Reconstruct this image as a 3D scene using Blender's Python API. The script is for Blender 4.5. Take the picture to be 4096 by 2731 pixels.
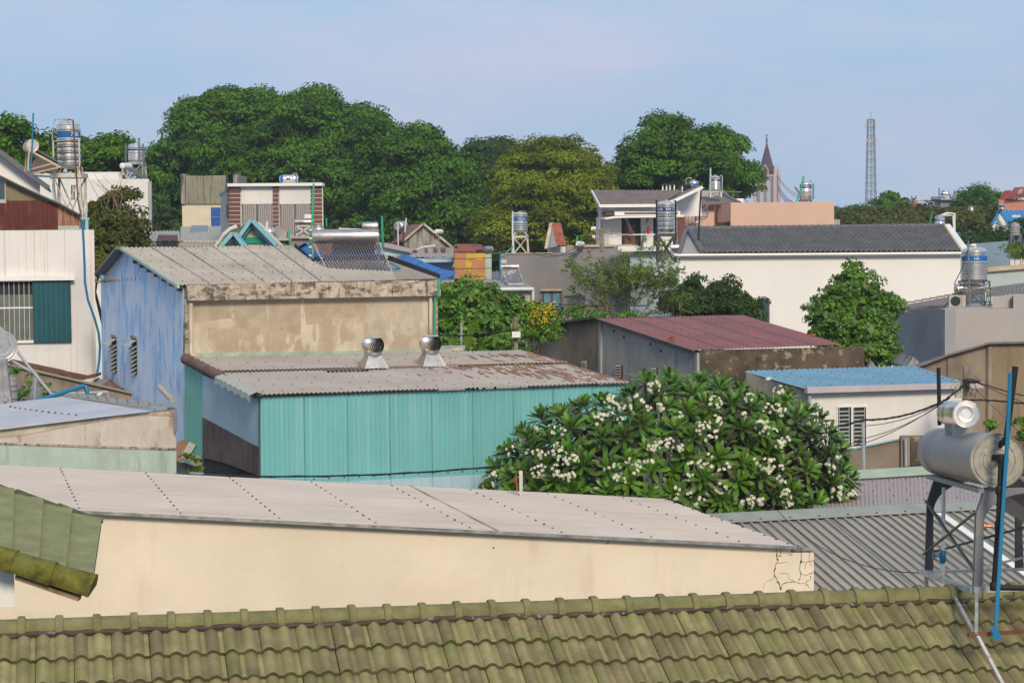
import bpy, math, random
import numpy as np
from mathutils import Vector as V, Matrix
random.seed(7); rng = np.random.default_rng(7)
sc = bpy.context.scene
for o in list(bpy.data.objects): bpy.data.objects.remove(o)

# ------------------------------------------------------------ camera, world, sun, exposure
F = 8192.0; EYE = 9.5; ROLL = .008; TILT = math.atan(365.5 / F)
_f = V((0, math.cos(TILT), -math.sin(TILT))); _u = V((0, math.sin(TILT), math.cos(TILT))); _r = V((1, 0, 0))
R_ = (_r * math.cos(ROLL) - _u * math.sin(ROLL)); U_ = (_u * math.cos(ROLL) + _r * math.sin(ROLL))
CAM = V((0, 0, EYE))
cam = bpy.data.objects.new("camera", bpy.data.cameras.new("camera")); sc.collection.objects.link(cam)
cam.matrix_world = Matrix(((R_.x, U_.x, -_f.x, 0), (R_.y, U_.y, -_f.y, 0), (R_.z, U_.z, -_f.z, EYE), (0, 0, 0, 1)))
cam.data.sensor_width = 36; cam.data.lens = 72; cam.data.clip_start = .5; cam.data.clip_end = 6000
sc.camera = cam
SUN_AZ, SUN_EL = math.radians(167), math.radians(30)      # azimuth clockwise from +Y
SUN = V((math.sin(SUN_AZ) * math.cos(SUN_EL), math.cos(SUN_AZ) * math.cos(SUN_EL), math.sin(SUN_EL)))
world = bpy.data.worlds.new("World"); sc.world = world; world.use_nodes = True
wn = world.node_tree; wn.nodes.clear()
def nd(t, k, **kw):
    n = t.nodes.new(k)
    for a, b in kw.items():
        if a.startswith('i_'): n.inputs[a[2:].replace('_', ' ')].default_value = b
        else: setattr(n, a, b)
    return n
sky = nd(wn, 'ShaderNodeTexSky', sky_type='NISHITA', sun_disc=False, sun_elevation=SUN_EL, sun_rotation=SUN_AZ, altitude=0, air_density=1.0, dust_density=1.0, ozone_density=2.0)
tc = nd(wn, 'ShaderNodeTexCoord'); mp = nd(wn, 'ShaderNodeMapping'); mp.inputs['Scale'].default_value = (2.2, 2.2, 9)
cn = nd(wn, 'ShaderNodeTexNoise', i_Scale=1.6, i_Detail=7, i_Roughness=.55)
cr = nd(wn, 'ShaderNodeValToRGB'); cr.color_ramp.elements[0].position = .44; cr.color_ramp.elements[1].position = .72
cr.color_ramp.elements[0].color = (0, 0, 0, 1); cr.color_ramp.elements[1].color = (.7, .7, .7, 1)
sep = nd(wn, 'ShaderNodeSeparateXYZ'); gr = nd(wn, 'ShaderNodeValToRGB'); e = gr.color_ramp.elements
e[0].position = 0; e[0].color = (.41, .545, .73, 1); e[1].position = 1; e[1].color = (.52, .60, .72, 1)
q = e.new(.06); q.color = (.37, .535, .75, 1); q = e.new(.17); q.color = (.35, .565, .785, 1)
sc10 = nd(wn, 'ShaderNodeMix', data_type='RGBA', blend_type='MULTIPLY'); sc10.inputs[0].default_value = 1; sc10.inputs[7].default_value = (9.1, 9.1, 9.1, 1)
bal = nd(wn, 'ShaderNodeMix', data_type='RGBA'); bal.inputs[0].default_value = .9
mx = nd(wn, 'ShaderNodeMix', data_type='RGBA'); mx.inputs[7].default_value = (6.3, 5.7, 7.0, 1)
bg = nd(wn, 'ShaderNodeBackground', i_Strength=.12); wo = nd(wn, 'ShaderNodeOutputWorld')
L = wn.links.new
L(tc.outputs['Generated'], mp.inputs[0]); L(mp.outputs[0], cn.inputs['Vector']); L(cn.outputs['Fac'], cr.inputs[0]); L(cr.outputs[0], mx.inputs[0])
L(tc.outputs['Generated'], sep.inputs[0]); L(sep.outputs['Z'], gr.inputs[0]); L(gr.outputs[0], sc10.inputs[6])
L(sky.outputs[0], bal.inputs[6]); L(sc10.outputs[2], bal.inputs[7]); L(bal.outputs[2], mx.inputs[6]); L(mx.outputs[2], bg.inputs[0]); L(bg.outputs[0], wo.inputs[0])
sl = bpy.data.lights.new("sun", 'SUN'); sl.energy = 3.2; sl.angle = math.radians(14); sl.color = (1, .86, .66)
so = bpy.data.objects.new("sun", sl); sc.collection.objects.link(so); so.rotation_euler = SUN.to_track_quat('Z', 'Y').to_euler()
sc.view_settings.view_transform = 'Standard'; sc.view_settings.look = 'None'; sc.view_settings.exposure = 0; sc.view_settings.gamma = 1
sc.cycles.use_denoising = True; sc.cycles.max_bounces = 6; sc.cycles.diffuse_bounces = 3; sc.cycles.glossy_bounces = 3; sc.cycles.volume_bounces = 0
sc.cycles.use_adaptive_sampling = True

# ------------------------------------------------------------ helpers
def P(x, y, Y):
    d = R_ * ((x - 2048) / F) + U_ * (-(y - 1365.5) / F) + _f
    return CAM + d * (Y / d.y)
def PZ(x, y, z):
    d = R_ * ((x - 2048) / F) + U_ * (-(y - 1365.5) / F) + _f
    return CAM + d * ((z - EYE) / d.z)
def XZ(x, Y, z): return P(x, 1000 - ROLL * (x - 2048) + (EYE - z) * F / Y, Y)
WL = {}
class B:
    def __init__(s): s.v = []; s.f = []; s.m = []; s.uv = []; s.k = 0
    def face(s, pts, uv=None, mi=0):
        i = len(s.v); s.v += [tuple(p) for p in pts]; s.f.append(tuple(range(i, i + len(pts)))); s.m.append(mi)
        s.uv.append(uv or [(0, 0)] * len(pts)); return s
    def mesh(s, vs, fs, mi=0, uvs=None):
        i = len(s.v); s.v += [tuple(p) for p in vs]
        for q in fs:
            s.f.append(tuple(i + a for a in q)); s.m.append(mi); s.uv.append([uvs[a] for a in q] if uvs else [(0, 0)] * len(q))
        return s
    def prism(s, pts, vec, mi=0):
        n = len(pts); pts = [V(p) for p in pts]; vec = V(vec); nn = V((0, 0, 0))
        for i in range(n): nn += pts[i].cross(pts[(i + 1) % n])
        if nn.dot(vec) > 0: pts = pts[::-1]
        fs = [tuple(range(n)), tuple(range(2 * n - 1, n - 1, -1))] + [(i, i + n, (i + 1) % n + n, (i + 1) % n) for i in range(n)]
        return s.mesh(pts + [p + vec for p in pts], fs, mi)
    def box(s, o, a, b, c, mi=0):
        o, a, b, c = V(o), V(a), V(b), V(c); return s.prism([o, o + a, o + a + b, o + b], c, mi)
    def cbox(s, c, sx, sy, sz, ax=None, mi=0):
        c = V(c); u = V(ax) if ax else V((1, 0, 0)); u = V((u.x, u.y, 0)).normalized(); w = V((-u.y, u.x, 0)); z = V((0, 0, 1))
        return s.box(c - u * sx / 2 - w * sy / 2 - z * sz / 2, u * sx, w * sy, z * sz, mi)
    def ring(s, c, ax, r, n, ref=None):
        ax = V(ax).normalized(); a = V(ref) if ref else (V((0, 0, 1)) if abs(ax.z) < .9 else V((1, 0, 0)))
        a = (a - ax * a.dot(ax)).normalized(); b = ax.cross(a)
        return [V(c) + (a * math.cos(2 * math.pi * i / n) + b * math.sin(2 * math.pi * i / n)) * r for i in range(n)]
    def lathe(s, c, ax, prof, n=24, mi=0, capa=True, capb=True):
        c = V(c); ax = V(ax).normalized(); vs = []
        for r, h in prof: vs += s.ring(c + ax * h, ax, max(r, 1e-4), n)
        fs = []
        for j in range(len(prof) - 1):
            for i in range(n):
                fs.append((j * n + i, j * n + (i + 1) % n, (j + 1) * n + (i + 1) % n, (j + 1) * n + i))
        if capa: fs.append(tuple(range(n - 1, -1, -1)))
        if capb: fs.append(tuple(range((len(prof) - 1) * n, len(prof) * n)))
        return s.mesh(vs, fs, mi)
    def tube(s, a, b, r, n=8, r2=None, mi=0):
        a, b = V(a), V(b); return s.lathe(a, b - a, [(r, 0), (r2 if r2 is not None else r, (b - a).length)], n, mi)
    def bar(s, a, b, w, h=None, mi=0):
        a, b = V(a), V(b); h = h or w; d = (b - a).normalized(); q = V((0, 0, 1)) if abs(d.z) < .95 else V((0, 1, 0))
        e = d.cross(q).normalized(); g = e.cross(d)
        return s.box(a - e * w / 2 - g * h / 2, e * w, g * h, b - a, mi)
    def path(s, pts, r, n=6, mi=0):
        pts = [V(p) for p in pts]; vs = []; fs = []; N = len(pts)
        for j, p in enumerate(pts):
            d = (pts[min(j + 1, N - 1)] - pts[max(j - 1, 0)]).normalized(); rr = r[j] if isinstance(r, (list, tuple)) else r
            vs += s.ring(p, d, rr, n, (0, .12, 1) if abs(d.z) < .8 else (1, .1, 0))
        for j in range(N - 1):
            for i in range(n): fs.append((j * n + i, j * n + (i + 1) % n, (j + 1) * n + (i + 1) % n, (j + 1) * n + i))
        fs += [tuple(range(n - 1, -1, -1)), tuple(range((N - 1) * n, N * n))]
        return s.mesh(vs, fs, mi)
    def build(s, name, m, parent=None, smooth=False, ang=38):
        co = np.array(s.v, dtype=float)
        if parent is None:
            w = V((co[:, 0].mean(), co[:, 1].mean(), co[:, 2].min()))
        else: w = WL[parent.name]
        me = bpy.data.meshes.new(name); me.from_pydata((co - np.array(w)).tolist(), [], s.f)
        for q in (m if isinstance(m, (list, tuple)) else [m]): me.materials.append(q)
        me.polygons.foreach_set('material_index', s.m)
        ul = me.uv_layers.new(name='UVMap'); flat = [c for f in s.uv for p in f for c in p]; ul.data.foreach_set('uv', flat)
        if smooth:
            me.polygons.foreach_set('use_smooth', [True] * len(s.f)); me.set_sharp_from_angle(angle=math.radians(ang))
        me.update(); return link(name, me, parent, w)
def link(name, me, parent, w):
    o = bpy.data.objects.new(name, me); sc.collection.objects.link(o)
    if parent is None: o.location = w
    else: o.parent = parent
    WL[o.name] = V(w); return o
def tag(o, label=None, cat=None, group=None, kind=None):
    for k, v in (('label', label), ('category', cat), ('group', group), ('kind', kind)):
        if v: o[k] = v
    return o
def thing(name, loc, label, cat, group=None):
    o = bpy.data.objects.new(name, None); sc.collection.objects.link(o); o.location = V(loc); WL[o.name] = V(loc); o.empty_display_size = .2
    return tag(o, label, cat, group)
Zv = V((0, 0, 1))
class Wall:
    """a vertical plane through two plan points; gives points of the facade and boxes on it"""
    def __init__(s, x0, Y0, x1, Y1, z=8.0):
        s.A = XZ(x0, Y0, z); s.Bp = XZ(x1, Y1, z); s.A.z = s.Bp.z = 0
        s.u = (s.Bp - s.A).normalized(); s.n = V((s.u.y, -s.u.x, 0)); s.w = (s.Bp - s.A).length
        if s.n.dot(CAM - s.A) < 0: s.n = -s.n
    def at(s, x, y, off=0):
        d = R_ * ((x - 2048) / F) + U_ * (-(y - 1365.5) / F) + _f
        return CAM + d * (((s.A + s.n * off - CAM).dot(s.n)) / d.dot(s.n))
    def box(s, b, x0, y0, x1, y1, out=.02, inn=.05, mi=0):
        p, q = s.at(x0, y0), s.at(x1, y1); a = (p - s.A).dot(s.u); c = (q - s.A).dot(s.u); z0, z1 = sorted((p.z, q.z)); a, c = sorted((a, c))
        o = s.A + s.u * a + s.n * out; o.z = z0
        b.box(o, s.u * (c - a), Zv * (z1 - z0), -s.n * (out + inn), mi); return b
    def poly(s, b, pts, out=.02, inn=.05, mi=0):
        b.prism([s.at(x, y) + s.n * out for x, y in pts], -s.n * (out + inn), mi); return b
    def block(s, b, pts, depth, mi=0, z0=0, inn=0):
        """pts: top outline from left to right; closed down to z0, extruded backwards"""
        t = [s.at(x, y) for x, y in pts]; lo = [V((t[-1].x, t[-1].y, z0)), V((t[0].x, t[0].y, z0))]
        m_ = s.A.lerp(s.Bp, .5); q_ = V((m_.x, m_.y, 0)).normalized(); q_ = q_ + V((-q_.y, q_.x, 0)) * 0
        b.prism([p - s.n * inn for p in t + lo], q_ * depth, mi); return b
def corr(b, A, Bq, C, D, period=.076, amp=.009, dirn='v', trap=False, mi=0, mi2=None, th=.0, seg=6, jit=0):
    """profiled sheet on the quad A B C D (A,B near edge); ribs run A->D ('v') or A->B ('h')"""
    A, Bq, C, D = map(V, (A, Bq, C, D))
    if dirn == 'h': A, Bq, C, D = D, A, Bq, C
    nrm = (Bq - A).cross(D - A).normalized()
    if nrm.z < 0: nrm = -nrm
    w = ((Bq - A).length + (C - D).length) / 2; h = ((D - A).length + (C - Bq).length) / 2; n = max(2, round(w / period)); rows = 5; vs = []; uvs = []
    cs = []
    for i in range(n):
        if trap: cs += [(i, 0), (i + .55, 0), (i + .66, 1), (i + .88, 1)]
        else: cs += [(i + k / seg, .5 - .5 * math.cos(2 * math.pi * k / seg)) for k in range(seg)]
    cs.append((n, 0))
    for j in range(rows + 1):
        t = j / rows
        for i, e in cs:
            s_ = i / n; p = A.lerp(Bq, s_).lerp(D.lerp(C, s_), t)
            wob = jit * (math.sin(s_ * 23 + t * 9) + math.sin(s_ * 9 - t * 5))
            vs.append(p + nrm * (e * amp * 2 + wob)); uvs.append((s_ * w, t * h))
    m = len(cs); fs = [(j * m + i, j * m + i + 1, (j + 1) * m + i + 1, (j + 1) * m + i) for j in range(rows) for i in range(m - 1)]
    k0 = len(b.m); b.mesh(vs, fs, mi, uvs)
    if mi2 is not None:
        for k in range(len(fs)):
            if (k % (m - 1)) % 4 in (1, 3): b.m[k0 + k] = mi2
    return nrm
def quadgrid(A, Bq, C, D, s_, t): return V(A).lerp(V(Bq), s_).lerp(V(D).lerp(V(C), s_), t)

# ------------------------------------------------------------ materials
def sRGB(r, g, b): 
    return tuple(((c / 255 + .055) / 1.055) ** 2.4 if c > 10 else c / 3295 for c in (r, g, b)) + (1,)
def mat(name, col, rough=.8, metal=0, vary=.12, vs=2.5, stains=(), bump=0, bs=40, uv=False, island=0, spec=.3, transl=0, fine=.06):
    """stains: (colour, threshold, softness, (sx,sy,sz), strength)"""
    m = bpy.data.materials.new(name); m.use_nodes = True; t = m.node_tree; b = t.nodes['Principled BSDF']; L = t.links.new
    col = tuple(col[:3]) + (1,)
    b.inputs['Roughness'].default_value = rough; b.inputs['Metallic'].default_value = metal; b.inputs['Specular IOR Level'].default_value = spec
    src = nd(t, 'ShaderNodeUVMap').outputs[0] if uv else nd(t, 'ShaderNodeNewGeometry').outputs['Position']
    def noise(scale, detail=5, rough_=.6):
        mp = nd(t, 'ShaderNodeMapping'); mp.inputs['Scale'].default_value = scale if isinstance(scale, tuple) else (scale,) * 3
        L(src, mp.inputs[0]); n = nd(t, 'ShaderNodeTexNoise', i_Scale=1.0, i_Detail=detail, i_Roughness=rough_); L(mp.outputs[0], n.inputs['Vector']); return n.outputs['Fac']
    def mixc(fac, a, c, blend='MIX'):
        k = nd(t, 'ShaderNodeMix', data_type='RGBA', blend_type=blend); L(fac, k.inputs[0])
        if isinstance(a, tuple): k.inputs[6].default_value = a
        else: L(a, k.inputs[6])
        if isinstance(c, tuple): k.inputs[7].default_value = c
        else: L(c, k.inputs[7])
        return k.outputs[2]
    def rmp(fac, lo, hi, a=0, c=1):
        k = nd(t, 'ShaderNodeMapRange'); L(fac, k.inputs[0]); k.inputs[1].default_value = lo; k.inputs[2].default_value = hi; k.inputs[3].default_value = a; k.inputs[4].default_value = c
        return k.outputs[0]
    dk = tuple(c * (1 - vary * 1.6) for c in col[:3]) + (1,); lt = tuple(min(1, c * (1 + vary)) for c in col[:3]) + (1,)
    c = mixc(rmp(noise(vs), .32, .68), dk, lt)
    if fine: c = mixc(rmp(noise(28, 3), .3, .7, 0, 1), c, mixc(rmp(noise(28, 3), 0, 1), tuple(x * (1 - fine * 3) for x in col[:3]) + (1,), col)) if False else mixc(rmp(noise(33, 4, .7), .45, .75, 0, fine * 4), c, tuple(x * .55 for x in col[:3]) + (1,))
    if island:
        g = nd(t, 'ShaderNodeNewGeometry'); k = nd(t, 'ShaderNodeHueSaturation'); L(c, k.inputs['Color'])
        L(rmp(g.outputs['Random Per Island'], 0, 1, 1 - island, 1 + island), k.inputs['Value']); L(rmp(g.outputs['Random Per Island'], 0, 1, .5 - island * .05, .5 + island * .05), k.inputs['Hue']); c = k.outputs[0]
    for sc_, th, sf, scale, st in stains:
        c = mixc(rmp(noise(scale, 6, .65), th, th + sf, 0, st), c, tuple(sc_[:3]) + (1,))
    L(c, b.inputs['Base Color'])
    if bump:
        bn = nd(t, 'ShaderNodeBump', i_Strength=bump, i_Distance=.01); L(noise(bs, 4), bn.inputs['Height']); L(bn.outputs[0], b.inputs['Normal'])
    if metal > .5:
        L(rmp(noise(6), .3, .7, max(.05, rough - .08), rough + .14), b.inputs['Roughness'])
    if transl:
        tr = nd(t, 'ShaderNodeBsdfTranslucent'); L(c, tr.inputs[0]); ms = nd(t, 'ShaderNodeMixShader'); ms.inputs[0].default_value = transl
        L(b.outputs[0], ms.inputs[1]); L(tr.outputs[0], ms.inputs[2]); L(ms.outputs[0], t.nodes['Material Output'].inputs[0])
    return m
brown = (.09, .06, .04); black = (.02, .018, .016)
M = dict(
 flaky=mat('flaking_limewash', (.56, .49, .43), vary=.1, vs=1.5, stains=[((.25, .19, .13), .56, .08, (6, 6, 1.1), .75), ((.64, .6, .55), .55, .1, (3, 3, 2), .5)], bump=.3),
 cream=mat('cream_render', (.71, .61, .475), vary=.06, vs=.5, fine=.03, stains=[((.60, .50, .40), .52, .2, (.5, .5, .7), .5), ((.45, .35, .24), .56, .2, (2.5, 2.5, .35), .35), ((.8, .72, .6), .55, .2, (.7, .7, .9), .35), ((.36, .33, .27), .64, .14, (7, 7, .35), .22)], bump=.15, bs=25),
 white=mat('white_render', (.70, .68, .64), vary=.06, vs=.8, stains=[((.42, .38, .33), .56, .22, (5, 5, .5), .35), ((.5, .48, .44), .6, .2, (.9, .9, .7), .35)], bump=.1),
 white_clean=mat('white_paint', (.78, .755, .72), vary=.03, vs=.5, stains=[((.6, .57, .53), .58, .2, (3, 3, .4), .35)]),
 white_rust=mat('white_wall_runs', (.69, .655, .63), vary=.05, vs=.7, stains=[((.5, .33, .16), .56, .07, (15, 15, .13), .45), ((.45, .43, .4), .58, .2, (1.2, 1.2, .9), .3)], bump=.2),
 blue_wall=mat('blue_peeling_wall', (.31, .53, .84), vary=.12, vs=1.2, stains=[((.60, .68, .81), .45, .04, (1.3, 1.3, .9), .85), ((.64, .75, .88), .49, .05, (9, 9, 1.1), .8), ((.28, .45, .80), .60, .05, (4, 4, 1.2), .7)], bump=.2, fine=.02),
 concrete=mat('raw_concrete', (.50, .415, .31), vary=.15, vs=1.4, stains=[((.36, .26, .16), .51, .03, (.9, .9, .8), .6), ((.62, .54, .42), .54, .04, (1.6, 1.6, .7), .65), ((.50, .44, .36), .56, .1, (5, 5, .9), .5), ((.16, .11, .07), .63, .1, (9, 9, .6), .5)], bump=.35),
 mould=mat('mouldy_concrete', (.46, .38, .30), vary=.25, vs=4, stains=[((.07, .055, .045), .50, .08, (4, 4, 9), .8), ((.46, .39, .32), .57, .06, (7, 7, 7), .7), (black, .55, .08, (11, 11, 2.2), .7)], bump=.4),
 mould_wall=mat('blackened_parapet', (.10, .075, .05), vary=.3, vs=2, stains=[((.34, .27, .17), .56, .04, (3, 3, 5), .8), ((.02, .017, .013), .52, .12, (1.4, 1.4, 1.6), .8)], bump=.5),
 grey_side=mat('grey_cement_wall', (.40, .385, .365), vary=.15, vs=1, stains=[((.13, .12, .11), .56, .15, (5, 5, .5), .6), ((.24, .19, .13), .56, .15, (1, 1, .5), .6), ((.33, .34, .36), .6, .15, (4, 4, .4), .5)], bump=.3),
 streaked=mat('streaked_cement', (.34, .31, .28), vary=.15, vs=1, stains=[(black, .50, .10, (3.5, 3.5, .5), .8), ((.42, .38, .33), .6, .1, (3, 3, 1), .6)], bump=.3),
 grey_paint=mat('grey_paint', (.37, .34, .325), vary=.04, vs=.6, fine=.05, stains=[((.28, .26, .25), .56, .2, (.8, .8, .8), .4)], bump=.15),
 shaded_grey=mat('shaded_grey_render', (.30, .315, .345), vary=.06, vs=.8, fine=.05, bump=.15),
 stucco=mat('dark_grey_stucco', (.26, .24, .23), vary=.14, vs=.35, fine=.1, stains=[((.18, .16, .15), .55, .2, (1.5, 1.5, .6), .5)], bump=.3, bs=14),
 brownwall=mat('brown_cement', (.27, .215, .16), vary=.2, vs=.8, stains=[((.1, .075, .055), .52, .15, (1.2, 1.2, .8), .7), ((.26, .25, .25), .58, .1, (4, 4, .5), .4), (black, .66, .08, (10, 10, .5), .5)], bump=.35),
 pink=mat('pink_paint', (.64, .42, .33), vary=.05, vs=.4, stains=[((.4, .27, .2), .6, .12, (4, 4, .25), .4)], fine=.05),
 teal=mat('teal_sheet', (.155, .42, .43), rough=.5, vary=.08, vs=.6, stains=[((.27, .49, .51), .50, .2, (7, 7, .2), .55), ((.08, .2, .2), .68, .1, (12, 12, 2), .35)], fine=.02, spec=.4),
 teal_dark=mat('teal_sheet_side', (.15, .42, .38), rough=.5, vary=.05, fine=.02),
 paleblue=mat('pale_blue_sheet', (.36, .51, .60), rough=.45, vary=.08, vs=1.4, stains=[((.4, .42, .3), .64, .1, (7, 7, .3), .4)], fine=.02),
 tarp=mat('brown_tarpaulin', (.11, .08, .075), rough=.6, vary=.35, vs=2, stains=[((.19, .145, .13), .5, .15, (6, 6, .8), .6)]),
 fibro=mat('weathered_fibro_roof', (.50, .44, .36), uv=True, vary=.12, vs=.6, stains=[((.22, .18, .14), .55, .1, (5, .6, 1), .4), ((.42, .44, .36), .58, .15, (.7, .7, 1), .4), ((.1, .08, .07), .66, .05, (4, 4, 1), .6)], fine=.1),
 rustroof=mat('rust_patched_roof', (.46, .40, .35), uv=True, vary=.1, vs=.7, stains=[((.27, .34, .36), .5, .3, (.35, .8, 1), .45)], fine=.08),
 redroof=mat('dark_red_sheet_roof', (.25, .082, .07), rough=.5, uv=True, vary=.15, vs=.8, stains=[((.12, .07, .07), .55, .12, (5, .35, 1), .55), ((.32, .11, .09), .6, .15, (9, .5, 1), .4)], fine=.08),
 blueroof=mat('blue_sheet_roof', (.20, .385, .51), rough=.45, uv=True, vary=.1, vs=1, stains=[((.3, .36, .4), .55, .2, (1.2, .9, 1), .55)], fine=.05),
 greyroof=mat('pale_grey_sheet', (.55, .48, .42), rough=.5, uv=True, vary=.07, vs=.5, stains=[((.36, .29, .25), .54, .12, (11, .22, 1), .5), ((.60, .57, .55), .57, .1, (16, .3, 1), .45), ((.38, .28, .22), .60, .15, (.8, .5, 1), .35)], fine=.05),
 greyroof2=mat('bluish_sheet', (.40, .43, .50), rough=.42, uv=True, vary=.1, vs=.7, stains=[((.45, .38, .38), .5, .15, (6, .4, 1), .6), ((.30, .33, .40), .56, .1, (12, .3, 1), .5)], fine=.04),
 ribroof=mat('green_grey_ribbed_sheet', (.35, .295, .255), rough=.55, uv=True, vary=.12, vs=.6, stains=[((.27, .28, .23), .52, .2, (.5, .5, 1), .5)], fine=.06),
 ribside=mat('dark_green_and_rib_shade', (.16, .19, .165), rough=.6, fine=0),
 greycap=mat('grey_green_flashing', (.27, .29, .26), rough=.6, vary=.12, vs=2),
 pinkroof=mat('pinkish_sheet', (.36, .30, .29), rough=.5, uv=True, vary=.08, fine=.06, stains=[((.2, .1, .08), .7, .04, (2, 4, 1), .7)]),
 tile_olive=mat('mossy_concrete_tile', (.235, .20, .10), rough=.85, vary=.18, vs=5, island=.26, stains=[((.175, .20, .055), .46, .25, (3.2, 3.2, 3.2), .7), ((.28, .18, .095), .58, .14, (9, 3, 5), .5), ((.055, .05, .035), .64, .1, (16, 16, 16), .5), ((.65, .62, .55), .745, .01, (30, 30, 30), .8)], fine=.1, bump=.5, bs=55),
 tile_cap=mat('mossy_ridge_cap', (.19, .18, .08), rough=.9, vary=.2, vs=6, stains=[((.25, .22, .11), .52, .2, (5, 5, 5), .5), ((.05, .055, .04), .62, .1, (10, 10, 10), .5), ((.65, .62, .55), .73, .01, (26, 26, 26), .8)], bump=.7, bs=70),
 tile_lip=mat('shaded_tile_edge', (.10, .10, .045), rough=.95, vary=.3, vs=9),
 tile_green=mat('green_flute_tile', (.19, .21, .11), rough=.85, vary=.15, vs=3, stains=[((.20, .18, .12), .5, .15, (3, 3, 9), .6), ((.6, .6, .55), .75, .01, (20, 20, 20), .8)], bump=.3),
 tile_moss=mat('moss_covered_verge', (.14, .135, .025), rough=.95, vary=.35, vs=8, stains=[((.10, .13, .09), .55, .12, (3, 3, 3), .6)], bump=1, bs=60),
 tile_dark=mat('dark_grey_roof_tile', (.115, .115, .12), rough=.55, vary=.15, vs=2, stains=[((.17, .15, .14), .5, .2, (1, 1, 1), .5)], fine=.04, spec=.4),
 tile_grey=mat('brown_grey_roof_tile', (.20, .165, .16), rough=.7, vary=.2, vs=3, fine=.08),
 tile_red=mat('terracotta_roof_tile', (.42, .15, .10), rough=.7, vary=.2, vs=3),
 cement=mat('cement_bedding', (.075, .055, .04), vary=.3, vs=9, stains=[((.20, .25, .22), .60, .03, (5, 5, 5), .8)]),
 steel=mat('stainless_steel', (.86, .80, .72), rough=.24, metal=1, vary=.04, fine=0),
 rib_reflection=mat('painted_rib_reflection', (.10, .095, .085), rough=.5, metal=.4, fine=0),
 steel2=mat('dull_galvanised_steel', (.55, .52, .49), rough=.36, metal=1, vary=.1, fine=.05),
 tankgrey=mat('weathered_grey_tank', (.33, .305, .29), rough=.5, metal=.0, vary=.08, vs=3, stains=[((.27, .25, .22), .56, .15, (7, 2, 7), .4)], fine=.06),
 tankend=mat('rust_spotted_tank_end', (.36, .34, .28), rough=.6, metal=.2, vary=.2, vs=6, stains=[((.22, .2, .17), .5, .2, (9, 9, 9), .5), ((.20, .05, .02), .63, .02, (7, 7, 7), .9)], fine=.2),
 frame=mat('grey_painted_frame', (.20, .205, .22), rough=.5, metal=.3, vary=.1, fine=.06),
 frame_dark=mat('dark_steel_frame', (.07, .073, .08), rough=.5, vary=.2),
 galv=mat('galvanised_stand', (.42, .45, .46), rough=.5, metal=.4, vary=.2, vs=7, stains=[((.28, .15, .09), .64, .1, (9, 9, 9), .5)]),
 rusty_white=mat('white_painted_rusty_steel', (.55, .52, .47), rough=.7, vary=.15, stains=[((.25, .10, .05), .56, .08, (8, 8, 8), .8)]),
 rust=mat('rust', (.17, .06, .035), vary=.3, vs=5, bump=.2),
 band=mat('tank_band_blue', (.008, .12, .38), rough=.55, vary=.05, fine=0, spec=.25),
 band_navy=mat('tank_band_navy', (.015, .03, .17), rough=.55, vary=.05, fine=0),
 letter=mat('white_lettering', (.75, .75, .75), rough=.5, vary=.02, fine=0),
 gold=mat('gold_lettering', (.62, .48, .10), rough=.6, vary=.02, fine=0),
 bluepipe=mat('blue_plastic_pipe', (.006, .16, .30), rough=.35, vary=.06, fine=0, spec=.5),
 greenpipe=mat('green_plastic_pipe', (.04, .36, .20), rough=.4, vary=.1, fine=0),
 blackpipe=mat('black_insulated_pipe', (.014, .014, .016), rough=.6, vary=.1, fine=0),
 greypipe=mat('grey_plastic_pipe', (.34, .38, .42), rough=.5, vary=.08, fine=.02),
 whitepipe=mat('white_plastic_pipe', (.65, .65, .63), rough=.5, vary=.05, fine=.02),
 cable=mat('black_cable', (.018, .016, .018), rough=.6, vary=.1, fine=0),
 tube=mat('vacuum_tube_glass', (.14, .12, .14), rough=.16, metal=.35, vary=.1, fine=.05, spec=.9),
 copper=mat('brass_valve', (.45, .18, .09), rough=.4, metal=.6),
 rustsheet=mat('rusted_corrugated_sheet', (.13, .038, .028), uv=True, rough=.85, vary=.3, vs=1.5, stains=[((.30, .10, .045), .55, .1, (9, 1.1, 1), .6), ((.045, .022, .02), .56, .12, (5, .6, 1), .7)]),
 rustsheet2=mat('half_rusted_sheet', (.36, .28, .2), uv=True, rough=.85, vary=.2, vs=2, stains=[((.30, .075, .03), .44, .08, (11, 1.4, 1), .9)]),
 yellowsheet=mat('yellowed_plastic_sheet', (.25, .21, .12), rough=.5, vary=.2, vs=1.2, stains=[((.4, .3, .13), .55, .15, (2, 2, 1), .6)], transl=.15),
 oldsheet=mat('old_green_grey_sheet', (.27, .26, .185), uv=True, rough=.8, vary=.12, vs=1, stains=[((.12, .06, .035), .54, .05, (8, .35, 1), .8)]),
 palesheet=mat('pale_sheet', (.40, .42, .38), uv=True, rough=.6, vary=.1),
 maroon=mat('maroon_sheet', (.12, .05, .055), uv=True, rough=.6, vary=.1),
 redbrick=mat('red_brown_cladding', (.17, .07, .06), rough=.7, vary=.12, vs=4),
 brick=mat('bare_brick', (.36, .13, .07), vary=.3, vs=9),
 shutter=mat('teal_shutter', (.004, .06, .075), rough=.35, vary=.12, vs=2, fine=0, spec=.5),
 shutter_l=mat('teal_shutter_strip', (.008, .11, .13), rough=.35, vary=.05, fine=0),
 bluegrille=mat('blue_window_film', (.02, .10, .36), rough=.5, vary=.1, fine=0),
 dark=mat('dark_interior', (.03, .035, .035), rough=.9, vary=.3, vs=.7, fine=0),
 interior=mat('dim_room_wall', (.14, .155, .14), rough=.9, vary=.15, fine=0),
 glass=mat('dark_window_glass', (.05, .08, .09), rough=.08, vary=.3, vs=1.5, fine=0, spec=1),
 curtain=mat('striped_curtain', (.42, .38, .36), rough=.9, vary=.1, vs=8, fine=.02),
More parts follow.
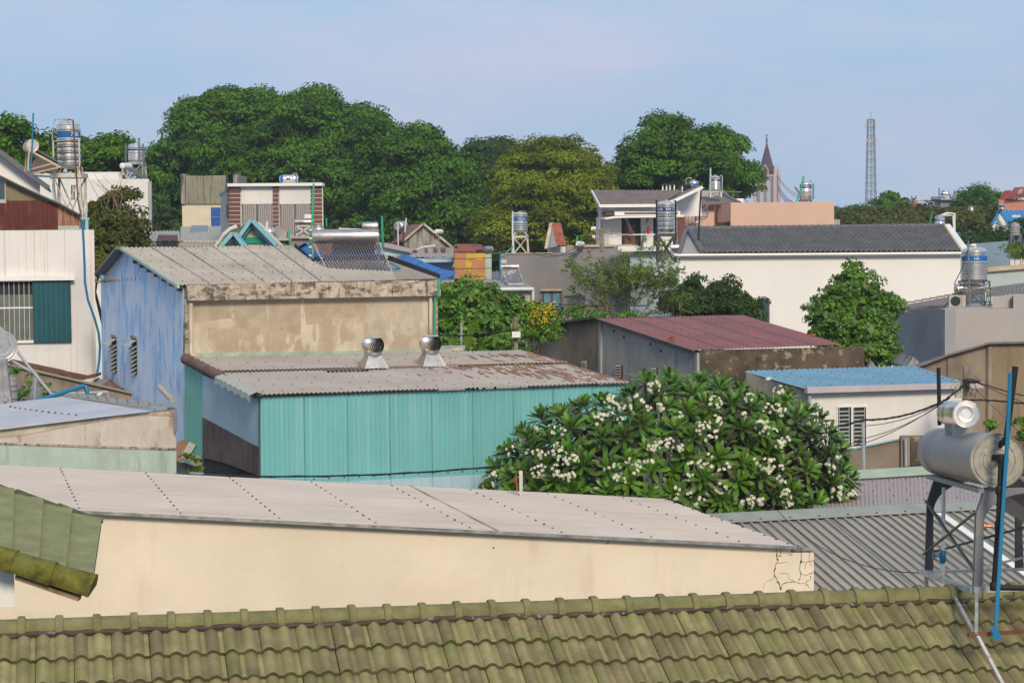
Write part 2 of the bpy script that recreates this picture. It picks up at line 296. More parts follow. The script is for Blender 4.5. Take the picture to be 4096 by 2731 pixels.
 darkframe=mat('grey_window_frame', (.09, .10, .12), rough=.5, vary=.08, fine=0),
 asbestos=mat('grey_green_moss_roof', (.16, .155, .06), vary=.3, vs=2),
 aqua=mat('pale_blue_fascia', (.23, .46, .52), rough=.5, vary=.08),
 green=mat('emerald_paint', (.0, .28, .19), rough=.6, vary=.05, fine=0),
 creamp=mat('cream_paint', (.66, .58, .43), rough=.7, vary=.05, fine=0),
 bluetarp=mat('blue_tarpaulin', (.012, .13, .42), rough=.45, vary=.2, vs=3, fine=.02, bump=.4, bs=6),
 periwinkle=mat('light_blue_paint', (.25, .38, .68), rough=.75, vary=.06, vs=.7, stains=[((.2, .28, .45), .6, .12, (4, 4, .4), .3)]),
 skyblue=mat('powder_blue_paint', (.42, .60, .68), rough=.75, vary=.06),
 stone=mat('ledge_stone', (.42, .30, .19), vary=.4, vs=9, bump=.3),
 orange=mat('orange_banner', (.46, .20, .085), rough=.6, vary=.06, fine=.02),
 banneryel=mat('banner_yellow', (.58, .38, .05), rough=.6, vary=.08, fine=.02),
 mint=mat('mint_grey_paint', (.42, .50, .44), rough=.8, vary=.1, vs=2, stains=[((.2, .22, .2), .58, .1, (6, 6, .6), .5)]),
 purple=mat('slate_purple_roof', (.075, .035, .055), rough=.6, vary=.12),
 lilac=mat('lilac_stone', (.26, .22, .25), rough=.8, vary=.08),
 palestone=mat('pale_stone_trim', (.50, .42, .40), rough=.8, vary=.08),
 redhouse=mat('coral_paint', (.58, .10, .055), rough=.7, vary=.08),
 salmon=mat('salmon_paint', (.52, .22, .15), rough=.7, vary=.1, stains=[((.38, .16, .1), .55, .15, (2, 2, 1), .5)]),
 redtile=mat('deep_red_roof_tile', (.24, .035, .03), rough=.6, vary=.15, vs=2),
 brightblue=mat('bright_blue_roof', (.015, .20, .46), rough=.45, vary=.06, fine=.02),
 greyblue=mat('blue_grey_paint', (.20, .27, .34), rough=.8, vary=.06, vs=.6),
 sage=mat('pale_sage_render', (.42, .48, .47), rough=.8, vary=.05),
 beige=mat('beige_trim', (.50, .40, .27), rough=.8, vary=.1),
 mast=mat('mast_steel', (.16, .17, .20), rough=.6, metal=.3, vary=.1),
 woodpole=mat('concrete_pole', (.25, .20, .15), rough=.9, vary=.25, vs=6, stains=[(brown, .6, .1, (9, 9, 1), .6)]),
 timber=mat('weathered_board', (.30, .20, .11), vary=.3, vs=4),
 terracotta=mat('broken_tile', (.35, .10, .04), vary=.2),
 asphalt=mat('ground_earth', (.10, .09, .07), vary=.3, vs=.3, bump=.3, bs=5),
 bark=mat('bark', (.13, .085, .055), vary=.3, vs=4, bump=.4),
 barkpale=mat('pale_branches', (.26, .19, .13), vary=.2, vs=6),
 leaf_deep=mat('deep_green_leaves', (.075, .165, .014), rough=.8, spec=.1, vary=.35, vs=.3, island=.5, transl=.12, fine=0),
 leaf_dark=mat('dark_green_leaves', (.045, .09, .018), rough=.7, spec=.15, vary=.25, vs=.5, island=.3, transl=.2, fine=0),
 leaf_yellow=mat('yellow_green_leaves', (.18, .225, .014), rough=.8, spec=.1, vary=.35, vs=.4, island=.35, transl=.25, fine=0),
 leaf_bronze=mat('bronze_green_leaves', (.105, .12, .026), rough=.8, spec=.1, vary=.3, vs=.5, island=.35, transl=.2, fine=0),
 leaf_fresh=mat('fresh_green_leaves', (.12, .25, .02), rough=.55, vary=.25, vs=1.2, island=.35, transl=.3, fine=0, spec=.5),
 leaf_lime=mat('lime_leaves', (.13, .21, .02), rough=.45, vary=.2, vs=1.5, island=.35, transl=.3, fine=0, spec=.5),
 leaf_frangi=mat('glossy_leaves', (.082, .175, .010), rough=.42, vary=.35, vs=1.2, island=.35, transl=.12, fine=0, spec=.55),
 leaf_old=mat('brownish_old_leaves', (.055, .055, .03), rough=.5, vary=.25, vs=2, island=.3, transl=.1, fine=0),
 petal=mat('white_petals', (.78, .74, .60), rough=.6, vary=.03, fine=0, transl=.2),
 petal_eye=mat('yellow_flower_eye', (.75, .55, .10), rough=.6, vary=.05, fine=0),
 petal_yellow=mat('yellow_flowers', (.72, .48, .01), rough=.6, vary=.1, fine=0, transl=.2),
 pod=mat('dry_seed_pods', (.42, .24, .15), rough=.8, vary=.2),
 flagred=mat('red_flags', (.35, .05, .06), rough=.8), flagdark=mat('dark_flags', (.05, .04, .07), rough=.8),
 acunit=mat('beige_metal', (.45, .42, .34), rough=.5, vary=.08),
)
# ------------------------------------------------------------ setting
g = B(); g.box((-1500, -60, -.3), (3000, 0, 0), (0, 3000, 0), (0, 0, .3)); tag(g.build('ground', M['asphalt']), kind='structure')

# ============================================================ foreground tiled roof
def tiled(name, mt, lip, R0, R1, down, nrows, pitch=.30, gauge=.31, x0=0, rolls=2, amp=.042, th=.032, parent=None, seg=12, both=False):
    """interlocking roll tiles below the ridge R0-R1; down = unit vector down the slope"""
    b = B(); R0, R1 = V(R0), V(R1); u = (R1 - R0).normalized(); n = u.cross(down).normalized()
    if n.z < 0: n = -n
    cols = int((R1 - R0).length / pitch)
    def prof(t):       # t in tile units 0..1
        k = (t * rolls) % 1.0; big = amp * (1.0 if (t * rolls) % 2 < 1 else .85)
        if k < .74: return big * math.sin(math.pi * k / .74) ** .85
        if k < .78 or k > .96: return 0
        return .12 * amp
    for r in range(nrows):
        for c in range(cols):
            j = (rng.random(3) - .5) * .006; o = R0 + u * (c * pitch + j[0]) + down * (r * gauge + j[1]); base = j[2] * .5
            ts = [k / (seg * rolls) for k in range(seg * rolls + 1)]; vs = []; fs = []
            K = len(ts)
            for row, (q, lift) in enumerate(((0, 0), (gauge + .015, th + .004))):
                for t in ts:
                    tt = t * (pitch - .004) ; vs.append(o + u * tt + down * q + n * (prof(t) + base + lift))
            for t in ts: vs.append(o + u * t * (pitch - .004) + down * (gauge + .013) + n * (prof(t) + base - .004))
            for k in range(K - 1):
                fs.append((k, k + 1, K + k + 1, K + k))
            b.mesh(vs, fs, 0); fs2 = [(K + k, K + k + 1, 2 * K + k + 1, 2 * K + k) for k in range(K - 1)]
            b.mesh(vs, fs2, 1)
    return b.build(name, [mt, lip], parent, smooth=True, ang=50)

R0 = P(0, 2503, 16.5); R1 = P(4096, 2356, 18.4)
ru = (R1 - R0).normalized(); hz = V((ru.y, -ru.x, 0)).normalized(); dn = (hz * math.cos(math.radians(29)) - Zv * math.sin(math.radians(29)))
H = thing('tiled_house', (R0.x + 4, R0.y, 0), 'nearest house with a mossy olive tile roof and rounded ridge caps along the bottom', 'house')
RL = R0 - ru * 1.515; RR = R1 + ru * 1.5
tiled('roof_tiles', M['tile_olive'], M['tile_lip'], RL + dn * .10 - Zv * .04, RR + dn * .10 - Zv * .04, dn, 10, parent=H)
dn2 = (-hz * math.cos(math.radians(29)) - Zv * math.sin(math.radians(29)))
b = B(); b.prism([RL - Zv * .07, RR - Zv * .07, RR + dn2 * 3 - Zv * .07, RL + dn2 * 3 - Zv * .07], (0, 0, -.06))
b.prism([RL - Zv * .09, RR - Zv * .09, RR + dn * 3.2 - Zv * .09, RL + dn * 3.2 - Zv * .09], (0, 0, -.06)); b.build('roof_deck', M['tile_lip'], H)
b = B(); q = [RL + dn * 3 - Zv * .2, RR + dn * 3 - Zv * .2, RR + dn2 * 2.8 - Zv * .2, RL + dn2 * 2.8 - Zv * .2]
b.prism([V((p.x, p.y, 0)) for p in q], (0, 0, q[0].z)); b.build('house_wall', M['white'], H)
b = B(); n = int((RR - RL).length / .30)
for i in range(n):      # ridge caps, a collar at the end of each
    o = RL + ru * (i * .30 + .22) + Zv * random.uniform(-.003, .003); r = .092
    def arc(c, r_, k=12): return [c + hz * (math.cos(math.pi * a / k) * r_) + Zv * (math.sin(math.pi * a / k) * r_ * .95 - .035) for a in range(-1, k + 2)]
    prof = [(0, r), (.232, r * 1.0), (.234, r * 1.20), (.242, r * 1.26), (.285, r * 1.26), (.297, r * 1.18), (.299, r * 1.02)]
    rings = [arc(o + ru * a, rr) for a, rr in prof]; vs = [p for k in rings for p in k]; m = len(rings[0])
    b.mesh(vs, [(j * m + i_, j * m + i_ + 1, (j + 1) * m + i_ + 1, (j + 1) * m + i_) for j in range(len(prof) - 1) for i_ in range(m - 1)])
b.build('ridge_caps', M['tile_cap'], H, smooth=True, ang=30)
b = B(); b.path([RL + hz * .098 - Zv * .06 + ru * (i * .1) + Zv * random.uniform(-.012, .01) for i in range(int((RR - RL).length / .1))], .022, 7)
b.path([RL + hz * .08 - Zv * .07 + ru * (i * .1) for i in range(int((RR - RL).length / .1))], .03, 6); b.build('cement_bedding', M['cement'], H)

# ------------------------------------------------------------ solar heater over the ridge (right)
H = thing('solar_water_heater', P(3850, 2500, 17.5), 'big weathered grey solar water heater on an arched frame straddling the nearest tiled ridge', 'solar heater')
c0 = P(3990, 1842, 17.7); c1 = P(3762, 1805, 20.0); ax = (c1 - c0).normalized(); Lh = (c1 - c0).length; r = .232
b = B(); b.lathe(c0, ax, [(r, .0), (r * 1.035, .005), (r * 1.035, .03), (r, .035), (r, .5), (r, Lh * .72), (r * .985, Lh * .74), (r * .985, Lh * .755), (r, Lh * .77), (r, Lh * .86), (r * 1.03, Lh * .865), (r * 1.03, Lh * .9), (r, Lh * .905), (r, Lh - .02), (r * .9, Lh)], 56, capa=False)
tk = b.build('storage_tank', M['tankgrey'], H, smooth=True)
b = B(); b.lathe(c0 + ax * .004, ax, [(.001, .006), (r * .42, .006), (r * .44, .0), (r * .52, .0), (r * .54, .008), (r * .66, .008), (r * .68, 0), (r * .88, .0), (r * .9, .01), (r * 1.0, .008), (r * 1.02, -.006)], 56, capb=False); b.build('tank_end', M['tankend'], tk, smooth=True, ang=20)
b = B(); qc = c0 - ax * .012; b.cbox(qc + V((0, 0, .03)), .10, .012, .045, (1, 0, 0)); b.build('warning_plate', M['blackpipe'], tk)
s0 = P(3866, 1655, 18.2); s1 = P(3797, 1652, 19.3); sa = (s1 - s0).normalized(); sL = (s1 - s0).length; rs = .118
b = B(); b.lathe(s0, sa, [(.001, .02), (rs * .42, .02), (rs * .46, .005), (rs * .62, .003), (rs * .68, .018), (rs * .95, .018), (rs * 1.03, 0), (rs * 1.03, .02), (rs, .025), (rs, sL * .6), (rs * 1.01, sL * .62), (rs, sL * .64), (rs, sL), (.01, sL + .01)], 48, capa=False)
ex = thing('feed_tank', s0 + V((0, .5, -.13)), 'small shiny steel feed drum lying on top of the big grey solar tank', 'water tank'); b.build('drum', M['steel'], ex, smooth=True, ang=25)
b = B(); mid = (s0 + s1) / 2
for k in (.25, .75):
    p = s0.lerp(s1, k); b.cbox(p + V((0, 0, -.15)), .16, .03, .10, (1, 0, 0))
b.build('saddle_bracket', M['galv'], ex)
# arched end frames
def arch(pt0, base_z, top_z, wide, plate, side, name, mt):
    """sheet steel arch in the x-z plane through pt0 (left foot); spans 'wide' to the right"""
    b = B(); N = 14; outer = []; inner = []; lw = plate
    x0, y0 = pt0.x, pt0.y; xm = x0 + wide
    ihz = base_z + (top_z - base_z) * .62
    inner = [V((x0 + lw, y0, base_z))] + [V((x0 + lw + (wide / 2 - lw) * (1 - math.cos(math.pi / 2 * k / N)), y0, ihz + (top_z - .05 - ihz) * math.sin(math.pi / 2 * k / N))) for k in range(N + 1)]
    inner += [V((2 * (x0 + wide / 2) - p.x, y0, p.z)) for p in reversed(inner)]
    outer = [V((x0 - .0, y0, base_z)), V((x0 + .02, y0, ihz + .1)), V((x0 + .06, y0, top_z - .12)), V((x0 + .10, y0, top_z))]
    outer += [V((2 * (x0 + wide / 2) - p.x, y0, p.z)) for p in reversed(outer)]
    # strips between matched parameters
    def samp(pl, n):
        Ls = [0]; 
        for a, c in zip(pl, pl[1:]): Ls.append(Ls[-1] + (c - a).length)
        out = []
        for i in range(n + 1):
            s_ = Ls[-1] * i / n
            for k in range(len(pl) - 1):
                if Ls[k + 1] >= s_ - 1e-9:
                    f_ = (s_ - Ls[k]) / max(1e-9, Ls[k + 1] - Ls[k]); out.append(pl[k].lerp(pl[k + 1], f_)); break
        return out
    A_, C_ = samp(outer, 40), samp(inner, 40)
    for i in range(40):
        b.prism([A_[i], A_[i + 1], C_[i + 1], C_[i]], (0, .004, 0))
        b.prism([A_[i], A_[i + 1], A_[i + 1] + V((.004, 0, 0)), A_[i] + V((.004, 0, 0))], (0, .05, 0))
        b.prism([C_[i], C_[i + 1], C_[i + 1] + V((.004, 0, 0)), C_[i] + V((.004, 0, 0))], (0, .035, 0))
    return b.build(name, mt, H)
FL = P(3893, 2350, 17.75); BL_ = P(3701, 2285, 19.75); topF = P(3893, 1950, 17.75).z; topB = P(3701, 1905, 19.75).z
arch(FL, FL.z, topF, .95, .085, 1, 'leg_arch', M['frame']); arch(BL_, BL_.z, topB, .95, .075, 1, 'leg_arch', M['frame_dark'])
b = B(); b.bar(P(3715, 1905, 19.7), P(3925, 1962, 17.7), .05, .04); b.build('top_rail', M['frame'], H)
b = B(); b.bar(P(3703, 2003, 19.7), P(3897, 2280, 17.75), .022); b.bar(P(3692, 2217, 19.7), P(3905, 2045, 17.75), .018); b.bar(P(3720, 2210, 19.8), P(4110, 2105, 18.6), .02); b.build('cross_brace', M['frame_dark'], H)
b = B(); b.bar(P(3683, 2285, 19.75), P(3893, 2362, 17.75), .045, .05); b.bar(P(3893, 2357, 17.73), P(4330, 2340, 17.75), .05, .05); b.bar(P(3700, 2287, 19.75), P(4200, 2272, 19.75), .03); b.bar(P(3900, 2275, 18.5), P(4150, 2215, 18.2), .02)
b.build('base_rail', M['galv'], H)
b = B(); b.bar(P(3907, 2372, 17.7), P(3905, 2530, 17.1), .028); b.bar(P(3795, 2342, 18.5), P(3893, 2525, 17.15), .026); b.bar(P(3704, 2290, 19.7), P(3706, 2420, 19.7), .035); b.build('strut', M['galv'], H)
b = B(); b.bar(P(3872, 2537, 17.12), P(4250, 2518, 17.3), .035, .03); b.build('foot_rail', M['rust'], H)
b = B(); b.bar(P(3912, 2545, 17.1), P(4040, 2790, 16.0), .026, .02); b.build('lower_rail', M['rusty_white'], H)
b = B(); w0 = c0 + ax * .15   # vacuum tubes running down to the right
for i in range(12):
    o = w0 + ax * (i * .16) + V((.17, 0, -.12)); b.tube(o, o + V((1.35, 0, -1.02)), .024, 8)
b.build('vacuum_tubes', M['tube'], H, smooth=True)
b = B(); b.bar(P(3945, 1965, 17.8), P(4250, 2150, 17.8), .05, .12); b.build('tube_rail', M['frame_dark'], H)
def pipe(name, pts, r, m, label, cat, group=None, n=8):
    b = B(); b.path(pts, r, n); return tag(b.build(name, M[m] if isinstance(m, str) else m, None, smooth=True), label, cat, group)
pipe('water_pipe', [P(4041, 1490, 17.45), P(4030, 1750, 17.45), P(4011, 2050, 17.45), P(3982, 2528, 17.1)], .018, 'bluepipe', 'long bright blue pipe rising up past the rusty end of the big grey solar tank', 'pipe')
b = B(); b.path([P(4062, 1465, 17.55), P(4024, 1762, 17.55)], .027, 8); b.path([P(4024, 1762, 17.55), P(4005, 1768, 17.6), c0 + V((.02, -.02, .13))], .022, 8)
b.path([c0 + V((.02, -.03, -.0)), P(4004, 1838, 17.5), P(3996, 2050, 17.5), P(3977, 2330, 17.5), P(3975, 2348, 17.5), P(4150, 2352, 17.5)], .025, 8)
for px, py, sr in ((3975, 2344, .036), (4005, 1832, .036), (3996, 1960, .032), (3993, 2100, .033), (4022, 1765, .034)):
    p = P(px, py, 17.5); b.lathe(p - Zv * .035, (0, 0, 1), [(sr * .9, 0), (sr, .01), (sr, .06), (sr * .9, .07)], 12)
o_ = b.build('insulated_pipe', M['blackpipe'], None, smooth=True); tag(o_, 'black insulated pipe with elbows clipped beside the blue pipe at the big tank', 'pipe')
pipe('vent_pipe', [P(3754, 1470, 19.4), P(3758, 1700, 19.4)], .02, 'blackpipe', 'straight black vent pipe standing at the back end of the small steel drum', 'pipe')
b = B(); b.path([P(3775, 1948, 19.4), P(3772, 2190, 19.4)], .02, 8); b.path([P(3772, 2190, 19.4), P(3770, 2330, 19.4)], .022, 8); o_ = b.build('riser_pipe', M['whitepipe'], None, smooth=True); tag(o_, 'white riser pipe with a blue tap inside the big heater frame', 'pipe')
b = B(); p = P(3771, 2225, 19.38); b.lathe(p - Zv * .06, (0, 0, 1), [(.022, 0), (.032, .02), (.032, .1), (.022, .12)], 10); b.tube(p, p + V((-.07, 0, .01)), .014); b.cbox(p + V((-.085, 0, .01)), .02, .03, .07); o2 = b.build('tap', M['bluepipe'], o_, smooth=True)
b = B(); p = P(3972, 2103, 17.45); b.tube(p, p + V((-.07, 0, 0)), .013); b.lathe(p + V((-.085, 0, 0)), (1, 0, 0), [(.032, 0), (.034, .01), (.034, .022), (.02, .03)], 12); tag(b.build('valve', M['copper'], None, smooth=True), 'brass valve wheel on the black pipe beside the big heater', 'valve')
b = B(); p = P(3985, 2540, 17.0); b.tube(p + V((0, .1, .02)), p, .03, 12, .032); b.lathe(p, (-.0, -1, 0), [(.032, 0), (.036, .005), (.036, .03), (.02, .03)], 14, capb=True); tag(b.build('pipe_socket', M['bluepipe'], None, smooth=True), 'short blue pipe socket poking out of the olive tiles below the big heater', 'pipe')

# ============================================================ green roof end at the left
H = thing('green_tiled_house', P(-150, 2400, 18.6), 'green fluted tile roof end with mossy verge caps above a white gable, left edge', 'house')
e0 = P(372, 2325, 18.6); e1 = P(405, 2100, 21.6); back = V((-.945, -.05, .0)).normalized()
q0 = P(-60, 2185, 18.6); q1 = P(-60, 1945, 21.6)
b = B(); NR = 4
for k in range(NR):   # courses, each with thick lower lip
    a, c = k / NR, (k + 1) / NR + .012; lift = V((0, 0, .05))
    A_, B2, C_, D_ = quadgrid(e0, q0, q1, e1, a, 0), quadgrid(e0, q0, q1, e1, c, 0), quadgrid(e0, q0, q1, e1, c, 1), quadgrid(e0, q0, q1, e1, a, 1)
    corr(b, A_ + lift, B2, C_, D_ + lift, .12, .022, 'h', seg=6, jit=.002)
    b.prism([A_ + lift, D_ + lift, D_ - Zv * .02, A_ - Zv * .02], (-.01, 0, 0))
b.build('roof_tiles', M['tile_green'], H, smooth=True, ang=60)
b = B()
vg0 = P(372, 2352, 18.55); vg1 = P(-60, 2222, 18.55); vd = (vg1 - vg0).normalized(); VL = (vg1 - vg0).length; side = V((0, -1, 0)); upv = vd.cross(side).normalized(); upv = upv if upv.z > 0 else -upv
k = 0; s_ = 0
while s_ < VL:
    for (a, rr) in (((s_), .100), ):
        rings = []
        for aa, r2 in ((s_, .150), (s_ + .02, .148), (s_ + .395, .132)):
            c = vg0 + vd * aa + upv * .0; rings.append([c + side * (r2 * math.cos(t)) + upv * (r2 * math.sin(t) * .9) for t in [math.pi * x / 12 * 1.15 - .5 for x in range(13)]])
        m = 13; b.mesh([p for q in rings for p in q], [(j * m + i, j * m + i + 1, (j + 1) * m + i + 1, (j + 1) * m + i) for j in range(2) for i in range(m - 1)])
        c = vg0 + vd * s_; rr_ = rings[0]; b.prism(rr_, vd * .02)
    s_ += .375
b.build('verge_caps', M['tile_moss'], H, smooth=True, ang=40)
b = B(); b.bar(P(392, 2082, 21.6) , P(405, 2096, 21.6), .06); b.build('ridge_stop', M['tile_moss'], H)
b = B()
for k in range(3):
    a0 = quadgrid(e0, q0, q1, e1, k * .36, 1); a1 = quadgrid(e0, q0, q1, e1, k * .36 + .38, 1); b.bar(a0 + Zv * (.03), a1 + Zv * .05, .14, .05)
b.build('far_verge', M['tile_lip'], H)
b = B(); b.prism([P(312, 2404, 18.5), P(60, 2318, 18.5), P(60, 2300, 18.5), P(318, 2385, 18.5)], (0, .12, 0)); b.prism([P(370, 2325, 18.7), P(405, 2090, 21.5), P(398, 2120, 21.5), P(366, 2345, 18.7)], (-.03, 0, 0)); b.build('soffit_board', M['timber'], H)
w = Wall(-200, 18.75, 58, 18.75); b = B(); w.block(b, [(-200, 2190), (57, 2295)], 2.8, z0=P(57, 2425, 18.75).z); b.build('gable_wall', M['white_clean'], H)
w = Wall(-600, 19.2, -75, 19.2); b = B(); w.block(b, [(-600, 2080), (-75, 2230)], 2.4, z0=0); b.build('house_wall', M['white_clean'], H)

# ============================================================ cream building with the long pale roof
H = thing('cream_building', P(1600, 2300, 27.4), 'long cream rendered building with a pale grey sheet roof, cracked at its right corner', 'building')
w = Wall(-150, 25.9, 3262, 28.85)
def zr(x): return 2040 + (x - 250) * (2187 - 2040) / 2930 if x > 250 else 2040 + (x - 250) * .043
b = B(); w.block(b, [(-150, zr(-150)), (3170, 2192), (3172, 2212), (3262, 2212)], .35, inn=.06); b.build('wall', M['cream'], H)
n0 = w.at(-150, zr(-150) - 3, .06); n1 = w.at(3185, 2186, .06); dv = -w.n
n3 = P(-150, 1853, 31.5); n2 = P(2655, 1996, 34.4)
b = B(); q_ = [p - Zv * .12 for p in (n0 - w.n * .3, n1 - w.n * .3, n2 - V((.1, .2, 0)), n3 - V((0, .2, 0)))]; b.prism([V((p.x, p.y, 0)) for p in q_], (0, 0, 4.9)); b.prism(q_, (0, 0, -.9)); b.build('rear_wall', M['cream'], H)
b = B(); nr = corr(b, n0, n1, n2, n3, .12, .008, 'h', trap=True, jit=.003)
for k in range(-1, 9):   # screw rows on the purlins
    t = (137 + 395 * k + 200) / 3335
    for j in range(13): 
        p = quadgrid(n0, n1, n2, n3, min(.995, max(.005, (k + 1.12) * .1145)), (j + .4) / 13) + nr * .014
        b.lathe(p, nr, [(.017, 0), (.014, .010), (.005, .015)], 8, mi=1)
for j in range(60):   # lapped joint stained brown
    p = quadgrid(n0, n1, n2, n3, .617 - .0, j / 60); q = quadgrid(n0, n1, n2, n3, .617, (j + 1) / 60); b.bar(p + nr * .012, q + nr * .012, .03, .01, mi=2)
b.build('roof_sheet', [M['greyroof'], M['dark'], M['timber']], H, smooth=True, ang=60)
b = B(); b.bar(n0 + V((0, .0, -.012)), n1 + V((0, 0, -.012)), .02, .045); b.prism([w.at(1610, 2107, .07), w.at(1815, 2117, .07), w.at(1815, 2120, .07), w.at(1610, 2111, .07)], -w.n * .05); b.build('verge_trim', M['steel2'], H)
b = B(); w.block(b, [(3173, 2190), (3230, 2197), (3262, 2207)], .33, z0=w.at(3173, 2212).z + .01, inn=.075); b.build('parapet_end', M['streaked'], H)
# cracks in the corner, recessed dark slivers standing 1 mm proud of the render
b = B()
def crack(pts, wd):
    for i in range(len(pts) - 1):
        (x0, y0), (x1, y1) = pts[i], pts[i + 1]; n_ = 3; last = w.at(x0, y0, -.058)
        for k in range(1, n_ + 1):
            t = k / n_; q_ = w.at(x0 + (x1 - x0) * t + random.uniform(-3, 3) * (k < n_), y0 + (y1 - y0) * t + random.uniform(-3, 3) * (k < n_), -.058); b.bar(last, q_, .003, wd * random.uniform(.5, 1.4)); last = q_
crack([(3128, 2183), (3107, 2190), (3105, 2222), (3112, 2240), (3102, 2262), (3096, 2285), (3100, 2305), (3115, 2330), (3125, 2358)], .014); crack([(3107, 2187), (3124, 2185), (3124, 2222), (3106, 2224)], .012)
crack([(3206, 2200), (3206, 2240), (3198, 2270), (3203, 2290), (3195, 2320)], .02); crack([(3203, 2250), (3235, 2243), (3262, 2238)], .007); crack([(3125, 2358), (3130, 2335), (3160, 2328), (3190, 2328), (3225, 2335), (3240, 2350)], .007)
crack([(3200, 2290), (3225, 2300), (3262, 2285)], .007); crack([(3225, 2250), (3220, 2275)], .005); crack([(3240, 2200), (3236, 2240), (3245, 2262)], .005); crack([(3225, 2330), (3245, 2310), (3240, 2300)], .006); crack([(3150, 2290), (3155, 2310), (3180, 2325)], .004)
crack([(3115, 2250), (3150, 2248)], .003); crack([(3120, 2290), (3150, 2291)], .003); crack([(3050, 2350), (3060, 2330), (3098, 2310)], .003); crack([(2436, 2152), (2432, 2172), (2427, 2178)], .010); crack([(3150, 2215), (3170, 2220), (3158, 2218)], .004)
b.build('crack', M['dark'], H)
b = B(); w.box(b, 1975, 2189, 1981, 2195, -.055, .07); w.box(b, 1574, 2242, 1576, 2245, -.055, .07); w.box(b, 2332, 2316, 2334, 2319, -.055, .07); b.build('hole', M['dark'], H)

# ============================================================ lower left roof with mouldy walls
H = thing('mouldy_outbuilding', P(350, 1800, 34), 'low outbuilding with a pale lilac sheet roof and flaking wall behind the long pale roof', 'building')
w = Wall(-150, 32.7, 700, 35.0); b = B(); w.block(b, [(-150, 1742), (702, 1641)], .3); up = b.build('wall', M['flaky'], H)
b = B(); w.poly(b, [(-150, 1720), (695, 1640), (700, 1662), (560, 1660), (300, 1700), (100, 1738), (-150, 1765)], .012, 0); b.build('mould_band', M['concrete'], H)
b = B(); w.poly(b, [(-150, 1772), (702, 1800), (702, 1791), (-150, 1764)], .035, 0); b.build('ledge', M['mould'], H)
b = B(); w.poly(b, [(-150, 1773), (702, 1801), (703, 1960), (-150, 1930)], .02, 0); b.build('lower_panel', M['mint'], H)
A_ = w.at(-150, 1737, .1); B2 = w.at(600, 1644, .1); C_ = P(250, 1589, 38.6); D_ = P(-150, 1632, 37.5)
b = B(); nr = corr(b, A_, B2, C_, D_, .10, .008, 'h', seg=6)
for j in range(12):
    p = quadgrid(A_, B2, C_, D_, .40 + j * .022, .78 - j * .058) + nr * .02; b.lathe(p, nr, [(.026, 0), (.02, .012), (.006, .02)], 8, mi=1)
b.build('roof_sheet', [M['greyroof2'], M['rust']], H, smooth=True, ang=60)
b = B(); A2 = w.at(703, 1634, .12); pts = [P(248, 1590, 38.7), w.at(596, 1640, .1), A2, P(312, 1579, 39.3)]
pts = [p + Zv * .03 for p in pts]; b.prism(pts, (0, 0, .012)); ncap = 12
for j in range(9):
    for t in (.3, .75):
        p = pts[0].lerp(pts[1], (j + .3) / 9).lerp(pts[3].lerp(pts[2], (j + .3) / 9), t) + Zv * .01; b.lathe(p, (0, 0, 1), [(.024, 0), (.02, .012), (.006, .02)], 8, mi=1)
b.build('ridge_flashing', [M['greycap'], M['rust']], H)
b = B(); b.prism([w.at(690, 1637, .12), w.at(704, 1634, .12), w.at(704, 1727, .12), w.at(698, 1727, .12)], (.02, .0, 0)); b.prism([w.at(704, 1634, .12), w.at(704, 1727, .12), w.at(704, 1727, .12) + V((-.3, .9, 0)), w.at(704, 1634, .12) + V((-.3, .9, 0))], (.02, 0, 0)); b.build('corner_flashing', M['steel2'], H)

# ============================================================ teal shed
Wt = Wall(1038, 36, 2530, 38.75); fr = Wt
H = thing('teal_shed', P(1700, 1800, 37.5), 'teal corrugated metal shed with a rust streaked roof and a pale blue side panel', 'shed')
sd = V((-.375, .927, 0)).normalized(); Lt = 5.6
tl, tr = fr.at(1040, 1590), fr.at(2522, 1536)
b = B(); bl = V((tl.x, tl.y, 0)); br = V((tr.x, tr.y, 0))
pan = 9
for k in range(pan):
    a, c = k / pan, (k + 1) / pan; o = fr.n * (.004 * (k % 2))
    corr(b, bl.lerp(br, a) + o, bl.lerp(br, c + .002) + o, tl.lerp(tr, c + .002) + o, tl.lerp(tr, a) + o, .092, .0055, 'v', trap=True)
    b.bar(bl.lerp(br, c) + fr.n * .012, tl.lerp(tr, c) + fr.n * .014, .022, .012, mi=1)
corr_n = None
b.prism([tl - fr.n * .05, tr - fr.n * .05, br - fr.n * .05, bl - fr.n * .05], -fr.n * .05)
b.build('front_wall', [M['teal'], mat('seam_teal', (.085, .29, .29))], H)
b = B()
for j, t in enumerate(np.linspace(.13, .62, 12)):
    pass
lo0, lo1 = fr.at(1225, 1926, .02), fr.at(2050, 1884, .02)
corr(b, V((lo0.x, lo0.y, 3.2)), V((lo1.x, lo1.y, 3.2)), lo1 - Zv * .03, lo0 - Zv * .03, .2, .004, 'v', trap=True); b.build('lower_panel', M['paleblue'], H)
b = B()
for j in range(14):
    p = lo0.lerp(lo1, (j + .5) / 14) + Zv * .045; b.lathe(p, fr.n, [(.014, 0), (.01, .01)], 8)
b.build('screw', M['dark'], H)
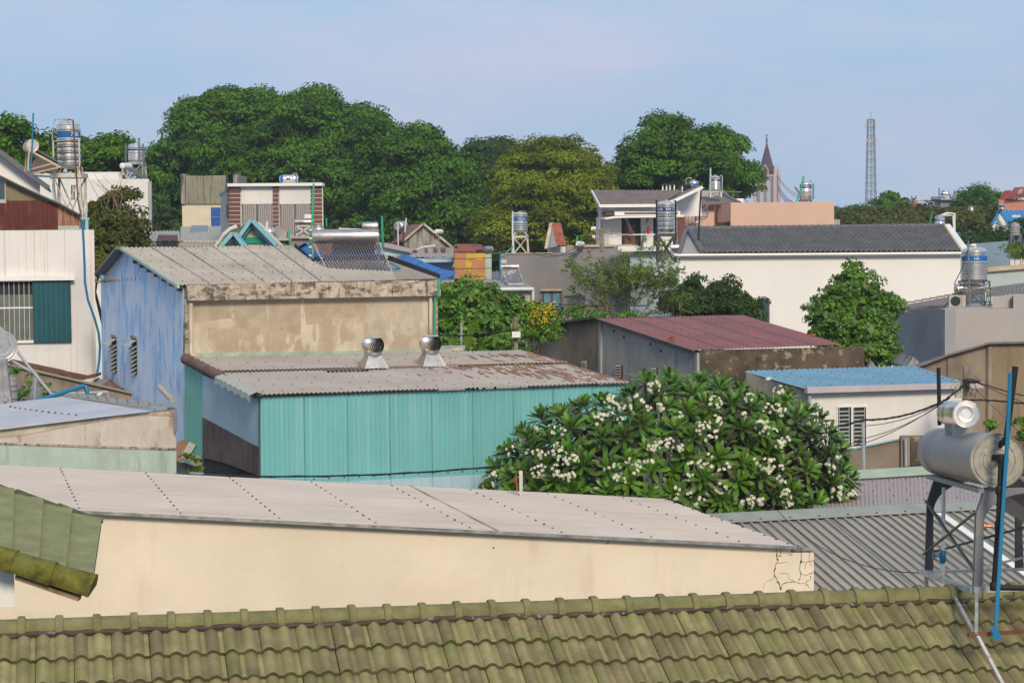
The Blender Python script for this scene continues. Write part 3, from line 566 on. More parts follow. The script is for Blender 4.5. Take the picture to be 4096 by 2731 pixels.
# left side: teal strip, pale blue sheet, brown tarp
Ws = Wall.__new__(Wall); Ws.A = V((tl.x, tl.y, 0)); Ws.u = sd; Ws.n = V((-sd.y, sd.x, 0)); Ws.n = Ws.n if Ws.n.dot(CAM - Ws.A) > 0 else -Ws.n
b = B(); corr(b, Ws.at(812, 2000), Ws.at(735, 1990), Ws.at(738, 1458), Ws.at(815, 1500), .15, .006, 'v', trap=True); b.build('side_strip', M['teal_dark'], H)
b = B(); Ws.poly(b, [(812, 1500), (1036, 1588), (1034, 1786), (813, 1668)], .01, .01); b.build('side_panel', M['paleblue'], H)
b = B(); Ws.poly(b, [(813, 1668), (1034, 1786), (1035, 1902), (1000, 1888), (900, 1850), (814, 1830)], .018, 0); b.build('tarpaulin', M['tarp'], H)
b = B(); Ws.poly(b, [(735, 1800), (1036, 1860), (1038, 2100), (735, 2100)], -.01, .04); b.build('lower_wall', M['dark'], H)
b = B(); b.bar(Ws.at(1038, 1575, .02), Ws.at(1038, 2050, .02), .03); b.bar(Ws.at(1018, 1586, .06), Ws.at(1044, 1578, .06), .04, .05); b.build('corner_trim', M['frame_dark'], H)
# roof in two lapped runs
A_ = fr.at(1030, 1581, .16); B2 = fr.at(2526, 1531, .16); D_ = P(738, 1433, 41.3); C_ = P(2085, 1402, 43.75)
m0, m1 = D_.lerp(A_, .44), C_.lerp(B2, .46)
b = B(); nr = corr(b, A_, B2, m1, m0, .085, .011, 'v', seg=6, jit=.003); corr(b, m0 + Zv * .03 - sd * .05, m1 + Zv * .03 - sd * .05, C_, D_, .085, .011, 'v', seg=6, jit=.003)
for r in range(7):
    for c in range(20):
        s_ = (c + .5 + .15 * (r % 2)) / 20; t = (r + .4) / 7; p = quadgrid(A_, B2, C_, D_, s_, t) + nr * (.028 + (.012 if t > .45 else 0)); b.lathe(p, nr, [(.015, 0), (.010, .012)], 6, mi=1)
rf = b.build('roof_sheet', [M['rustroof'], M['rust']], H, smooth=True, ang=60)
b = B(); Ws.box
for k in range(7):    # clay ridge pieces then cement along the left verge
    a = D_.lerp(A_, k / 13); c = D_.lerp(A_, (k + 1.12) / 13); b.lathe(a + V((.02, 0, -.01)), c - a, [(.105, 0), (.112, .02), (.10, .05), (.088, (c - a).length)], 14)
b.build('verge_tile', M['tile_red'] if False else mat('brown_clay', (.16, .095, .08), vary=.25, vs=4), H, smooth=True)
b = B(); N = 26; vs = []
for k in range(N + 1):
    t = 7 / 13 + (6 / 13) * k / N; p = D_.lerp(A_, t); h = .10 + .03 * math.sin(k * 1.3); wv = .09
    vs += [p + V((-.13, -.05, -h)) , p + V((-.12, -.05, .01 + .015 * math.sin(k * 1.7))), p + V((.0, 0, .055 + .01 * math.sin(k))), p + V((wv, 0, .03))]
b.mesh(vs, [(4 * k + i, 4 * k + i + 1, 4 * k + 5 + i, 4 * k + 4 + i) for k in range(N) for i in range(3)]); b.build('verge_cement', M['palesheet'], H, smooth=True)
b = B()
for k in range(3):
    s_ = .315 + k * .012; p = quadgrid(A_, B2, C_, D_, .29 + k * .04, .50) + nr * .03; b.bar(p, p + (B2 - A_).normalized() * .28 + V((0, 0, -.0)), .16, .006)
b.build('raised_patch', M['dark'], H)
# rust band: patches of flaked paint as thin scabs on the roof sheet
def scabs(name, quad, s0, s1, t0, t1, cnt, mt, par, off, ln=.5, wd=.05, ribs=None):
    b = B(); A_, B2, C_, D_ = quad; n_ = (B2 - A_).cross(D_ - A_).normalized(); W_ = (B2 - A_).length; H_ = (D_ - A_).length
    for i in range(cnt):
        t = random.uniform(t0, t1); s_ = random.gauss((s0 + s1) / 2 - (t - .5) * .35, (s1 - s0) / 4); s_ = min(.985, max(.4, s_))
        if ribs: s_ = (round(s_ * W_ / ribs) + .5) * ribs / W_
        l_ = random.uniform(.1, 1) * ln / H_; w_ = random.uniform(.4, 1) * wd / W_
        k = 6; top = []; bot = []
        for j in range(k + 1):
            q = j / k; ww = w_ * math.sin(math.pi * (q * .9 + .05)) * random.uniform(.6, 1)
            top.append(quadgrid(A_, B2, C_, D_, min(.995, s_ + ww), min(.99, t + l_ * q)) + n_ * off); bot.append(quadgrid(A_, B2, C_, D_, s_ - ww, min(.99, t + l_ * q)) + n_ * off)
        b.face(top + bot[::-1])
    return tag(b.build(name, mt, par), kind='stuff')
rq = mat('rust_flake', (.62, .32, .19), vary=.25, vs=5)
qd = (A_, B2, C_, D_)
scabs('rust_patch', (A_, B2, m1, m0), .62, 1.12, .03, .93, 230, rq, rf, .026, .8, .034, .085)
scabs('rust_patch', (m0 + Zv * .03, m1 + Zv * .03, C_, D_), .7, 1.15, 0, .6, 120, rq, rf, .026, .7, .034, .085)
b = B(); corr(b, m0 + Zv * .045 - sd * .06, m1 + Zv * .045 - sd * .06, m1 + Zv * .045, m0 + Zv * .045, .085, .011, 'v', seg=6); b.build('lap_edge', rq, rf, smooth=True)
# turbine ventilators
def turbine(px, py, Y, label):
    d = P(px, py, 10) - CAM; base = CAM + d * ((A_ - CAM).dot(nr) / d.dot(nr)) + nr * .03; T = thing('roof_ventilator', base, label, 'roof ventilator', 'turbine ventilators on the teal shed')
    b = B(); hw, ht, h = .25, .13, .24; vs = []
    rot = math.radians(22); cu = V((math.cos(rot), math.sin(rot), 0)); cv = V((-math.sin(rot), math.cos(rot), 0))
    vs = [base + cu * sx * hw + cv * sy * hw + Zv * (.03 if sy > 0 else 0) for sx, sy in ((-1, -1), (1, -1), (1, 1), (-1, 1))] + [base + (cu * sx + cv * sy) * ht + Zv * h for sx, sy in ((-1, -1), (1, -1), (1, 1), (-1, 1))]
    b.mesh(vs, [(i, (i + 1) % 4, 4 + (i + 1) % 4, 4 + i) for i in range(4)]); b.bar(vs[0].lerp(vs[1], .5), vs[4].lerp(vs[5], .5), .008); b.build('base_cone', M['steel2'], T)
    c = base + Zv * h; b = B(); b.lathe(c - Zv * .01, (0, 0, 1), [(.165, 0), (.17, .01), (.17, .05), (.18, .055), (.18, .07), (.165, .075)], 32); b.build('collar', M['steel2'], T, smooth=True)
    b = B(); nv = 30
    for i in range(nv):   # curved vanes
        vs = []; K = 9
        for k in range(K):
            t = k / (K - 1); zz = .07 + .27 * t; rr = .13 + .095 * math.sin(math.pi * (t * .78 + .14)) ** .8; rr = rr if t < .98 else .15
            for dd, r2 in ((0, rr), (.17, rr - .022)):
                a = 2 * math.pi * (i / nv) + dd + t * .55; vs.append(c + V((math.cos(a) * r2, math.sin(a) * r2, zz)))
        b.mesh(vs, [(2 * k, 2 * k + 1, 2 * k + 3, 2 * k + 2) for k in range(K - 1)])
    b.build('vanes', M['steel'], T, smooth=True, ang=80)
    b = B(); b.lathe(c, (0, 0, 1), [(.16, .335), (.165, .345), (.12, .36), (.05, .368), (.005, .37)], 32); b.lathe(c, (0, 0, 1), [(.11, .07), (.16, .18), (.13, .33)], 20, mi=1); b.build('top_cap', [M['steel'], M['dark']], T, smooth=True)
turbine(1492, 1476, 41.0, 'left of two silver turbine ventilators on the shed roof')
turbine(1722, 1468, 41.9, 'right of two silver turbine ventilators, nearer the rusty part of the shed roof')

# ============================================================ blue gable house
Wb = Wall(737, 41.6, 1752, 43.75); H = thing('blue_gable_house', P(1250, 1500, 43), 'house with a peeling light blue gable wall and stained concrete front behind the teal shed', 'house')
b = B(); Wb.block(b, [(737, 1200), (1750, 1180)], .3, z0=0); b.build('front_wall', M['concrete'], H)
b = B()
for pl in ([(775, 1212), (915, 1208), (922, 1240), (928, 1273), (880, 1276), (855, 1282), (800, 1282), (778, 1290)], [(935, 1208), (1065, 1205), (1068, 1300), (1040, 1312), (985, 1314), (940, 1308)], [(1075, 1205), (1200, 1202), (1204, 1300), (1200, 1340), (1150, 1320), (1082, 1318)], [(1215, 1202), (1462, 1196), (1468, 1262), (1390, 1268), (1330, 1272), (1290, 1290), (1225, 1300)], [(930, 1310), (940, 1312), (935, 1400), (925, 1402)], [(1455, 1290), (1468, 1285), (1482, 1360), (1466, 1400), (1458, 1392)]): Wb.poly(b, pl, .004, 0)
b.build('damp_plaster', mat('damp_plaster', (.41, .33, .235), vary=.12, vs=3, stains=[((.46, .38, .27), .55, .1, (4, 4, 3), .5)]), H)
b = B(); Wb.poly(b, [(738, 1141), (1752, 1119), (1748, 1182), (740, 1202)], .22, .3); b.build('parapet', M['mould'], H)
b = B(); Wb.poly(b, [(737, 1140), (756, 1140), (756, 1440), (737, 1440)], .06, .1); Wb.poly(b, [(1738, 1180), (1748, 1180), (1746, 1440), (1736, 1440)], .05, .1); b.build('pilaster', M['mould'], H)
b = B(); Wb.poly(b, [(740, 1413), (1800, 1395), (1800, 1420), (740, 1437)], .05, .1); b.build('flashing', mat('mint_flashing', (.36, .45, .34), vary=.15, vs=3, stains=[((.1, .08, .06), .63, .08, (5, 5, 9), .7)]), H)
sdn = V((-.375, .927, 0)).normalized(); Wg = Wall.__new__(Wall); p = Wb.at(737, 1300); Wg.A = V((p.x, p.y, 0)); Wg.u = sdn; Wg.n = V((-sdn.y, sdn.x, 0)); Wg.n = Wg.n if Wg.n.dot(CAM - Wg.A) > 0 else -Wg.n
ga = [Wg.at(734, 1150), Wg.at(488, 998), Wg.at(402, 1088)]
b = B(); b.prism([V((ga[0].x, ga[0].y, 0))] + ga + [V((ga[2].x, ga[2].y, 0))], -Wg.n * .2); b.build('gable_wall', M['blue_wall'], H)
b = B()
for (x0, y0, x1, y1) in ((445, 1378, 465, 1490), (527, 1392, 546, 1498)): pass
eave0 = Wb.at(733, 1143, .15); rid0 = Wg.at(484, 992, .12); ril = P(1112, 985, 49.6); eaver = Wb.at(1752, 1117, .1)
ru_ = Wb.u
rightridge = rid0 + ru_ * ((ril - rid0).dot(ru_)); rightridge.z = ril.z
b = B(); mid = P(1235, 1047, 46.4); mid2 = P(1550, 1043, 47.3)
nr = corr(b, eave0 + Wg.n * .1, eave0 + (eaver - eave0) * .60, rightridge, rid0, .092, .012, 'v', seg=5, jit=.004)
eM = eave0 + (eaver - eave0) * .60
corr(b, eM, eave0 + (eaver - eave0) * .83, mid2, mid, .092, .012, 'v', seg=5)
corr(b, eave0 + (eaver - eave0) * .83, eaver, eaver + Zv * .03 + Wb.u * -.05, mid2, .092, .012, 'v', seg=5)
b.face([eM, mid, rightridge])
qb = (eave0, eM, rightridge, rid0)
for r in range(6):
    for c in range(16):
        p = quadgrid(*qb, (c + .5) / 16, (r + .5) / 6) + nr * .026; b.lathe(p, nr, [(.016, 0), (.01, .012)], 6, mi=1)
for k in (.17, .34, .52, .70, .88):
    b.bar(quadgrid(*qb, k, .01) + nr * .026, quadgrid(*qb, k, .99) + nr * .026, .009, .006, mi=1)
b.build('roof_sheet', [M['fibro'], M['dark']], H, smooth=True, ang=60)
b = B(); bk = Wg.at(398, 1095, .12); corr(b, rid0, rightridge, rightridge + (bk - rid0), bk, .092, .012, 'v', seg=5); b.build('back_roof_sheet', M['fibro'], H, smooth=True, ang=60)
b = B(); K = 14; vs = []
for k in range(K + 1):
    t = k / K; p = rid0.lerp(eave0 + Wg.n * .1, t); sag = -.05 * math.sin(math.pi * t); vs += [p + Zv * (.02 + sag * 0), p + Zv * (-.06)]
b.mesh(vs, [(2 * k, 2 * k + 1, 2 * k + 3, 2 * k + 2) for k in range(K)]); b.bar(rid0 + Zv * -.02, eave0 + Wg.n * .1 - Zv * .02, .05, .06); b.build('verge_trim', M['aqua'] if False else mat('mint_trim', (.40, .52, .46), vary=.1), H)
b = B()
for k in range(7):
    p = rid0.lerp(eave0, (k + 2.0) / 8.6) - Zv * .13; b.cbox(p - Wg.n * .02, .14, .08, .08, sdn)
b.build('purlin_end', M['rust'], H)
b = B(); b.bar(rid0 + Zv * .0, bk - Zv * .0, .25, .07); b.build('back_verge', M['tile_dark'], H)
# louvred vents with small hoods
def louvre(x0, y0, x1, y1, lab):
    fr_ = B(); Wg.box(fr_, x0 - 2, y0, x1 + 2, y1 + 2, .004, .02); L_ = fr_.build('window', M['dark'], H); tag(L_, lab)
    s_ = B(); N = 7
    for k in range(N):
        yy = y0 + 32 + (y1 - y0 - 34) * (k + .5) / N; p = Wg.at(x0 - 1, yy); q = Wg.at(x1 + 1, yy + 2); s_.prism([p, q, q + Wg.n * .10 - Zv * .07, p + Wg.n * .10 - Zv * .07], (0, 0, .012))
    s_.build('slat', M['palesheet'], L_)
    s_ = B(); p, q = Wg.at(x0 - 1, y0 + 16), Wg.at(x1 + 1, y0 + 18); s_.prism([p, q, q + Wg.n * .26 - Zv * .14, p + Wg.n * .26 - Zv * .14], (0, 0, .015)); s_.build('hood', M['palesheet'], L_)
    s_ = B(); Wg.box(s_, x0 - 3, y0 - 2, x1 + 3, y0 + 12, .03, .0); s_.build('lintel', M['streaked'], L_)
louvre(449, 1338, 466, 1487, 'rusty louvred slit window, left one'); louvre(530, 1343, 547, 1496, 'rusty louvred slit window, right one')
b = B()
for k in range(7):
    x = 398 + k * 13 if k < 2 else 412 + (k - 1) * 13; y = 1128 - k * 1.5; p = Wg.at(x, y); b.prism([p, p + Wg.n * .13 + Zv * .05, p + Wg.n * .13 + Zv * .035, p - Zv * .05], sdn * .02)
b.build('bracket', M['timber'], H)
b = B()
for x, y in ((498, 1120), (510, 1118), (525, 1118), (541, 1117), (559, 1115)): Wg.box(b, x, y - 7, x + 2, y + 5, .003, .02)
b.build('slot', M['dark'], H)
# drain pipes
b = B(); b.path([Wb.at(764, 1212, .12), Wb.at(764, 1412, .12), Wb.at(768, 1420, .14), Wb.at(808, 1430, .18)], .042, 8); b.path([Wb.at(1722, 1185, .1), Wb.at(1722, 1390, .1)], .035, 8); b.build('drain_pipe', M['concrete'], H, smooth=True)
pipe('gutter_hose', [Wb.at(1753, 1114, .25), Wb.at(1756, 1185, .25), Wb.at(1741, 1188, .14), Wb.at(1738, 1385, .14)], .025, 'greenpipe', 'bright green plastic pipe down the right end of the stained concrete parapet', 'pipe')
# blue tarpaulin along the stepped roof edge
b = B()
def strip(b, pts, wd, th, lift=.05):
    for a, c in zip(pts, pts[1:]):
        d = (c - a).normalized(); s_ = V((-d.y, d.x, 0)).normalized(); s_ = s_ if s_.y > 0 else -s_; b.prism([a + Zv * (lift - .12), c + Zv * (lift - .12), c + s_ * wd + Zv * (lift + .10), a + s_ * wd + Zv * (lift + .09)], (0, 0, th))
strip(b, [rightridge + Zv * .0, P(1150, 996, 48.9), P(1185, 1020, 47.6), P(1232, 1046, 46.5), P(1330, 1042, 46.8), P(1545, 1040, 47.4), P(1620, 1072, 46), P(1690, 1102, 44.8), eaver + Zv * .0], .42, .02, .03)
tag(b.build('tarpaulin', M['bluetarp'], None), 'crumpled bright blue tarpaulin laid along the stepped edge of the fibro roof', 'tarpaulin')
b = B(); strip(b, [rightridge - Zv * .06, P(1232, 1052, 46.5), P(1330, 1049, 46.8), P(1545, 1043, 47.4), eaver - Zv * .03], .05, .04, 0); b.build('edge_strip', M['dark'], H)  # dark strip drawn as the shadow line along the tarpaulin edge

# ============================================================ red roofed workshop
Wr = Wall(2797, 50, 3458, 51.8); H = thing('red_roofed_workshop', P(2900, 1500, 51), 'grey cement workshop with a dark red sheet roof and blackened parapet', 'building')
Wl = Wall.__new__(Wall); p = Wr.at(2797, 1450); Wl.A = V((p.x, p.y, 0)); Wl.u = sdn; Wl.n = V((-sdn.y, sdn.x, 0)); Wl.n = Wl.n if Wl.n.dot(CAM - Wl.A) > 0 else -Wl.n
pr = [Wl.at(2795, 1412), Wl.at(2405, 1278), Wl.at(2112, 1314)]
b = B(); b.prism([V((pr[0].x, pr[0].y, 0))] + pr + [V((pr[2].x, pr[2].y, 0))], -Wl.n * .2); b.build('gable_wall', M['grey_side'], H)
b = B(); Wl.poly(b, [(2400, 1275), (2410, 1278), (2408, 1600), (2399, 1600)], .05, 0); Wl.poly(b, [(2786, 1410), (2796, 1412), (2796, 1600), (2788, 1600)], .05, 0); b.build('pilaster', M['grey_side'], H)
b = B(); Wl.poly(b, [(2112, 1314), (2300, 1290), (2400, 1280), (2400, 1600), (2112, 1600)], .01, 0); b.build('bare_render', M['brownwall'], H)
b = B(); Wr.block(b, [(2799, 1402), (3458, 1386)], .2); b.build('parapet', M['mould_wall'], H)
A_, B2 = Wr.at(2797, 1409, -.02) + Zv * .04, Wr.at(3372, 1392, -.22) + Zv * .08; C_ = P(2978, 1262, 57.0); D_ = P(2405, 1275, 55.4)
A_ = A_ + Wl.n * .15; D_ = D_ + Wl.n * .15
b = B(); nr = corr(b, A_, B2, C_, D_, .11, .010, 'v', seg=5, jit=.003)
for k in (.2, .4, .6, .8): b.bar(quadgrid(A_, B2, C_, D_, k, .01) + nr * .022, quadgrid(A_, B2, C_, D_, k, .99) + nr * .022, .018, .006, mi=1)
for r in range(6):
    for c in range(18): p = quadgrid(A_, B2, C_, D_, (c + .5) / 18, (r + .5) / 6) + nr * .022; b.lathe(p, nr, [(.016, 0), (.01, .012)], 6, mi=1)
bk2 = Wl.at(2108, 1309, .15); corr(b, D_ + Zv * .01, C_ + Zv * .01, C_ + (bk2 - D_), bk2, .11, .01, 'v', seg=5)
b.build('roof_sheet', [M['redroof'], M['frame_dark']], H, smooth=True, ang=60)
b = B(); b.bar(bk2 + Zv * .02, D_ + Zv * .03, .12, .05); b.bar(A_ - Zv * .02, D_ - Zv * .01, .03, .05); b.build('verge_trim', M['frame_dark'], H)
for x, y0, y1, lab in ((2183, 1425, 1450, 'small louvred vent, farthest left'), (2329, 1440, 1480, 'small louvred vent under a dark stain'), (2466, 1455, 1515, 'small louvred vent with white slats'), (2607, 1466, 1510, 'small louvred vent, nearest the blackened corner')):
    b = B(); Wl.box(b, x, y0, x + 26, y1, .012, .02); v_ = tag(b.build('vent', M['rust'], H), lab)
    b = B(); N = 5
    for k in range(N):
        yy = y0 + 5 + (y1 - y0 - 6) * k / N; p, q = Wl.at(x + 3, yy), Wl.at(x + 23, yy + 1); b.prism([p + Wl.n * .02, q + Wl.n * .02, q + Wl.n * .07 - Zv * .04, p + Wl.n * .07 - Zv * .04], (0, 0, .012))
    b.build('slat', M['acunit'], v_)
b = B()
for x, y in ((2137, 1346), (2190, 1348), (2237, 1330), (2455, 1323), (2496, 1347), (2602, 1375), (2645, 1402)): Wl.box(b, x - 2, y - 5, x + 3, y + 6, .013, .03)
b.build('hole', M['dark'], H)
for (px, py, Y, lb) in ((2678, 1362, 51.6, 'broken orange tile lying near the left edge of the red roof'), (3238, 1353, 53.2, 'broken orange tile lying near the right end of the red roof')):
    b = B(); c = P(px, py, Y)
    for k in range(4): b.bar(c + V((random.uniform(-.1, .1), random.uniform(-.05, .05), .05 + k * .012)), c + V((random.uniform(.05, .2), random.uniform(-.05, .1), .06 + k * .015)), .09, .02)
    tag(b.build('broken_tile', M['terracotta'], None), lb, 'roof tile')

# ============================================================ small white house with the blue roof
Wc = Wall(3228, 42, 3852, 43.4); H = thing('white_annex', P(3500, 1700, 43), 'small white house with a sky blue sheet roof, pale gutter and white grille window', 'house')
b = B(); Wc.block(b, [(3228, 1566), (3848, 1548)], 2.4); b.build('wall', M['white'], H)
sw = Wall.__new__(Wall); p = Wc.at(3228, 1600); sw.A = V((p.x, p.y, 0)); sw.u = sdn; sw.n = V((-sdn.y, sdn.x, 0)); sw.n = sw.n if sw.n.dot(CAM - sw.A) > 0 else -sw.n
b = B(); t0, t1 = sw.at(3226, 1562), sw.at(2984, 1492); b.prism([V((t0.x, t0.y, 0)), t0, t1, V((t1.x, t1.y, 0))], -sw.n * .15 ); b.build('side_wall', M['concrete'], H)
A_, B2 = Wc.at(3216, 1554, .12), Wc.at(3848, 1533, .12); C_ = P(3657, 1464, 46.2); D_ = P(2975, 1485, 44.6)
b = B(); nr = corr(b, A_, B2, C_, D_, .12, .010, 'v', trap=True)
for r in range(6):
    for c in range(13): p = quadgrid(A_, B2, C_, D_, (c + .5) / 13, (r + .5) / 6) + nr * .022; b.lathe(p, nr, [(.016, 0), (.01, .012)], 6, mi=1)
b.build('roof_sheet', [M['blueroof'], M['frame_dark']], H)
b = B(); p0, p1 = Wc.at(3218, 1547, .12), Wc.at(3922, 1528, .12); b.prism([p0, p1, p1 - Zv * .115, p0 - Zv * .125], Wc.n * .12); b.build('gutter', mat('lilac_gutter', (.46, .41, .42), rough=.5, vary=.06), H)
b = B(); b.path([Wc.at(3238, 1572, .1), Wc.at(3238, 1780, .1)], .035, 10); b.build('downpipe', M['greypipe'], H, smooth=True)
b = B(); Wc.box(b, 3346, 1624, 3467, 1790, .03, .0); wf = b.build('window', M['white_clean'], H)
b = B(); Wc.box(b, 3349, 1629, 3402, 1781, .034, -.02); Wc.box(b, 3409, 1629, 3461, 1781, .034, -.02); b.build('pane', M['dark'], wf)
b = B()
for k in range(9):
    yy = 1643 + k * 16; Wc.box(b, 3350, yy, 3393, yy + 3, .045, -.035); Wc.box(b, 3411, yy, 3454, yy + 3, .045, -.035)
for xx in (3391, 3453, 3409, 3351): Wc.box(b, xx, 1629, xx + 2.5, 1781, .048, -.035)
b.build('grille', M['palesheet'], wf)
# ============================================================ ribbed roof at the right, roof behind it, raked wall
H = thing('ribbed_roof_building', P(3500, 2300, 30), 'grey green ribbed metal roof with wide ridge flashing behind the nearest tiled ridge', 'building')
r0 = P(2600, 2080, 32.7); r1 = P(4400, 2003, 35.2); r0.z = r1.z = (r0.z + r1.z) / 2; dd = V((.25, -.968, -.20)).normalized(); Lr = 8.5
b = B(); corr(b, r0 + dd * Lr, r1 + dd * Lr, r1, r0, .165, .018, 'v', trap=True, mi2=1)  # rib sides in dark green: the shadow of the ribs put into the colour
for k in (.36, .62, .83): b.bar(r0.lerp(r1, k) + dd * .1 + Zv * .04, r0.lerp(r1, k) + dd * Lr + Zv * .04, .02, .01, mi=1)
b.build('roof_sheet', [M['ribroof'], M['ribside']], H)
b = B(); d2 = V((-.25, .968, -.10)).normalized(); uu = (r1 - r0).normalized(); pts = []
b.prism([r0 + dd * .36 + Zv * .055, r1 + dd * .36 + Zv * .055, r1 + Zv * .09, r0 + Zv * .09], (0, 0, -.01)); b.prism([r0 + d2 * .36 + Zv * .06, r1 + d2 * .36 + Zv * .06, r1 + Zv * .09, r0 + Zv * .09], (0, 0, -.01)); 
for k in range(16):
    p = r0.lerp(r1, (k + .5) / 16) + dd * .30 + Zv * .065; b.lathe(p, (0, 0, 1), [(.022, 0), (.015, .012)], 6, mi=1)
b.build('ridge_flashing', [M['greycap'], M['rust']], H)
b = B(); q_ = [r0 + dd * (Lr - .3), r1 + dd * (Lr - .3), r1 + d2 * 1.2, r0 + d2 * 1.2]; b.prism([V((p.x, p.y, 0)) for p in q_], (0, 0, 3.3)); b.build('wall', M['grey_side'], H)
# white strip lying down the ribs
b = B(); a = r0.lerp(r1, .60) + dd * .45 + Zv * .055; b.bar(a, a + dd * 6, .13, .02); tag(b.build('white_strip', M['white_clean'], None), 'long white plastic strip lying down the ribs under the big heater frame', 'strip')
H = thing('low_sheet_roof_building', P(3700, 2000, 37), 'dusty pink sheet roof with green top flashing beside the white flowering tree', 'building')
A_, B2, C_, D_ = P(3250, 2035, 34.3), P(4250, 1985, 36.2), P(4250, 1868, 40.3), P(3250, 1928, 38.9)
b = B(); nr = corr(b, A_, B2, C_, D_, .085, .008, 'v', seg=5)
for r in range(5):
    for c in range(14): p = quadgrid(A_, B2, C_, D_, (c + .5 + .2 * (r % 2)) / 15, (r + .5) / 5.2) + nr * .018; b.lathe(p, nr, [(.018, 0), (.012, .012)], 6, mi=1)
b.build('roof_sheet', [M['pinkroof'], M['rust']], H, smooth=True, ang=60)
b = B(); b.prism([D_ + Zv * .05 - V((0, .3, 0)), C_ + Zv * .05 - V((0, .3, 0)), C_ + Zv * .17, D_ + Zv * .17], (0, .05, .01)); b.build('top_flashing', mat('pale_green_flashing', (.33, .42, .33), vary=.1), H)
b = B(); b.prism([V((p.x, p.y, 0)) for p in (A_, B2, C_, D_)], (0, 0, A_.z - .35)); b.build('wall', M['grey_side'], H)
H = thing('raked_brown_wall', P(3500, 1880, 40.5), 'stained brown cement wall with a raked top below the white house', 'wall')
w = Wall(3200, 40.6, 4300, 41.8); b = B(); w.block(b, [(3200, 1830), (3320, 1815), (3595, 1758), (3597, 1755), (3600, 1745), (4300, 1738)], .25); b.build('wall', M['brownwall'], H)
b = B(); w.poly(b, [(3200, 1828), (3320, 1813), (3595, 1755), (3595, 1758), (3320, 1816), (3200, 1831)], .05, .05); b.build('coping', M['aqua'], H)
b = B(); w.poly(b, [(3597, 1745), (3632, 1743), (3632, 1990), (3597, 1990)], .1, 0); w.poly(b, [(3397, 1800), (3425, 1794), (3425, 1990), (3397, 1990)], .04, 0); b.build('pier', M['brownwall'], H)
b = B(); w.poly(b, [(3640, 1748), (3700, 1744), (4300, 1740), (4300, 1990), (3640, 1990)], .03, 0); b.build('mouldy_section', M['mould_wall'], H)
b = B(); b.path([w.at(3622, 1752, .18), w.at(3626, 1990, .18)], .03, 8); b.build('drain_pipe', M['greypipe'], H, smooth=True)
pipe('steel_post', [P(3452, 1678, 39.6), P(3456, 1960, 39.6)], .036, 'greypipe', 'grey steel post carrying the black cable in front of the white grille window', 'post')

# brown building at the far right
w = Wall(3640, 47.3, 4400, 50.3); H = thing('brown_cement_building', P(3950, 1600, 48), 'tall brown stained cement building with a curved sheet roof edge at the right edge', 'building')
b = B(); w.block(b, [(3640, 1478), (3690, 1466), (3800, 1425), (3955, 1380), (4400, 1374)], .4); b.build('wall', M['brownwall'], H)
b = B(); w.poly(b, [(3784, 1436), (3800, 1430), (3800, 1900), (3784, 1900)], .06, 0); w.poly(b, [(3942, 1386), (3957, 1381), (3957, 1900), (3940, 1900)], .1, 0); b.build('pilaster', M['brownwall'], H)
b = B(); w.poly(b, [(3957, 1381), (4400, 1375), (4400, 1900), (3957, 1900)], .05, 0); b.build('ochre_render', mat('ochre_cement', (.26, .19, .12), vary=.12, vs=.7, stains=[((.12, .09, .06), .5, .12, (3, 3, .5), .7), (black, .6, .1, (7, 7, .5), .5)]), H)
b = B(); pts = [w.at(x, y, .2) for x, y in ((3630, 1483), (3690, 1463), (3800, 1421), (3955, 1377), (4010, 1374), (4400, 1371))]
for a, c in zip(pts, pts[1:]): b.prism([a, c, c - w.n * 7 - Zv * 1.8, a - w.n * 7 - Zv * 1.8], (0, 0, .05))
b.build('roof_sheet', M['tile_grey'], H)
# grey buildings behind it
wf_ = Wall(3780, 60, 4450, 61.5); H = thing('grey_terrace_building', P(3800, 1400, 61), 'plain grey rendered building carrying the shiny HA water tank', 'building')
b = B(); wf_.block(b, [(3780, 1236), (4450, 1229)], 5); b.build('front_wall', M['grey_paint'], H)
sd2 = Wall.__new__(Wall); p = wf_.at(3782, 1300); sd2.A = V((p.x, p.y, 0)); e_ = XZ(3570, 66, 7.5); e_.z = 0; sd2.u = (e_ - sd2.A).normalized(); sd2.n = V((-sd2.u.y, sd2.u.x, 0)); sd2.n = sd2.n if sd2.n.dot(CAM - sd2.A) > 0 else -sd2.n
b = B(); b.prism([V((sd2.A.x, sd2.A.y, 0)), sd2.at(3782, 1236), sd2.at(3572, 1237), V((e_.x, e_.y, 0))], -sd2.n * .3); b.build('side_wall', M['shaded_grey'], H)  # same grey wall, with the bluish shade of its left-facing side in the colour
b = B(); sd2.poly(b, [(3769, 1307), (3780, 1305), (3780, 1350), (3779, 1427), (3774, 1432), (3776, 1380), (3771, 1345)], .012, 0); b.build('bare_plaster', M['palesheet'], H)
b = B(); wf_.block(b, [(3990, 1195), (4055, 1178), (4450, 1172)], .3, z0=wf_.at(4055, 1232).z + .001, inn=.3); b.build('upper_wall', M['grey_paint'], H)
b = B(); wf_.block(b, [(4053, 1181), (4450, 1170)], 4, z0=wf_.at(4055, 1236).z - 1, inn=-.004); b.build('raised_wall', M['grey_paint'], H)
b = B(); A_, B2, C_, D_ = P(3945, 1190, 63.5), P(4200, 1172, 63.9), P(4200, 1120, 69), P(3965, 1150, 68); corr(b, A_, B2, C_, D_, .14, .015, 'v'); b.build('roof_sheet', M['tile_grey'], H)
b = B(); b.bar(P(4030, 1183, 62), P(4200, 1160, 62), .2, .12); b.build('ridge_tile', M['tile_dark'], H)
b = B(); wf_.box(b, 3606, 1222, 3790, 1232, -3.0, 3.3); wf_.box(b, 3700, 1218, 3770, 1226, -2.2, 3); b.build('terrace_ledge', M['beige'], H)
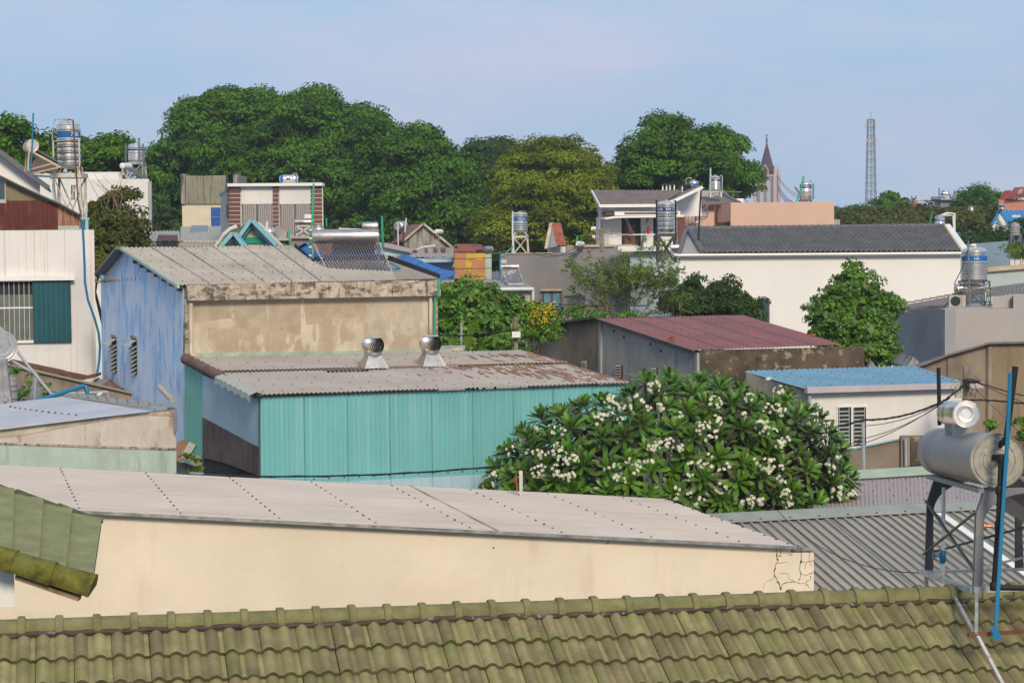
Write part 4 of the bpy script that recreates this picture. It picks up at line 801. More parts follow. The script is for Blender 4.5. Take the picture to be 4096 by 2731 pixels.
w = Wall(3590, 72, 3850, 70); H = thing('lean_to_roof', P(3700, 1220, 70), 'shallow tiled lean-to roof edge against the long white wall', 'roof')
b = B(); b.prism([P(3600, 1222, 70), P(3840, 1178, 70), P(3860, 1215, 66), P(3640, 1228, 66)], (0, 0, -.12)); b.build('roof_sheet', M['tile_grey'], H)
b = B()
for k in range(8):
    a, c = k / 8, (k + 1) / 8; b.bar(P(3600, 1220, 70).lerp(P(3840, 1176, 70), a) + Zv * .05, P(3600, 1220, 70).lerp(P(3840, 1176, 70), c) + Zv * .02, .14, .05)
b.build('ridge_tile', M['tile_grey'], H)
b = B(); c = P(3826, 1230, 62.5); b.cbox(c + Zv * .20, .50, .25, .36, (1, 0, 0)); H = thing('air_conditioner', c, 'beige air conditioner unit on the grey terrace left of the HA tank', 'air conditioner'); b.build('case', M['acunit'], H)
b = B(); b.lathe(c + V((-.06, -.13, .2)), (0, -1, 0), [(.14, 0), (.15, .01), (.13, .012)], 20); b.build('fan_grille', M['dark'], H)
w = Wall(3835, 95, 4020, 96); H = thing('blue_grey_building', P(3900, 1150, 95), 'plain blue grey windowless building just behind the HA water tank', 'building')
b = B(); w.block(b, [(3830, 980), (4042, 963)], 8); b.build('wall', M['greyblue'], H)
b = B(); 
for x in (3981, 3989, 3996): w.box(b, x, 1015, x + 2, 1018, .02, .01)
b.build('vent_hole', M['dark'], H)
w = Wall(3940, 84, 4400, 86); H = thing('sage_wall_building', P(4000, 1150, 84), 'pale sage building with a beige coping between the HA tank and the right edge', 'building')
b = B(); w.block(b, [(3940, 1083), (4400, 1046)], 6); b.build('wall', M['sage'], H)
b = B(); w.poly(b, [(3940, 1070), (4400, 1034), (4400, 1050), (3940, 1087)], .2, .1); b.build('coping', M['beige'], H)
w = Wall(4040, 100, 4400, 101); H = thing('white_shed', P(4080, 1050, 100), 'white walled shed half hidden at the right edge above the sage wall', 'shed')
b = B(); w.block(b, [(4042, 1012), (4400, 1000)], 5); b.build('wall', M['white'], H); b = B(); w.poly(b, [(4042, 1006), (4400, 992), (4400, 1004), (4042, 1020)], .4, .5); b.build('roof_edge', M['ribside'], H)

# ============================================================ long white building, dark tiled roof
wj = Wall(2715, 79, 3842, 81); H = thing('long_white_building', P(3300, 1100, 80), 'long plain white building with a glossy dark grey tiled roof and concrete gable coping', 'building')
b = B(); wj.block(b, [(2715, 1022), (3842, 1016)], 9); wa = b.build('wall', M['white_clean'], H)
b = B(); wj.poly(b, [(2690, 1016), (3905, 1007), (3905, 1020), (2690, 1029)], .25, .1); wj.poly(b, [(2690, 1021), (3905, 1012), (3905, 1015), (2690, 1024)], .33, .1); b.build('cornice', M['white_clean'], H)
b = B(); wj.box(b, 3040, 1193, 3077, 1292, .05, 0); o2 = b.build('window', M['darkframe'], H)
b = B(); wj.box(b, 3046, 1200, 3071, 1290, .055, -.04); b.build('pane', M['glass'], o2)
b = B(); wj.block(b, [(3842, 1037), (3870, 1037), (3870, 1016), (3905, 1016)], .3, z0=wj.at(3860, 1040).z, inn=0); b.build('corner_block', M['white_clean'], H)
rr0, rr1 = P(2752, 917, 83.5), P(3778, 905, 85.0); eL, eR = P(2805, 1012, 79.6), P(3848, 1004, 81.4)
dnr = ((eL + eR) / 2 - (rr0 + rr1) / 2); 
def tileroof(name, mt, A_, B2, C_, D_, parent, pitch=.2, rows=9, amp=.03, lip=.035, seg=6):
    """roll tiles on a quad: A B eave left/right, C D ridge right/left"""
    b = B(); A_, B2, C_, D_ = map(V, (A_, B2, C_, D_)); nrm = (B2 - A_).cross(D_ - A_).normalized(); nrm = nrm if nrm.z > 0 else -nrm
    W_ = max((B2 - A_).length, (C_ - D_).length); n = int(W_ / pitch)
    for r in range(rows):
        t0, t1 = 1 - r / rows, 1 - (r + 1.04) / rows; t1 = max(t1, 0); vs = []
        S = n * seg
        for t, lf in ((t0, 0), (t1, lip), (t1, -.01)):
            for i in range(S + 1):
                h = amp * max(0, math.sin(2 * math.pi * (i / seg))) if True else 0
                h = amp * (.5 - .5 * math.cos(2 * math.pi * i / seg)); vs.append(quadgrid(A_, B2, C_, D_, i / S, t) + nrm * (h + lf))
        m = S + 1; b.mesh(vs, [(j * m + i, j * m + i + 1, (j + 1) * m + i + 1, (j + 1) * m + i) for j in range(2) for i in range(S)])
    return b.build(name, mt, parent, smooth=True, ang=50)
tileroof('roof_tiles', M['tile_dark'], eL, eR, rr1, rr0, H, pitch=.21, rows=9, amp=.075, lip=.05)
bkL, bkR = rr0 + V((0, 4.2, -2.2)), rr1 + V((0, 4.2, -2.2)); b = B(); b.prism([rr0 - Zv * .05, rr1 - Zv * .05, bkR, bkL], (0, 0, -.1)); b.build('back_roof', M['tile_dark'], H)
b = B(); b.prism([P(2808, 1010, 79.8), P(3850, 1003, 81.6), P(3850, 1016, 81.6), P(2808, 1023, 79.8)], (0, .15, 0)); b.build('fascia', M['rust'], H)
b = B(); n = 42; dr = (rr1 - rr0) / n
for i in range(n): b.lathe(rr0 + dr * i + Zv * .02, dr, [(.10, 0), (.125, dr.length * .1), (.10, dr.length * .25), (.095, dr.length)], 10)
hp = [rr0, P(2770, 945, 82.2), P(2808, 1008, 79.7)]
for i in range(9):
    a = rr0.lerp(hp[2], i / 9); c = rr0.lerp(hp[2], (i + 1.1) / 9); b.lathe(a + Zv * .03, c - a, [(.13, 0), (.11, (c - a).length)], 8)
b.build('ridge_caps', M['tile_dark'], H, smooth=True, ang=45)
b = B(); b.prism([rr0 + V((0, -.3, -.05)), P(2722, 1020, 80.5), P(2800, 1015, 79.6)], (0, .25, 0)); b.build('hip_gable', M['grey_paint'], H)
b = B(); b.bar(rr0 + V((-.1, -.3, 0)), P(2716, 1018, 80.5), .16, .08); b.build('verge', M['tile_dark'], H)
b = B(); b.prism([P(3773, 897, 85), P(3795, 896, 85), P(3868, 995, 81.3), P(3842, 1003, 81.3)], (0, 1.2, 0)); b.prism([P(3795, 896, 85), P(3868, 995, 81.3), P(3868, 1010, 81.3), P(3795, 920, 85)], (.05, .0, 0)); b.build('gable_coping', M['white_clean'], H)
b = B(); b.prism([P(3773, 899, 84.9), P(3780, 899, 84.9), P(3850, 1003, 81.2), P(3842, 1004, 81.2)], (0, -.1, 0)); b.build('coping_edge', M['beige'], H)

# ============================================================ far grey stucco wall building with window
ws = Wall(2003, 95, 2730, 93); H = thing('grey_stucco_building', P(2400, 1200, 94), 'wide dark grey stucco building with one framed window behind the pod tree', 'building')
b = B(); ws.block(b, [(2003, 1014), (2330, 1009), (2330, 984), (2545, 982), (2545, 1000), (2732, 1000)], 8); b.build('wall', M['stucco'], H)
b = B(); ws.poly(b, [(2330, 979), (2545, 977), (2545, 986), (2330, 989)], .1, .3); ws.poly(b, [(2020, 1012), (2210, 1010), (2210, 1014), (2020, 1016)], .06, .2); b.build('coping', M['beige'], H)
b = B(); ws.box(b, 2168, 1156, 2250, 1163, .25, 0); b.build('sill_hood', M['beige'], H)
b = B(); ws.box(b, 2170, 1163, 2248, 1225, .06, 0); o2 = b.build('window', M['darkframe'], H)
b = B(); ws.box(b, 2178, 1167, 2202, 1222, .065, -.05); ws.box(b, 2214, 1167, 2239, 1222, .065, -.05); b.build('pane', mat('curtained_glass', (.14, .27, .31), rough=.3, vary=.2, vs=3), o2)
b = B(); ws.poly(b, [(2265, 1182), (2320, 1174), (2330, 1178), (2270, 1187)], .1, 0); ws.poly(b, [(2270, 1190), (2340, 1180), (2340, 1215), (2268, 1215)], .02, 0); b.build('shade_awning', M['darkframe'], H)
w = Wall(2540, 90, 2740, 90); H = thing('mint_walled_house', P(2650, 1050, 90), 'pale blue and white walled house behind the thin branches of the pod tree', 'house')
b = B(); w.block(b, [(2520, 1018), (2730, 1010)], 6); b.build('wall', mat('pale_mint_wall', (.48, .56, .58), vary=.08), H)
b = B(); w.box(b, 2470, 985, 2680, 1004, .5, 3); b.build('balcony_slab', M['white_clean'], H); b = B(); w.box(b, 2540, 1000, 2650, 1014, .1, 1); b.build('green_panel', mat('sage_panel', (.22, .38, .32), vary=.08), H)

# low grey house with gutter and small solar heater
w = Wall(1790, 72, 2130, 72.6); H = thing('grey_gutter_house', P(1950, 1200, 72), 'low grey house with white gutter and downpipe behind the leafy shrub', 'house')
b = B(); w.block(b, [(1700, 1160), (2128, 1158)], 5); b.build('wall', M['grey_paint'], H)
b = B(); A_, B2, C_, D_ = w.at(1700, 1158, .2), w.at(2134, 1153, .2), P(2085, 1120, 76.5), P(1760, 1121, 76); corr(b, A_, B2, C_, D_, .12, .014, 'v'); b.build('roof_sheet', M['pinkroof'], H)
b = B(); b.path([w.at(1800, 1159, .25), w.at(2134, 1156, .25)], .06, 8); b.path([w.at(2132, 1157, .2), w.at(2132, 1290, .15)], .05, 8); b.build('gutter', M['whitepipe'], H, smooth=True)

# ============================================================ house with porch and brown-grey tiled roof
w = Wall(2392, 97, 2735, 98); H = thing('porch_house', P(2550, 1000, 97), 'white house with a grey brown tiled shed roof and a porch full of plants', 'house')
b = B(); w.block(b, [(2392, 815), (2640, 815), (2805, 760), (2806, 865), (2735, 866), (2735, 870)], .3, z0=w.at(2500, 1010).z); w.block(b, [(2392, 870), (2730, 870)], 8, z0=0, inn=.3); b.build('wall', M['white_clean'], H)
b = B(); w.block(b, [(2708, 866), (2735, 866)], 3, z0=0, inn=-.15); b.build('red_pier', M['redbrick'], H)
A_, B2, C_, D_ = P(2400, 822, 96), P(2640, 820, 96.6), P(2735, 762, 101), P(2368, 762, 100.5)
tileroof('roof_tiles', M['tile_grey'], A_, B2, C_, D_, H, pitch=.2, rows=14, amp=.035, lip=.025, seg=5)
tileroof('roof_tiles', M['tile_grey'], P(2700, 812, 96.2), P(2808, 747, 96.4), P(2795, 742, 101), P(2655, 800, 101), H, pitch=.2, rows=7, amp=.03, lip=.02, seg=4)
b = B(); b.bar(P(2400, 824, 95.9), P(2650, 822, 96.5), .05, .14); b.bar(P(2398, 822, 95.9), P(2366, 764, 100.6), .06, .12); b.bar(P(2660, 822, 96.2), P(2810, 749, 96.3), .2, .14); b.build('white_fascia', M['white_clean'], H)
b = B(); w.box(b, 2423, 825, 2700, 843, .5, 0); w.box(b, 2440, 846, 2700, 862, .8, 0); w.poly(b, [(2386, 874), (2434, 866), (2700, 862), (2700, 870), (2434, 874), (2388, 880)], 1.4, 0); b.build('canopy', M['white_clean'], H)
b = B(); w.box(b, 2408, 849, 2434, 862, .7, 0); w.box(b, 2478, 852, 2690, 858, .82, -.7); b.build('canopy_panel', M['redbrick'], H)
b = B(); w.box(b, 2486, 872, 2563, 1000, .02, 0); w.box(b, 2613, 872, 2640, 1000, .02, 0); o2 = b.build('doorway', M['dark'], H)
b = B(); w.box(b, 2498, 900, 2540, 990, .04, -.03); b.build('door_panel', M['redbrick'], o2)
b = B(); b.bar(w.at(2503, 868, .9), w.at(2530, 940, .5), .10); b.bar(w.at(2592, 868, .9), w.at(2563, 1000, .5), .12); b.build('slanted_post', M['frame'], H)
b = B(); w.box(b, 2392, 875, 2396, 1000, .3, 0); 
for k in range(5): w.box(b, 2404 + k * 6, 878, 2406.5 + k * 6, 980, .35, -.28)
w.box(b, 2420, 938, 2590, 941, 1.2, -1.15); b.build('railing', M['white_clean'], H)
b = B(); w.box(b, 2576, 908, 2586, 942, .6, -.5); tag(b.build('red_umbrella', mat('red_cloth', (.5, .03, .02)), None), 'folded red umbrella hanging on the porch railing', 'umbrella')
# wing behind with tank
w = Wall(2800, 108, 2975, 108); H = thing('hip_roof_wing', P(2890, 820, 108), 'grey tiled hip roof rising behind the pink wall next to the porch house', 'house')
b = B(); w.block(b, [(2800, 762), (2897, 762), (2897, 792), (2970, 796)], 4); b.build('wall', M['grey_paint'], H)
tileroof('roof_tiles', M['tile_grey'], P(2800, 820, 104), P(2958, 812, 104), P(2912, 787, 107.6), P(2805, 787, 107.6), H, pitch=.2, rows=8, amp=.03, lip=.02, seg=4)
b = B(); b.bar(P(2912, 786, 107.4), P(2960, 812, 103.8), .2, .1); b.bar(P(2890, 766, 107.9), P(2912, 786, 107.4), .2, .1); b.build('hip_caps', M['tile_dark'], H)
b = B(); w.box(b, 2935, 795, 2972, 815, .3, 1); b.build('white_block', M['white_clean'], H)
b = B(); w.box(b, 2905, 767, 2967, 769, .2, 2); tag(b.build('flat_canopy', M['ribside'], H), None)

# pink building
wp = Wall(2922, 101, 3338, 101); H = thing('pink_building', P(3100, 900, 101), 'plain salmon pink building with a spiral stair in front of the church spire', 'building')
b = B(); wp.block(b, [(2922, 811), (3336, 806)], 8); wp.block(b, [(2744, 822), (2869, 822)], 5, inn=1.5); b.build('wall', M['pink'], H)
b = B(); s0_ = Wall(2869, 102.5, 2922, 101); s0_.block(b, [(2869, 821), (2923, 812)], .3, z0=s0_.at(2890, 888).z); b.build('corner_bay', M['pink'], H)
b = B(); wp.box(b, 2728, 818, 2770, 822, -1.3, 3); wp.poly(b, [(2805, 818), (2869, 818), (2923, 808), (2923, 812), (2869, 822), (2805, 822)], -1, 2); b.build('coping', M['redbrick'], H)
b = B(); wp.block(b, [(2726, 821), (2745, 821)], .3, inn=1.2); b.build('return_wall', mat('lilac_paint', (.42, .34, .38), vary=.05), H)
b = B(); wp.block(b, [(3336, 878), (3360, 878)], 5); b.build('low_annex', M['grey_paint'], H)
H = thing('spiral_staircase', P(2783, 920, 100.5), 'pale metal spiral staircase against the pink wall', 'staircase')
c = P(2783, 920, 100.9); b = B(); b.tube(P(2783, 910, 100.9), P(2783, 819, 100.9), .06, 8); b.build('pole', M['steel2'], H)
b = B(); pts = []
for k in range(30):
    t = k / 29; a = 2.6 + t * 5.0; r_ = .6; z = 819 + 0; zz = c.z - .1 + t * 1.15; pts.append(c + V((math.cos(a) * r_, math.sin(a) * r_, zz - c.z)))
b.path(pts, .03, 6); b.path([p + Zv * .5 for p in pts[8:]], .02, 5)
for p in pts[::2]: b.tube(p, p + Zv * .5, .012, 4)
b.build('handrail', M['steel2'], H)
b = B()
for k in range(12):
    t = k / 11; a = 2.6 + t * 5.0; p = c + V((0, 0, t * 1.15 - .1)); b.prism([p, p + V((math.cos(a) * .6, math.sin(a) * .6, 0)), p + V((math.cos(a + .4) * .6, math.sin(a + .4) * .6, 0))], (0, 0, .03))
b.build('treads', M['steel2'], H)

# church
H = thing('church_tower', P(3071, 820, 500), 'distant stone church tower with a purple slate spire and a cross', 'church')
Yc = 500; cc = P(3068, 1000, Yc); pxm = Yc / F
b = B(); base = V((cc.x, Yc, 0)); zt = P(3068, 702, Yc).z; ht = 2.45
b.cbox(base + Zv * (zt / 2), ht * 2, ht * 2, zt, (math.cos(.30), -math.sin(.30), 0)); b.build('tower_body', M['lilac'], H)
U1 = V((math.cos(.30), -math.sin(.30), 0)); U2 = V((-math.sin(.30), -math.cos(.30), 0))   # right face normal is U2 (toward camera)
b = B()
for s1_ in (-1, 1):
    for s2_ in (-1, 1): b.cbox(base + U1 * ht * s1_ + U2 * ht * s2_ + Zv * (zt / 2), .8, .8, zt + .2, U1); b.lathe(base + U1 * ht * s1_ + U2 * ht * s2_ + Zv * zt, (0, 0, 1), [(.4, 0), (.36, 1.3), (.3, 1.6), (.02, 2.6)], 8)
for s1_, n_ in ((1, U2), (-1, U2)): pass
b.cbox(base + Zv * (zt - .1), ht * 2 + .3, ht * 2 + .3, .4, U1); b.build('stone_trim', M['palestone'], H)
for a in (-.62, .62):
    b = B(); o = base + U2 * (ht + .05) + U1 * a * 1.35; top = zt - 2.2
    b.prism([o + U1 * -.5, o + U1 * .5, o + U1 * .5 + Zv * top, o + U1 * .3 + Zv * (top + .8), o + Zv * (top + 1.1), o + U1 * -.3 + Zv * (top + .8), o + U1 * -.5 + Zv * top], U2 * .12); wd_ = b.build('window', M['palestone'], H)
    b = B()
    for k in range(4): 
        z0 = zt - 2.6 - k * 5.2; b.prism([o + U1 * -.3 + Zv * (z0 - 4.4), o + U1 * .3 + Zv * (z0 - 4.4), o + U1 * .3 + Zv * (z0 + .3), o + Zv * (z0 + .9 * (k == 0) + .3), o + U1 * -.3 + Zv * (z0 + .3)], U2 * .16)
    b.build('louvre_panel', M['sage'], wd_)
b = B(); o = base - U1 * (ht + .05); b.prism([o + U2 * -.5, o + U2 * .5, o + U2 * .5 + Zv * (zt - 2), o + Zv * (zt - 1.2), o + U2 * -.5 + Zv * (zt - 2)], -U1 * .12); b.build('window', M['palestone'], H)
b = B(); zs = P(3068, 668, Yc).z; zp = P(3068, 572, Yc).z; b.lathe(base + Zv * zt, (0, 0, 1), [(1.65, 0), (1.7, zs - zt), (1.6, zs - zt + .2), (.10, zp - zt)], 8); b.build('spire', M['purple'], H)
b = B()
for n_, t_ in ((U2, U1), (U1, U2), (-U1, U2)):
    o = base + n_ * 1.3 + Zv * zt; 
    b.prism([o + t_ * -.8, o + t_ * .8, o + t_ * .8 + Zv * 1.1, o + Zv * 2.3, o + t_ * -.8 + Zv * 1.1], n_ * .9)
b.build('dormer', M['purple'], H)
b = B(); o = base + U2 * 2.25 + Zv * zt
for sgn in (-1, 1): b.bar(o + U1 * sgn * .7 + Zv * 0, o + U1 * sgn * .7 + Zv * 1.2, .2); b.bar(o + U1 * sgn * .8 + Zv * 1.1, o + Zv * 2.5, .2)
b.build('dormer_gable', M['palestone'], H)
b = B(); o = base + Zv * zp; zc = P(3068, 537, Yc).z; b.tube(o, V((o.x, o.y, zc)), .16, 6, .09); b.cbox(V((o.x, o.y, P(3068, 543, Yc).z)), .9, .12, .16, (1, 0, 0)); b.lathe(o, (0, 0, 1), [(.2, 0), (.3, .3), (.2, .6), (.3, .9), (.15, 1.2)], 8); b.build('cross', M['mast'], H, smooth=True)
# bunting
for k, (x0, y0, x1, y1, mt, lab) in enumerate(((3103, 695, 3195, 775, 'flagred', 'upper string of red and dark flags running down from the church tower'), (3103, 700, 3192, 785, 'flagred', 'second string of reddish flags running down from the church tower'), (3108, 735, 3178, 805, 'flagdark', 'third string of dark flags running down from the church tower'), (3108, 742, 3168, 805, 'flagdark', 'fourth string of dark flags running down from the church tower'), (3108, 748, 3152, 805, 'flagdark', 'lowest string of dark flags running down from the church tower'))):
    a, c = P(x0, y0, 495), P(x1 + 10, y1 + 8, 430); b = B(); pts = []
    for j in range(23): t = j / 22; pts.append(a.lerp(c, t) - Zv * (1.0 * math.sin(math.pi * t)))
    b.path(pts, .012, 4)
    for p in pts[1:]: b.prism([p, p + V((.26, 0, 0)), p + V((.13, 0, -.34))], (0, .02, 0))
    tag(b.build('flag_string', M[mt], None), lab, 'bunting', 'flag strings at the church')

# lattice tower
H = thing('radio_mast', P(3484, 850, 420), 'tall dark steel lattice mast with antennas on the horizon', 'mast')
Ym = 420; cx = XZ(3484, Ym, 0); b = B(); zb = 0; zt = P(3484, 478, Ym).z
def hw(z): z0 = P(3484, 850, Ym).z; t = (z - z0) / (zt - z0); return 1.0 - .38 * max(-.3, t)
base = V((cx.x, Ym, 0)); N = 22; zs_ = [zt * i / N for i in range(N + 1)]
for i in range(N):
    a, c = zs_[i], zs_[i + 1]; ha, hc = hw(a) , hw(c); ca = [base + V((sx * ha, sy * ha, a)) for sx, sy in ((-1, -1), (1, -1), (1, 1), (-1, 1))]; cb = [base + V((sx * hc, sy * hc, c)) for sx, sy in ((-1, -1), (1, -1), (1, 1), (-1, 1))]
    for k in range(4):
        b.bar(ca[k], cb[k], .13); b.bar(cb[k], cb[(k + 1) % 4], .07); m_ = cb[k].lerp(cb[(k + 1) % 4], .5); b.bar(ca[k], m_, .055); b.bar(ca[(k + 1) % 4], m_, .055)
b.build('lattice', M['mast'], H)
b = B(); b.bar(base, V((base.x, base.y, zt)), .16); b.bar(base + V((.3, 0, 0)), base + V((.3, 0, zt)), .05)
for k in range(60): b.bar(base + V((-.0, 0, k * .55)), base + V((.3, 0, k * .55)), .04)
b.build('ladder', M['mast'], H)
b = B()
for dx, y0, y1, w_ in ((-1.05, 488, 512, .28), (.8, 488, 512, .34), (-1.0, 556, 568, .34), (.95, 556, 568, .34)):
    b.cbox(V((base.x + dx, Ym - .5, (P(3484, y0, Ym).z + P(3484, y1, Ym).z) / 2)), w_, .2, (y1 - y0) * Ym / F, (1, 0, 0))
b.build('antenna', M['palestone'], H)
b = B(); b.tube(V((base.x, Ym, zt)), V((base.x, Ym, P(3484, 445, Ym).z)), .05, 5); b.build('lightning_rod', M['mast'], H)

# ============================================================ left side
w = Wall(-200, 51.6, 383, 52.6); H = thing('left_white_house', P(200, 1400, 52), 'white house with rust runs, barred window and teal shutter at the left edge', 'house')
b = B(); w.block(b, [(-200, 924), (376, 919)], 7); wall_ = b.build('wall', M['white_rust'], H)
b = B(); w.poly(b, [(-60, 1124), (-30, 1112), (145, 1098), (296, 1107), (296, 1120), (-60, 1124)], .22, 0); b.build('canopy', M['white_clean'], H)
b = B(); w.box(b, -60, 1122, 135, 1368, .012, 0); o2 = b.build('window', M['dark'], H)
b = B(); w.box(b, -60, 1180, 135, 1368, .016, -.011); b.build('room', M['interior'], o2)
b = B()
for k in range(9): w.box(b, -46 + k * 20, 1125, -40 + k * 20, 1366, .06, -.03)
w.box(b, -60, 1364, 135, 1371, .07, -.02); w.box(b, -60, 1122, 135, 1126, .07, -.02); w.box(b, -60, 1230, 135, 1233, .04, -.02); b.build('bars', M['white_clean'], o2)
b = B(); w.poly(b, [(128, 1121), (281, 1120), (286, 1367), (134, 1369)], .10, -.06); sh = b.build('shutter', M['shutter'], H)
b = B()
for k in range(7): w.poly(b, [(140 + k * 20, 1124), (145 + k * 20, 1124), (149 + k * 20, 1365), (144 + k * 20, 1365)], .107, -.10)
b.build('strip', M['shutter_l'], sh)
# rusty gable above
b = B(); pr = [(-200, 800), (28, 803), (110, 801), (137, 800), (192, 802), (235, 816), (322, 860), (330, 866), (330, 915), (-200, 922)]
def seg_poly(xs, top, bot, m_, nm, per=.09, off=-.3):
    b = B(); A_ = w.at(xs[0], bot, off); B2 = w.at(xs[1], bot, off); C_ = w.at(xs[1], top[1], off); D_ = w.at(xs[0], top[0], off); corr(b, A_, B2, C_, D_, per, .012, 'v'); b.prism([p - w.n * .03 for p in (A_, B2, C_, D_)], -w.n * .03); return b.build(nm, m_, H)
seg_poly((-200, 25), (812, 812), 921, M['rustsheet'], 'rusted_sheet'); seg_poly((25, 137), (803, 803), 921, M['rustsheet'], 'rusted_sheet'); seg_poly((137, 232), (801, 815), 920, M['rustsheet'], 'rusted_sheet', .11); seg_poly((232, 322), (816, 862), 904, M['rustsheet2'], 'half_rusted_sheet', .1); seg_poly((232, 318), (903, 903), 919, M['palesheet'], 'pale_sheet', .1, -.28)
b = B(); b.prism([w.at(x, y, -.35) for x, y in ((25, 717), (192, 803), (25, 804))], -w.n * .03); tag(b.build('yellow_panel', M['yellowsheet'], H), None)
b = B(); w.box(b, 20, 714, 26, 804, -.3, .4); w.box(b, -60, 716, 20, 795, -.34, .38, 1); w.box(b, -60, 797, 26, 812, -.28, .4, 2); b.build('frame_post', [M['acunit'], M['glass'], M['palesheet']], H)
b = B(); pts = [w.at(x, y, -.1) for x, y in ((-60, 680), (0, 708), (80, 748), (160, 785), (240, 820), (326, 868))]
for a, c in zip(pts, pts[1:]): b.prism([a, c, c - w.n * 5, a - w.n * 5], (0, 0, .05))
b.build('lean_roof', M['frame_dark'], H)
b = B(); w.box(b, 316, 870, 362, 878, -.4, 1); w.box(b, 318, 905, 350, 909, -.4, .8); w.box(b, 328, 880, 340, 905, -.3, .5, 1); w.box(b, 345, 876, 359, 921, -.4, .8); b.build('loose_boards', [M['aqua'], M['brick']], H)
# upper white gable with dark roof edge, further left
w2 = Wall(-200, 56, 165, 56.5); H = thing('upper_left_house', P(60, 760, 56), 'white gable with a steep dark roof edge at the far left behind the rusty sheets', 'house')
b = B(); w2.block(b, [(-200, 490), (0, 618), (160, 738), (160, 790)], 5, z0=w2.at(0, 960).z); b.build('gable_wall', M['white_clean'], H)
b = B(); pts = [w2.at(x, y, .25) for x, y in ((-200, 474), (0, 607), (80, 668), (170, 735), (195, 752))]
for a, c in zip(pts, pts[1:]): b.bar(a, c, .35, .13); b.prism([a, c, c - w2.n * 5, a - w2.n * 5], (0, 0, .06))
b.build('roof_edge', M['tile_dark'], H)
# hip roof behind
w3 = Wall(95, 64, 215, 64); H = thing('purple_tiled_house', P(155, 720, 64), 'small hip roof of purplish tiles behind the blue banded water tank', 'house')
tileroof('roof_tiles', mat('purplish_tile', (.16, .10, .11), vary=.2), P(98, 688, 64), P(235, 688, 64), P(165, 636, 67), P(148, 637, 67), H, pitch=.22, rows=8, amp=.05, lip=.03)
b = B(); w3.block(b, [(100, 692), (345, 692)], 5, inn=.1); b.build('wall', M['white'], H)

# white apartment block behind
wq = Wall(325, 84, 600, 84); H = thing('white_block', P(450, 900, 84), 'tall blank white block with a parapet, behind the bronze green tree', 'building')
b = B(); wq.block(b, [(325, 717), (488, 716), (596, 716)], 9); wq.block(b, [(325, 687), (480, 686)], .3, inn=.5, z0=wq.at(400, 716).z); b.build('wall', M['white'], H)
b = B(); b.path([wq.at(600, 725, .1), wq.at(604, 1060, .1)], .07, 6); b.build('downpipe', M['greypipe'], H)
b = B(); wq.box(b, 494, 890, 560, 915, 1.2, 0); wq.box(b, 505, 918, 535, 1000, .9, 0); tag(b.build('bay', M['white_clean'], H), None)
b = B(); b.prism([wq.at(475, 890, 1.4), wq.at(582, 892, 1.4), wq.at(500, 848, .2)], (0, .6, 0)); b.build('bay_roof', mat('brown_tile', (.12, .075, .065), vary=.2), H)

# mid left building with old sheet facade
w = Wall(725, 118, 930, 118); H = thing('sheet_clad_house', P(820, 900, 118), 'cream house with old striped sheet cladding above and a blue grille window', 'house')
b = B(); w.block(b, [(728, 814), (905, 814)], 8); b.build('wall', M['creamp'], H)
b = B(); corr(b, w.at(742, 816, .1), w.at(905, 816, .1), w.at(905, 702, .1), w.at(742, 704, .1), .14, .01, 'v'); w.block(b, [(742, 704), (905, 702)], 6, z0=w.at(800, 815).z, inn=.02); b.build('upper_cladding', M['oldsheet'], H)
b = B(); w.box(b, 725, 696, 742, 816, .2, 6); w.box(b, 914, 692, 932, 760, -2, 6); b.build('side_pier', M['streaked'], H)
b = B(); w.box(b, 844, 830, 884, 908, .05, 0); o2 = b.build('window', M['bluegrille'], H)
b = B()
for k in range(7): w.box(b, 849 + k * 5.5, 836, 850 + k * 5.5, 906, .09, -.06)
w.box(b, 848, 868, 884, 869.5, .09, -.06); b.build('grille', M['periwinkle'], o2)
w = Wall(600, 108, 890, 108); H = thing('low_sheet_roofs', P(740, 950, 108), 'row of low pale corrugated roofs below the cream sheet clad house', 'building')
b = B(); corr(b, w.at(605, 968, .1), w.at(720, 968, .1), P(718, 926, 112), P(605, 926, 112), .2, .03, 'v'); corr(b, w.at(720, 967, .1), w.at(888, 967, .1), P(885, 907, 113), P(722, 909, 113), .2, .03, 'v'); b.build('roof_sheet', M['palesheet'], H)
b = B(); w.block(b, [(600, 969), (718, 969)], 3); b.build('side_wall', M['streaked'], H); b = B(); w.block(b, [(718, 968), (890, 968)], 3); b.build('wall', M['grey_paint'], H)
b = B(); corr(b, P(626, 966, 107), P(712, 966, 107), P(711, 942, 109), P(632, 941, 109), .2, .03, 'v'); b.build('maroon_sheet', M['maroon'], H)
b = B(); p = P(765, 906, 112); b.prism([P(765, 930, 111), P(830, 930, 111), P(832, 907, 113), P(766, 907, 113)], (0, 0, .08)); b.build('roof_panel', M['greyblue'], H)

